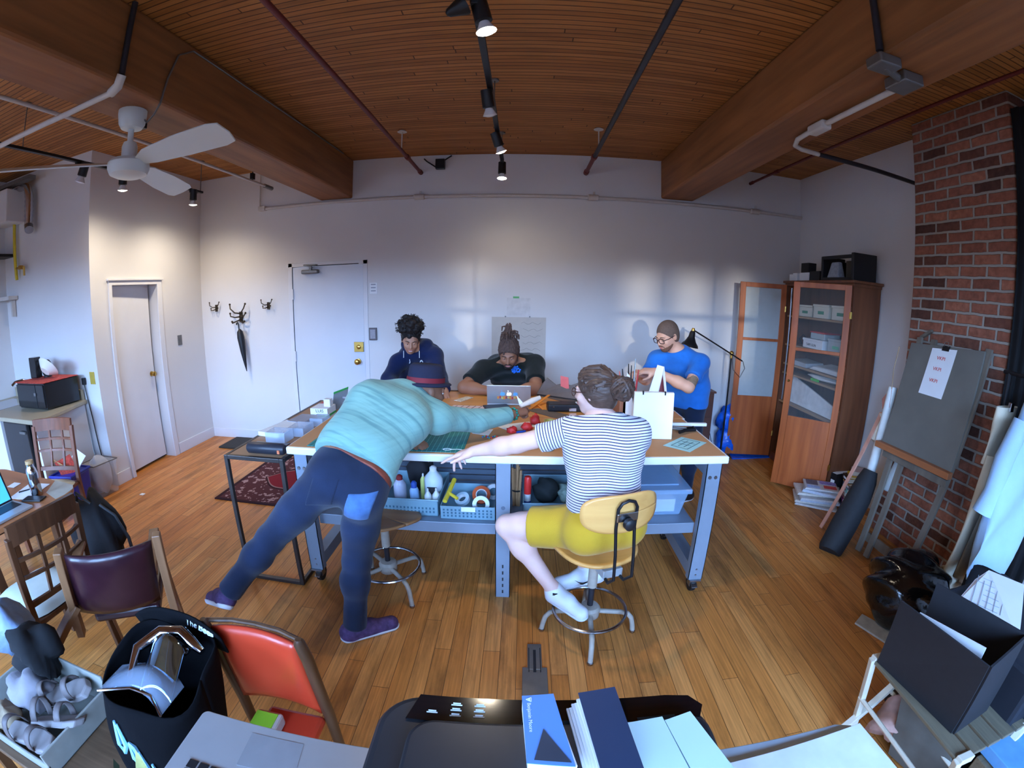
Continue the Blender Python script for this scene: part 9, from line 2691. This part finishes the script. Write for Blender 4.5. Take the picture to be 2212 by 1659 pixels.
for p in (pc, pd):
    q = p + nrm * 0.42
    MB().bar((q.x, q.y, 0.46), (q.x + nrm.x * 0.02, q.y + nrm.y * 0.02, 0.0), 0.035, 0.035, up=nrm).build('front_leg', M_ARM, t, bevel=0.004)
    MB().bar(p + nrm * 0.03 + Vector((0, 0, 0.14)), q + Vector((0, 0, 0.16)), 0.05, 0.022).bar(q + Vector((0, 0, 0.15)), q + Vector((0, 0, -0.1)), 0.03, 0.03, up=nrm).build('armrest', M_ARM, t, bevel=0.004)
# orange vinyl chair
M_ORV = pm('orange_red_vinyl', (190, 60, 36), rough=0.3, var=0.05, scale=10, coat=0.2)
M_DKW = wood('dark_brown_wood', (64, 42, 28), (92, 64, 44), axis=2, scale=2, rough=0.35, coat=0.2)
t = thing('orange_chair', 'chair with orange-red vinyl back and round dark wooden post beside the black tote bag', 'chair', (-0.72, 0.62, 0))
def ob(u, v):
    x = -0.935 + 0.300 * u
    z = 0.775 - 0.345 * v - 0.010 * (2 * u - 1) ** 2 + 0.006 * (1 - u)
    y = 0.915 + 0.02 * (1 - (2 * u - 1) ** 2) + 0.03 * v
    return (x, y, z)
b = MB()
n_ = 12
vs, fs = [], []
for side in (-1, 1):
    for i in range(n_ + 1):
        for j in range(n_ + 1):
            u, v = i / n_, j / n_
            w = (1 - (2 * u - 1) ** 8) * (1 - (2 * v - 1) ** 8)
            p = Vector(ob(u, v))
            p.y += side * (0.006 + 0.016 * w)
            vs.append(p)
m_ = (n_ + 1) ** 2
for sd in (0, 1):
    for i in range(n_):
        for j in range(n_):
            f = [sd * m_ + i * (n_ + 1) + j, sd * m_ + (i + 1) * (n_ + 1) + j, sd * m_ + (i + 1) * (n_ + 1) + j + 1, sd * m_ + i * (n_ + 1) + j + 1]
            fs.append(tuple(f if sd else f[::-1]))
edge = [i * (n_ + 1) for i in range(n_ + 1)] + [n_ * (n_ + 1) + j for j in range(1, n_ + 1)] + [i * (n_ + 1) + n_ for i in range(n_ - 1, -1, -1)] + [j for j in range(n_ - 1, 0, -1)]
for k in range(len(edge)):
    a_, c_ = edge[k], edge[(k + 1) % len(edge)]
    fs.append((a_, c_, c_ + m_, a_ + m_))
b.add(vs, fs)
b.build('back_cushion', M_ORV, t, smooth=True, angle=180)
for x in (-0.955, -0.617):
    MB().tube([(x, 0.965, 0.0), (x, 0.955, 0.40), (x, 0.925, 0.70), (x, 0.905, 0.785), (x, 0.905, 0.80)], [0.017, 0.020, 0.020, 0.018, 0.010], 14).build('back_post', M_DKW, t, smooth=True)
MB().tube([(-0.955, 0.92, 0.785), (-0.87, 0.942, 0.788), (-0.79, 0.947, 0.788), (-0.70, 0.942, 0.785), (-0.617, 0.92, 0.78)], 0.008, 8).build('top_trim', M_DKW, t, smooth=True)
MB().box((-0.84, 0.50, 0.36), (-0.63, 0.95, 0.40)).build('seat', M_ORV, t, bevel=0.015)
for x in (-0.825, -0.645):
    MB().tube([(x, 0.53, 0.0), (x, 0.53, 0.37)], 0.017, 10).build('front_leg', M_DKW, t, smooth=True)
t = thing('lime_box', 'lime green box with pale rim standing on the orange chair', 'box', (-0.79, 0.84, 0.402))
MB().box((-0.838, 0.74, 0.403), (-0.745, 0.885, 0.455)).build('body', pm('pale_grey_plastic', (186, 186, 178), rough=0.4), t, bevel=0.01)
MB().box((-0.834, 0.745, 0.4552), (-0.757, 0.872, 0.459)).build('lime_lid', pm('lime_green', (140, 206, 52), rough=0.5, var=0.03), t)
# black tote bag with a chrome-like mask in it, on a low bench
st = thing('low_bench', 'low bench under the black tote bag and the tray at the lower left', 'bench', (-1.3, 0.62, 0))
MB().box((-1.98, 0.36, 0.36), (-0.92, 0.82, 0.385)).build('top', wood('bench_wood', (84, 62, 44), (108, 82, 60), axis=0), st, bevel=0.003)
for x in (-1.94, -0.96):
    for y in (0.40, 0.78):
        MB().box((x - 0.02, y - 0.02, 0), (x + 0.02, y + 0.02, 0.36)).build('leg', M_DKW, st)
BZ = 0.387
tb = thing('tote_bag', 'large black tote bag with white lettering, open at the top, in the lower left', 'bag', (-1.12, 0.70, BZ))
M_TOTEB = pm('black_canvas_tote', (8, 8, 11), rough=0.9, var=0.12, scale=30, bump=0.2, spec=0.12)
def sq(a, e=3.5):
    k = (abs(math.cos(a)) ** e + abs(math.sin(a)) ** e) ** (-1 / e)
    return k * math.cos(a), k * math.sin(a)
def rim(a):
    # mouth of the bag: higher at the back
    c, s_ = sq(a)
    return Vector((-1.045 + 0.175 * c, 0.735 + 0.155 * s_, 0.725 + 0.035 * s_ + 0.012 * math.sin(3 * a)))
def tote(u, v):
    a = u * 2 * pi
    r = rim(a)
    c, s_ = sq(a)
    base = Vector((-1.055 + 0.165 * c, 0.665 + 0.14 * s_, BZ + 0.003))
    p = base.lerp(r, v)
    bulge = 0.014 * math.sin(pi * v) + 0.006 * math.sin(5 * a + 4 * v)
    return p + Vector((math.cos(a), math.sin(a), 0)) * bulge
MB().grid(tote, 49, 14).build('bag_cloth', M_TOTEB, tb, smooth=True, solid=0.006, angle=180)
MB().slab([tuple(tote(k / 24, 0.0)) for k in range(24)], (0, 0, 0.004)).build('bag_bottom', M_TOTEB, tb)
# stiff flap standing at the far side, carrying the lettering
fl_ = MB().grid(lambda u, v: (-1.22 + 0.345 * u - 0.02 * v * (1 - u), 0.885 + 0.02 * math.sin(pi * u) - 0.01 * v, 0.70 + (0.115 - 0.05 * abs(2 * u - 1) ** 3) * v), 16, 8).build('flap', M_TOTEB, tb, smooth=True, solid=0.006, angle=180)
text_obj('lettering', 'The', 0.030, frame((-1.02, 0.888, 0.775), (1, -0.07, -0.05), (0.03, 0.35, 1)), M_TEXTW, tb, extrude=0.001)
text_obj('lettering', 'Bees', 0.032, frame((-0.968, 0.884, 0.771), (1, -0.13, -0.20), (0.15, 0.35, 1)), M_TEXTW, tb, extrude=0.001, bold=0.0012)
def onf(a, v, off=0.010):
    p = tote(a / (2 * pi), v)
    return p + Vector((math.cos(a), math.sin(a), 0.1)) * off
b = MB()
for path in ([(4.36, 0.80), (4.30, 0.50), (4.38, 0.42), (4.50, 0.55), (4.42, 0.78)], [(4.62, 0.62), (4.58, 0.40), (4.68, 0.34), (4.80, 0.44), (4.72, 0.60), (4.62, 0.62)], [(4.80, 0.56), (4.86, 0.30), (4.98, 0.28)], [(4.99, 0.46), (5.02, 0.30), (5.12, 0.27)]):
    b.tube([onf(a, v) for a, v in path], [0.004] + [0.009] * (len(path) - 2) + [0.004], 6)
b.build('white_logo', pm('pale_blue_print', (140, 200, 226), rough=0.6), tb, smooth=True)
mk = thing('chrome_mask', 'shiny chrome and clear mask lying in the black tote bag', 'mask', (-1.03, 0.74, 0.64))
MK = T(0.03, 0.0, 0.055)
M_MIRR = pm('mirror_blue', (150, 196, 235), rough=0.05, metal=1.0, var=0.05)
M_VIS = pm('clear_visor', (150, 165, 185), rough=0.04, alpha=0.30, var=0.05, coat=0.6)
b = MB(MK).tube([(-1.13, 0.665, 0.665), (-1.15, 0.75, 0.705), (-1.10, 0.825, 0.725), (-1.03, 0.845, 0.725), (-0.98, 0.825, 0.715), (-0.94, 0.815, 0.70)], [0.008, 0.016, 0.022, 0.024, 0.020, 0.012], 12)
b.build('chrome_frame', M_CHROME, mk, smooth=True)
MB(MK).grid(lambda u, v: (-1.11 + 0.13 * u, 0.67 + 0.135 * v - 0.02 * (2 * u - 1) ** 2, 0.615 + 0.035 * math.sin(pi * u) * (0.5 + 0.5 * v) + 0.10 * v), 14, 10).build('mirror_face', M_MIRR, mk, smooth=True, solid=0.003, angle=180)
MB(MK).grid(lambda u, v: (-1.20 + 0.25 * u, 0.585 + 0.12 * v + 0.05 * math.sin(pi * u), 0.655 + 0.035 * math.sin(pi * v) * math.sin(pi * u)), 18, 10).build('clear_visor', M_VIS, mk, smooth=True, solid=0.002, angle=180)
MB(MK).tube([(-1.20, 0.585, 0.656), (-1.10, 0.632, 0.662), (-1.02, 0.634, 0.662), (-0.95, 0.586, 0.656)], 0.004, 6).build('visor_edge', M_CHROME, mk, smooth=True)
for x in (-1.10, -1.0):
    MB(MK).ball((x, 0.80, 0.70), (0.022, 0.02, 0.014), 12).build('black_bead', M_PRN, mk, smooth=True)
# pale tray with shoes, left
tr = thing('tray', 'pale open tray of shoes and cloth at the lower left', 'tray', (-1.62, 0.58, BZ))
x0, x1, y0, y1 = -1.88, -1.405, 0.39, 0.745
MB().box((x0, y0, BZ), (x1, y1, BZ + 0.008)).box((x0, y1 - 0.01, BZ), (x1, y1, BZ + 0.15)).box((x1 - 0.01, y0, BZ), (x1, y1, BZ + 0.10)).box((x0, y0, BZ), (x0 + 0.01, y1, BZ + 0.10)).box((x0, y0, BZ), (x1, y0 + 0.01, BZ + 0.05)).build('tub', pm('pale_grey_card', (140, 138, 130), rough=0.6), tr, bevel=0.003)
M_SAND = pm('taupe_leather', (92, 82, 80), rough=0.6, var=0.1)
M_SANDS = pm('pale_taupe_sole', (124, 116, 114), rough=0.6, var=0.08)
def sandal(label, M):
    t = thing('sandal', label, 'sandal', tuple(M.translation), 'taupe sandals in the tray')
    pts = [(0.0, -0.12), (0.03, -0.115), (0.04, -0.06), (0.034, 0.0), (0.044, 0.06), (0.036, 0.11), (0.0, 0.128), (-0.034, 0.11), (-0.042, 0.06), (-0.032, 0.0), (-0.036, -0.06), (-0.028, -0.115)]
    b = MB(M)
    n = len(pts)
    b.slab([(x, y, 0.0) for x, y in pts], M.to_3x3() @ Vector((0, 0, 0.028)))
    b.build('sole', M_SANDS, t, bevel=0.006)
    for y, h in ((0.055, 0.055), (-0.06, 0.075)):
        MB(M).grid(lambda u, v: (0.044 * math.cos(pi * u), y + 0.03 * (v - 0.5), 0.026 + h * math.sin(pi * u)), 12, 4).build('strap', M_SAND, t, smooth=True, solid=0.004, angle=180)
    return t
sandal('taupe sandal lying upright at the far side of the pale tray', T(-1.545, 0.66, BZ + 0.075) @ Euler((0.35, 0.3, -1.1)).to_matrix().to_4x4())
sandal('taupe sandal tipped on its side at the right of the pale tray', T(-1.50, 0.535, BZ + 0.06) @ Euler((0.2, -0.5, -1.35)).to_matrix().to_4x4())
sandal('taupe sandal nearest the camera in the pale tray', T(-1.55, 0.45, BZ + 0.045) @ Euler((0.1, 0.2, -1.5)).to_matrix().to_4x4())
tag(lump((-1.71, 0.60, BZ + 0.085), (0.09, 0.09, 0.07), n=22, seed=81, amp=0.22, zc=BZ + 0.01).build('grey_cloth', pm('pale_grey_cloth', (132, 126, 130), rough=0.9, bump=0.4), smooth=True, angle=180), 'crumpled pale grey cloth beside the sandals in the tray', 'cloth')
tag(lump((-1.73, 0.47, BZ + 0.05), (0.06, 0.055, 0.045), n=18, seed=82, amp=0.2, zc=BZ + 0.01).build('tan_cloth', pm('tan_cloth', (140, 120, 96), rough=0.9), smooth=True, angle=180), 'small tan cloth in the near left corner of the tray', 'cloth')
tag(lump((-1.72, 0.70, BZ + 0.20), (0.12, 0.10, 0.10), n=24, seed=83, amp=0.18, zc=BZ + 0.11).build('black_garment', pm('black_jersey', (10, 10, 13), rough=0.9), smooth=True, angle=180), 'black garment heaped over the far left corner of the tray', 'garment')
tag(lump((-1.90, 0.71, BZ + 0.24), (0.14, 0.09, 0.085), n=24, seed=84, amp=0.16).build('blue_grey_bag', pm('blue_grey_nylon', (112, 130, 156), rough=0.5, bump=0.4), smooth=True, angle=180), 'blue-grey nylon bag at the left edge behind the black garment', 'bag')
tag(MB().tube([(-2.12, 0.74, 0.545), (-2.05, 0.75, 0.55), (-1.97, 0.745, 0.56), (-1.93, 0.74, 0.56)], [0.02, 0.05, 0.045, 0.02], 12).build('red_bottle', pm('red_plastic_bottle', (190, 50, 44), rough=0.2), smooth=True), 'red plastic bottle at the left edge before the near lattice chair', 'bottle')
# leafy plant in the bottom corner
pl = thing('potted_plant', 'dark plant with pale variegated leaves at the bottom edge beside the laptop', 'plant', (-0.82, 0.36, 0))
MB().lathe([(0.07, 0.0), (0.09, 0.14), (0.10, 0.56), (0.09, 0.56), (0.08, 0.5), (0.002, 0.5)], c=(-0.84, 0.28, 0), n=20).build('pot', pm('black_planter', (18, 18, 20), rough=0.6), pl, smooth=True)
M_LEAF = pm('dark_leaf', (30, 40, 24), rough=0.5, var=0.3, scale=30)
M_LEAFP = pm('pale_leaf', (190, 190, 120), rough=0.5, var=0.25, scale=40)
rg = np.random.default_rng(5)
for k in range(46):
    a = rg.uniform(0, 2 * pi); L_ = rg.uniform(0.05, 0.10)
    c0 = Vector((-0.83 + rg.uniform(-0.10, 0.11), 0.30 + rg.uniform(-0.07, 0.09), 0.62 + rg.uniform(0.0, 0.13)))
    d_ = Vector((math.cos(a), math.sin(a), rg.uniform(-0.2, 0.5))).normalized()
    s_ = d_.cross(Vector((0, 0, 1))).normalized() * L_ * 0.16
    b = MB().slab([c0, c0 + d_ * L_ * 0.4 + s_, c0 + d_ * L_, c0 + d_ * L_ * 0.4 - s_], (0, 0, 0.0012))
    b.tube([Vector((-0.84, 0.28, 0.5)), c0], 0.002, 4)
    b.build('leaf', M_LEAFP if k % 4 == 0 else M_LEAF, pl)
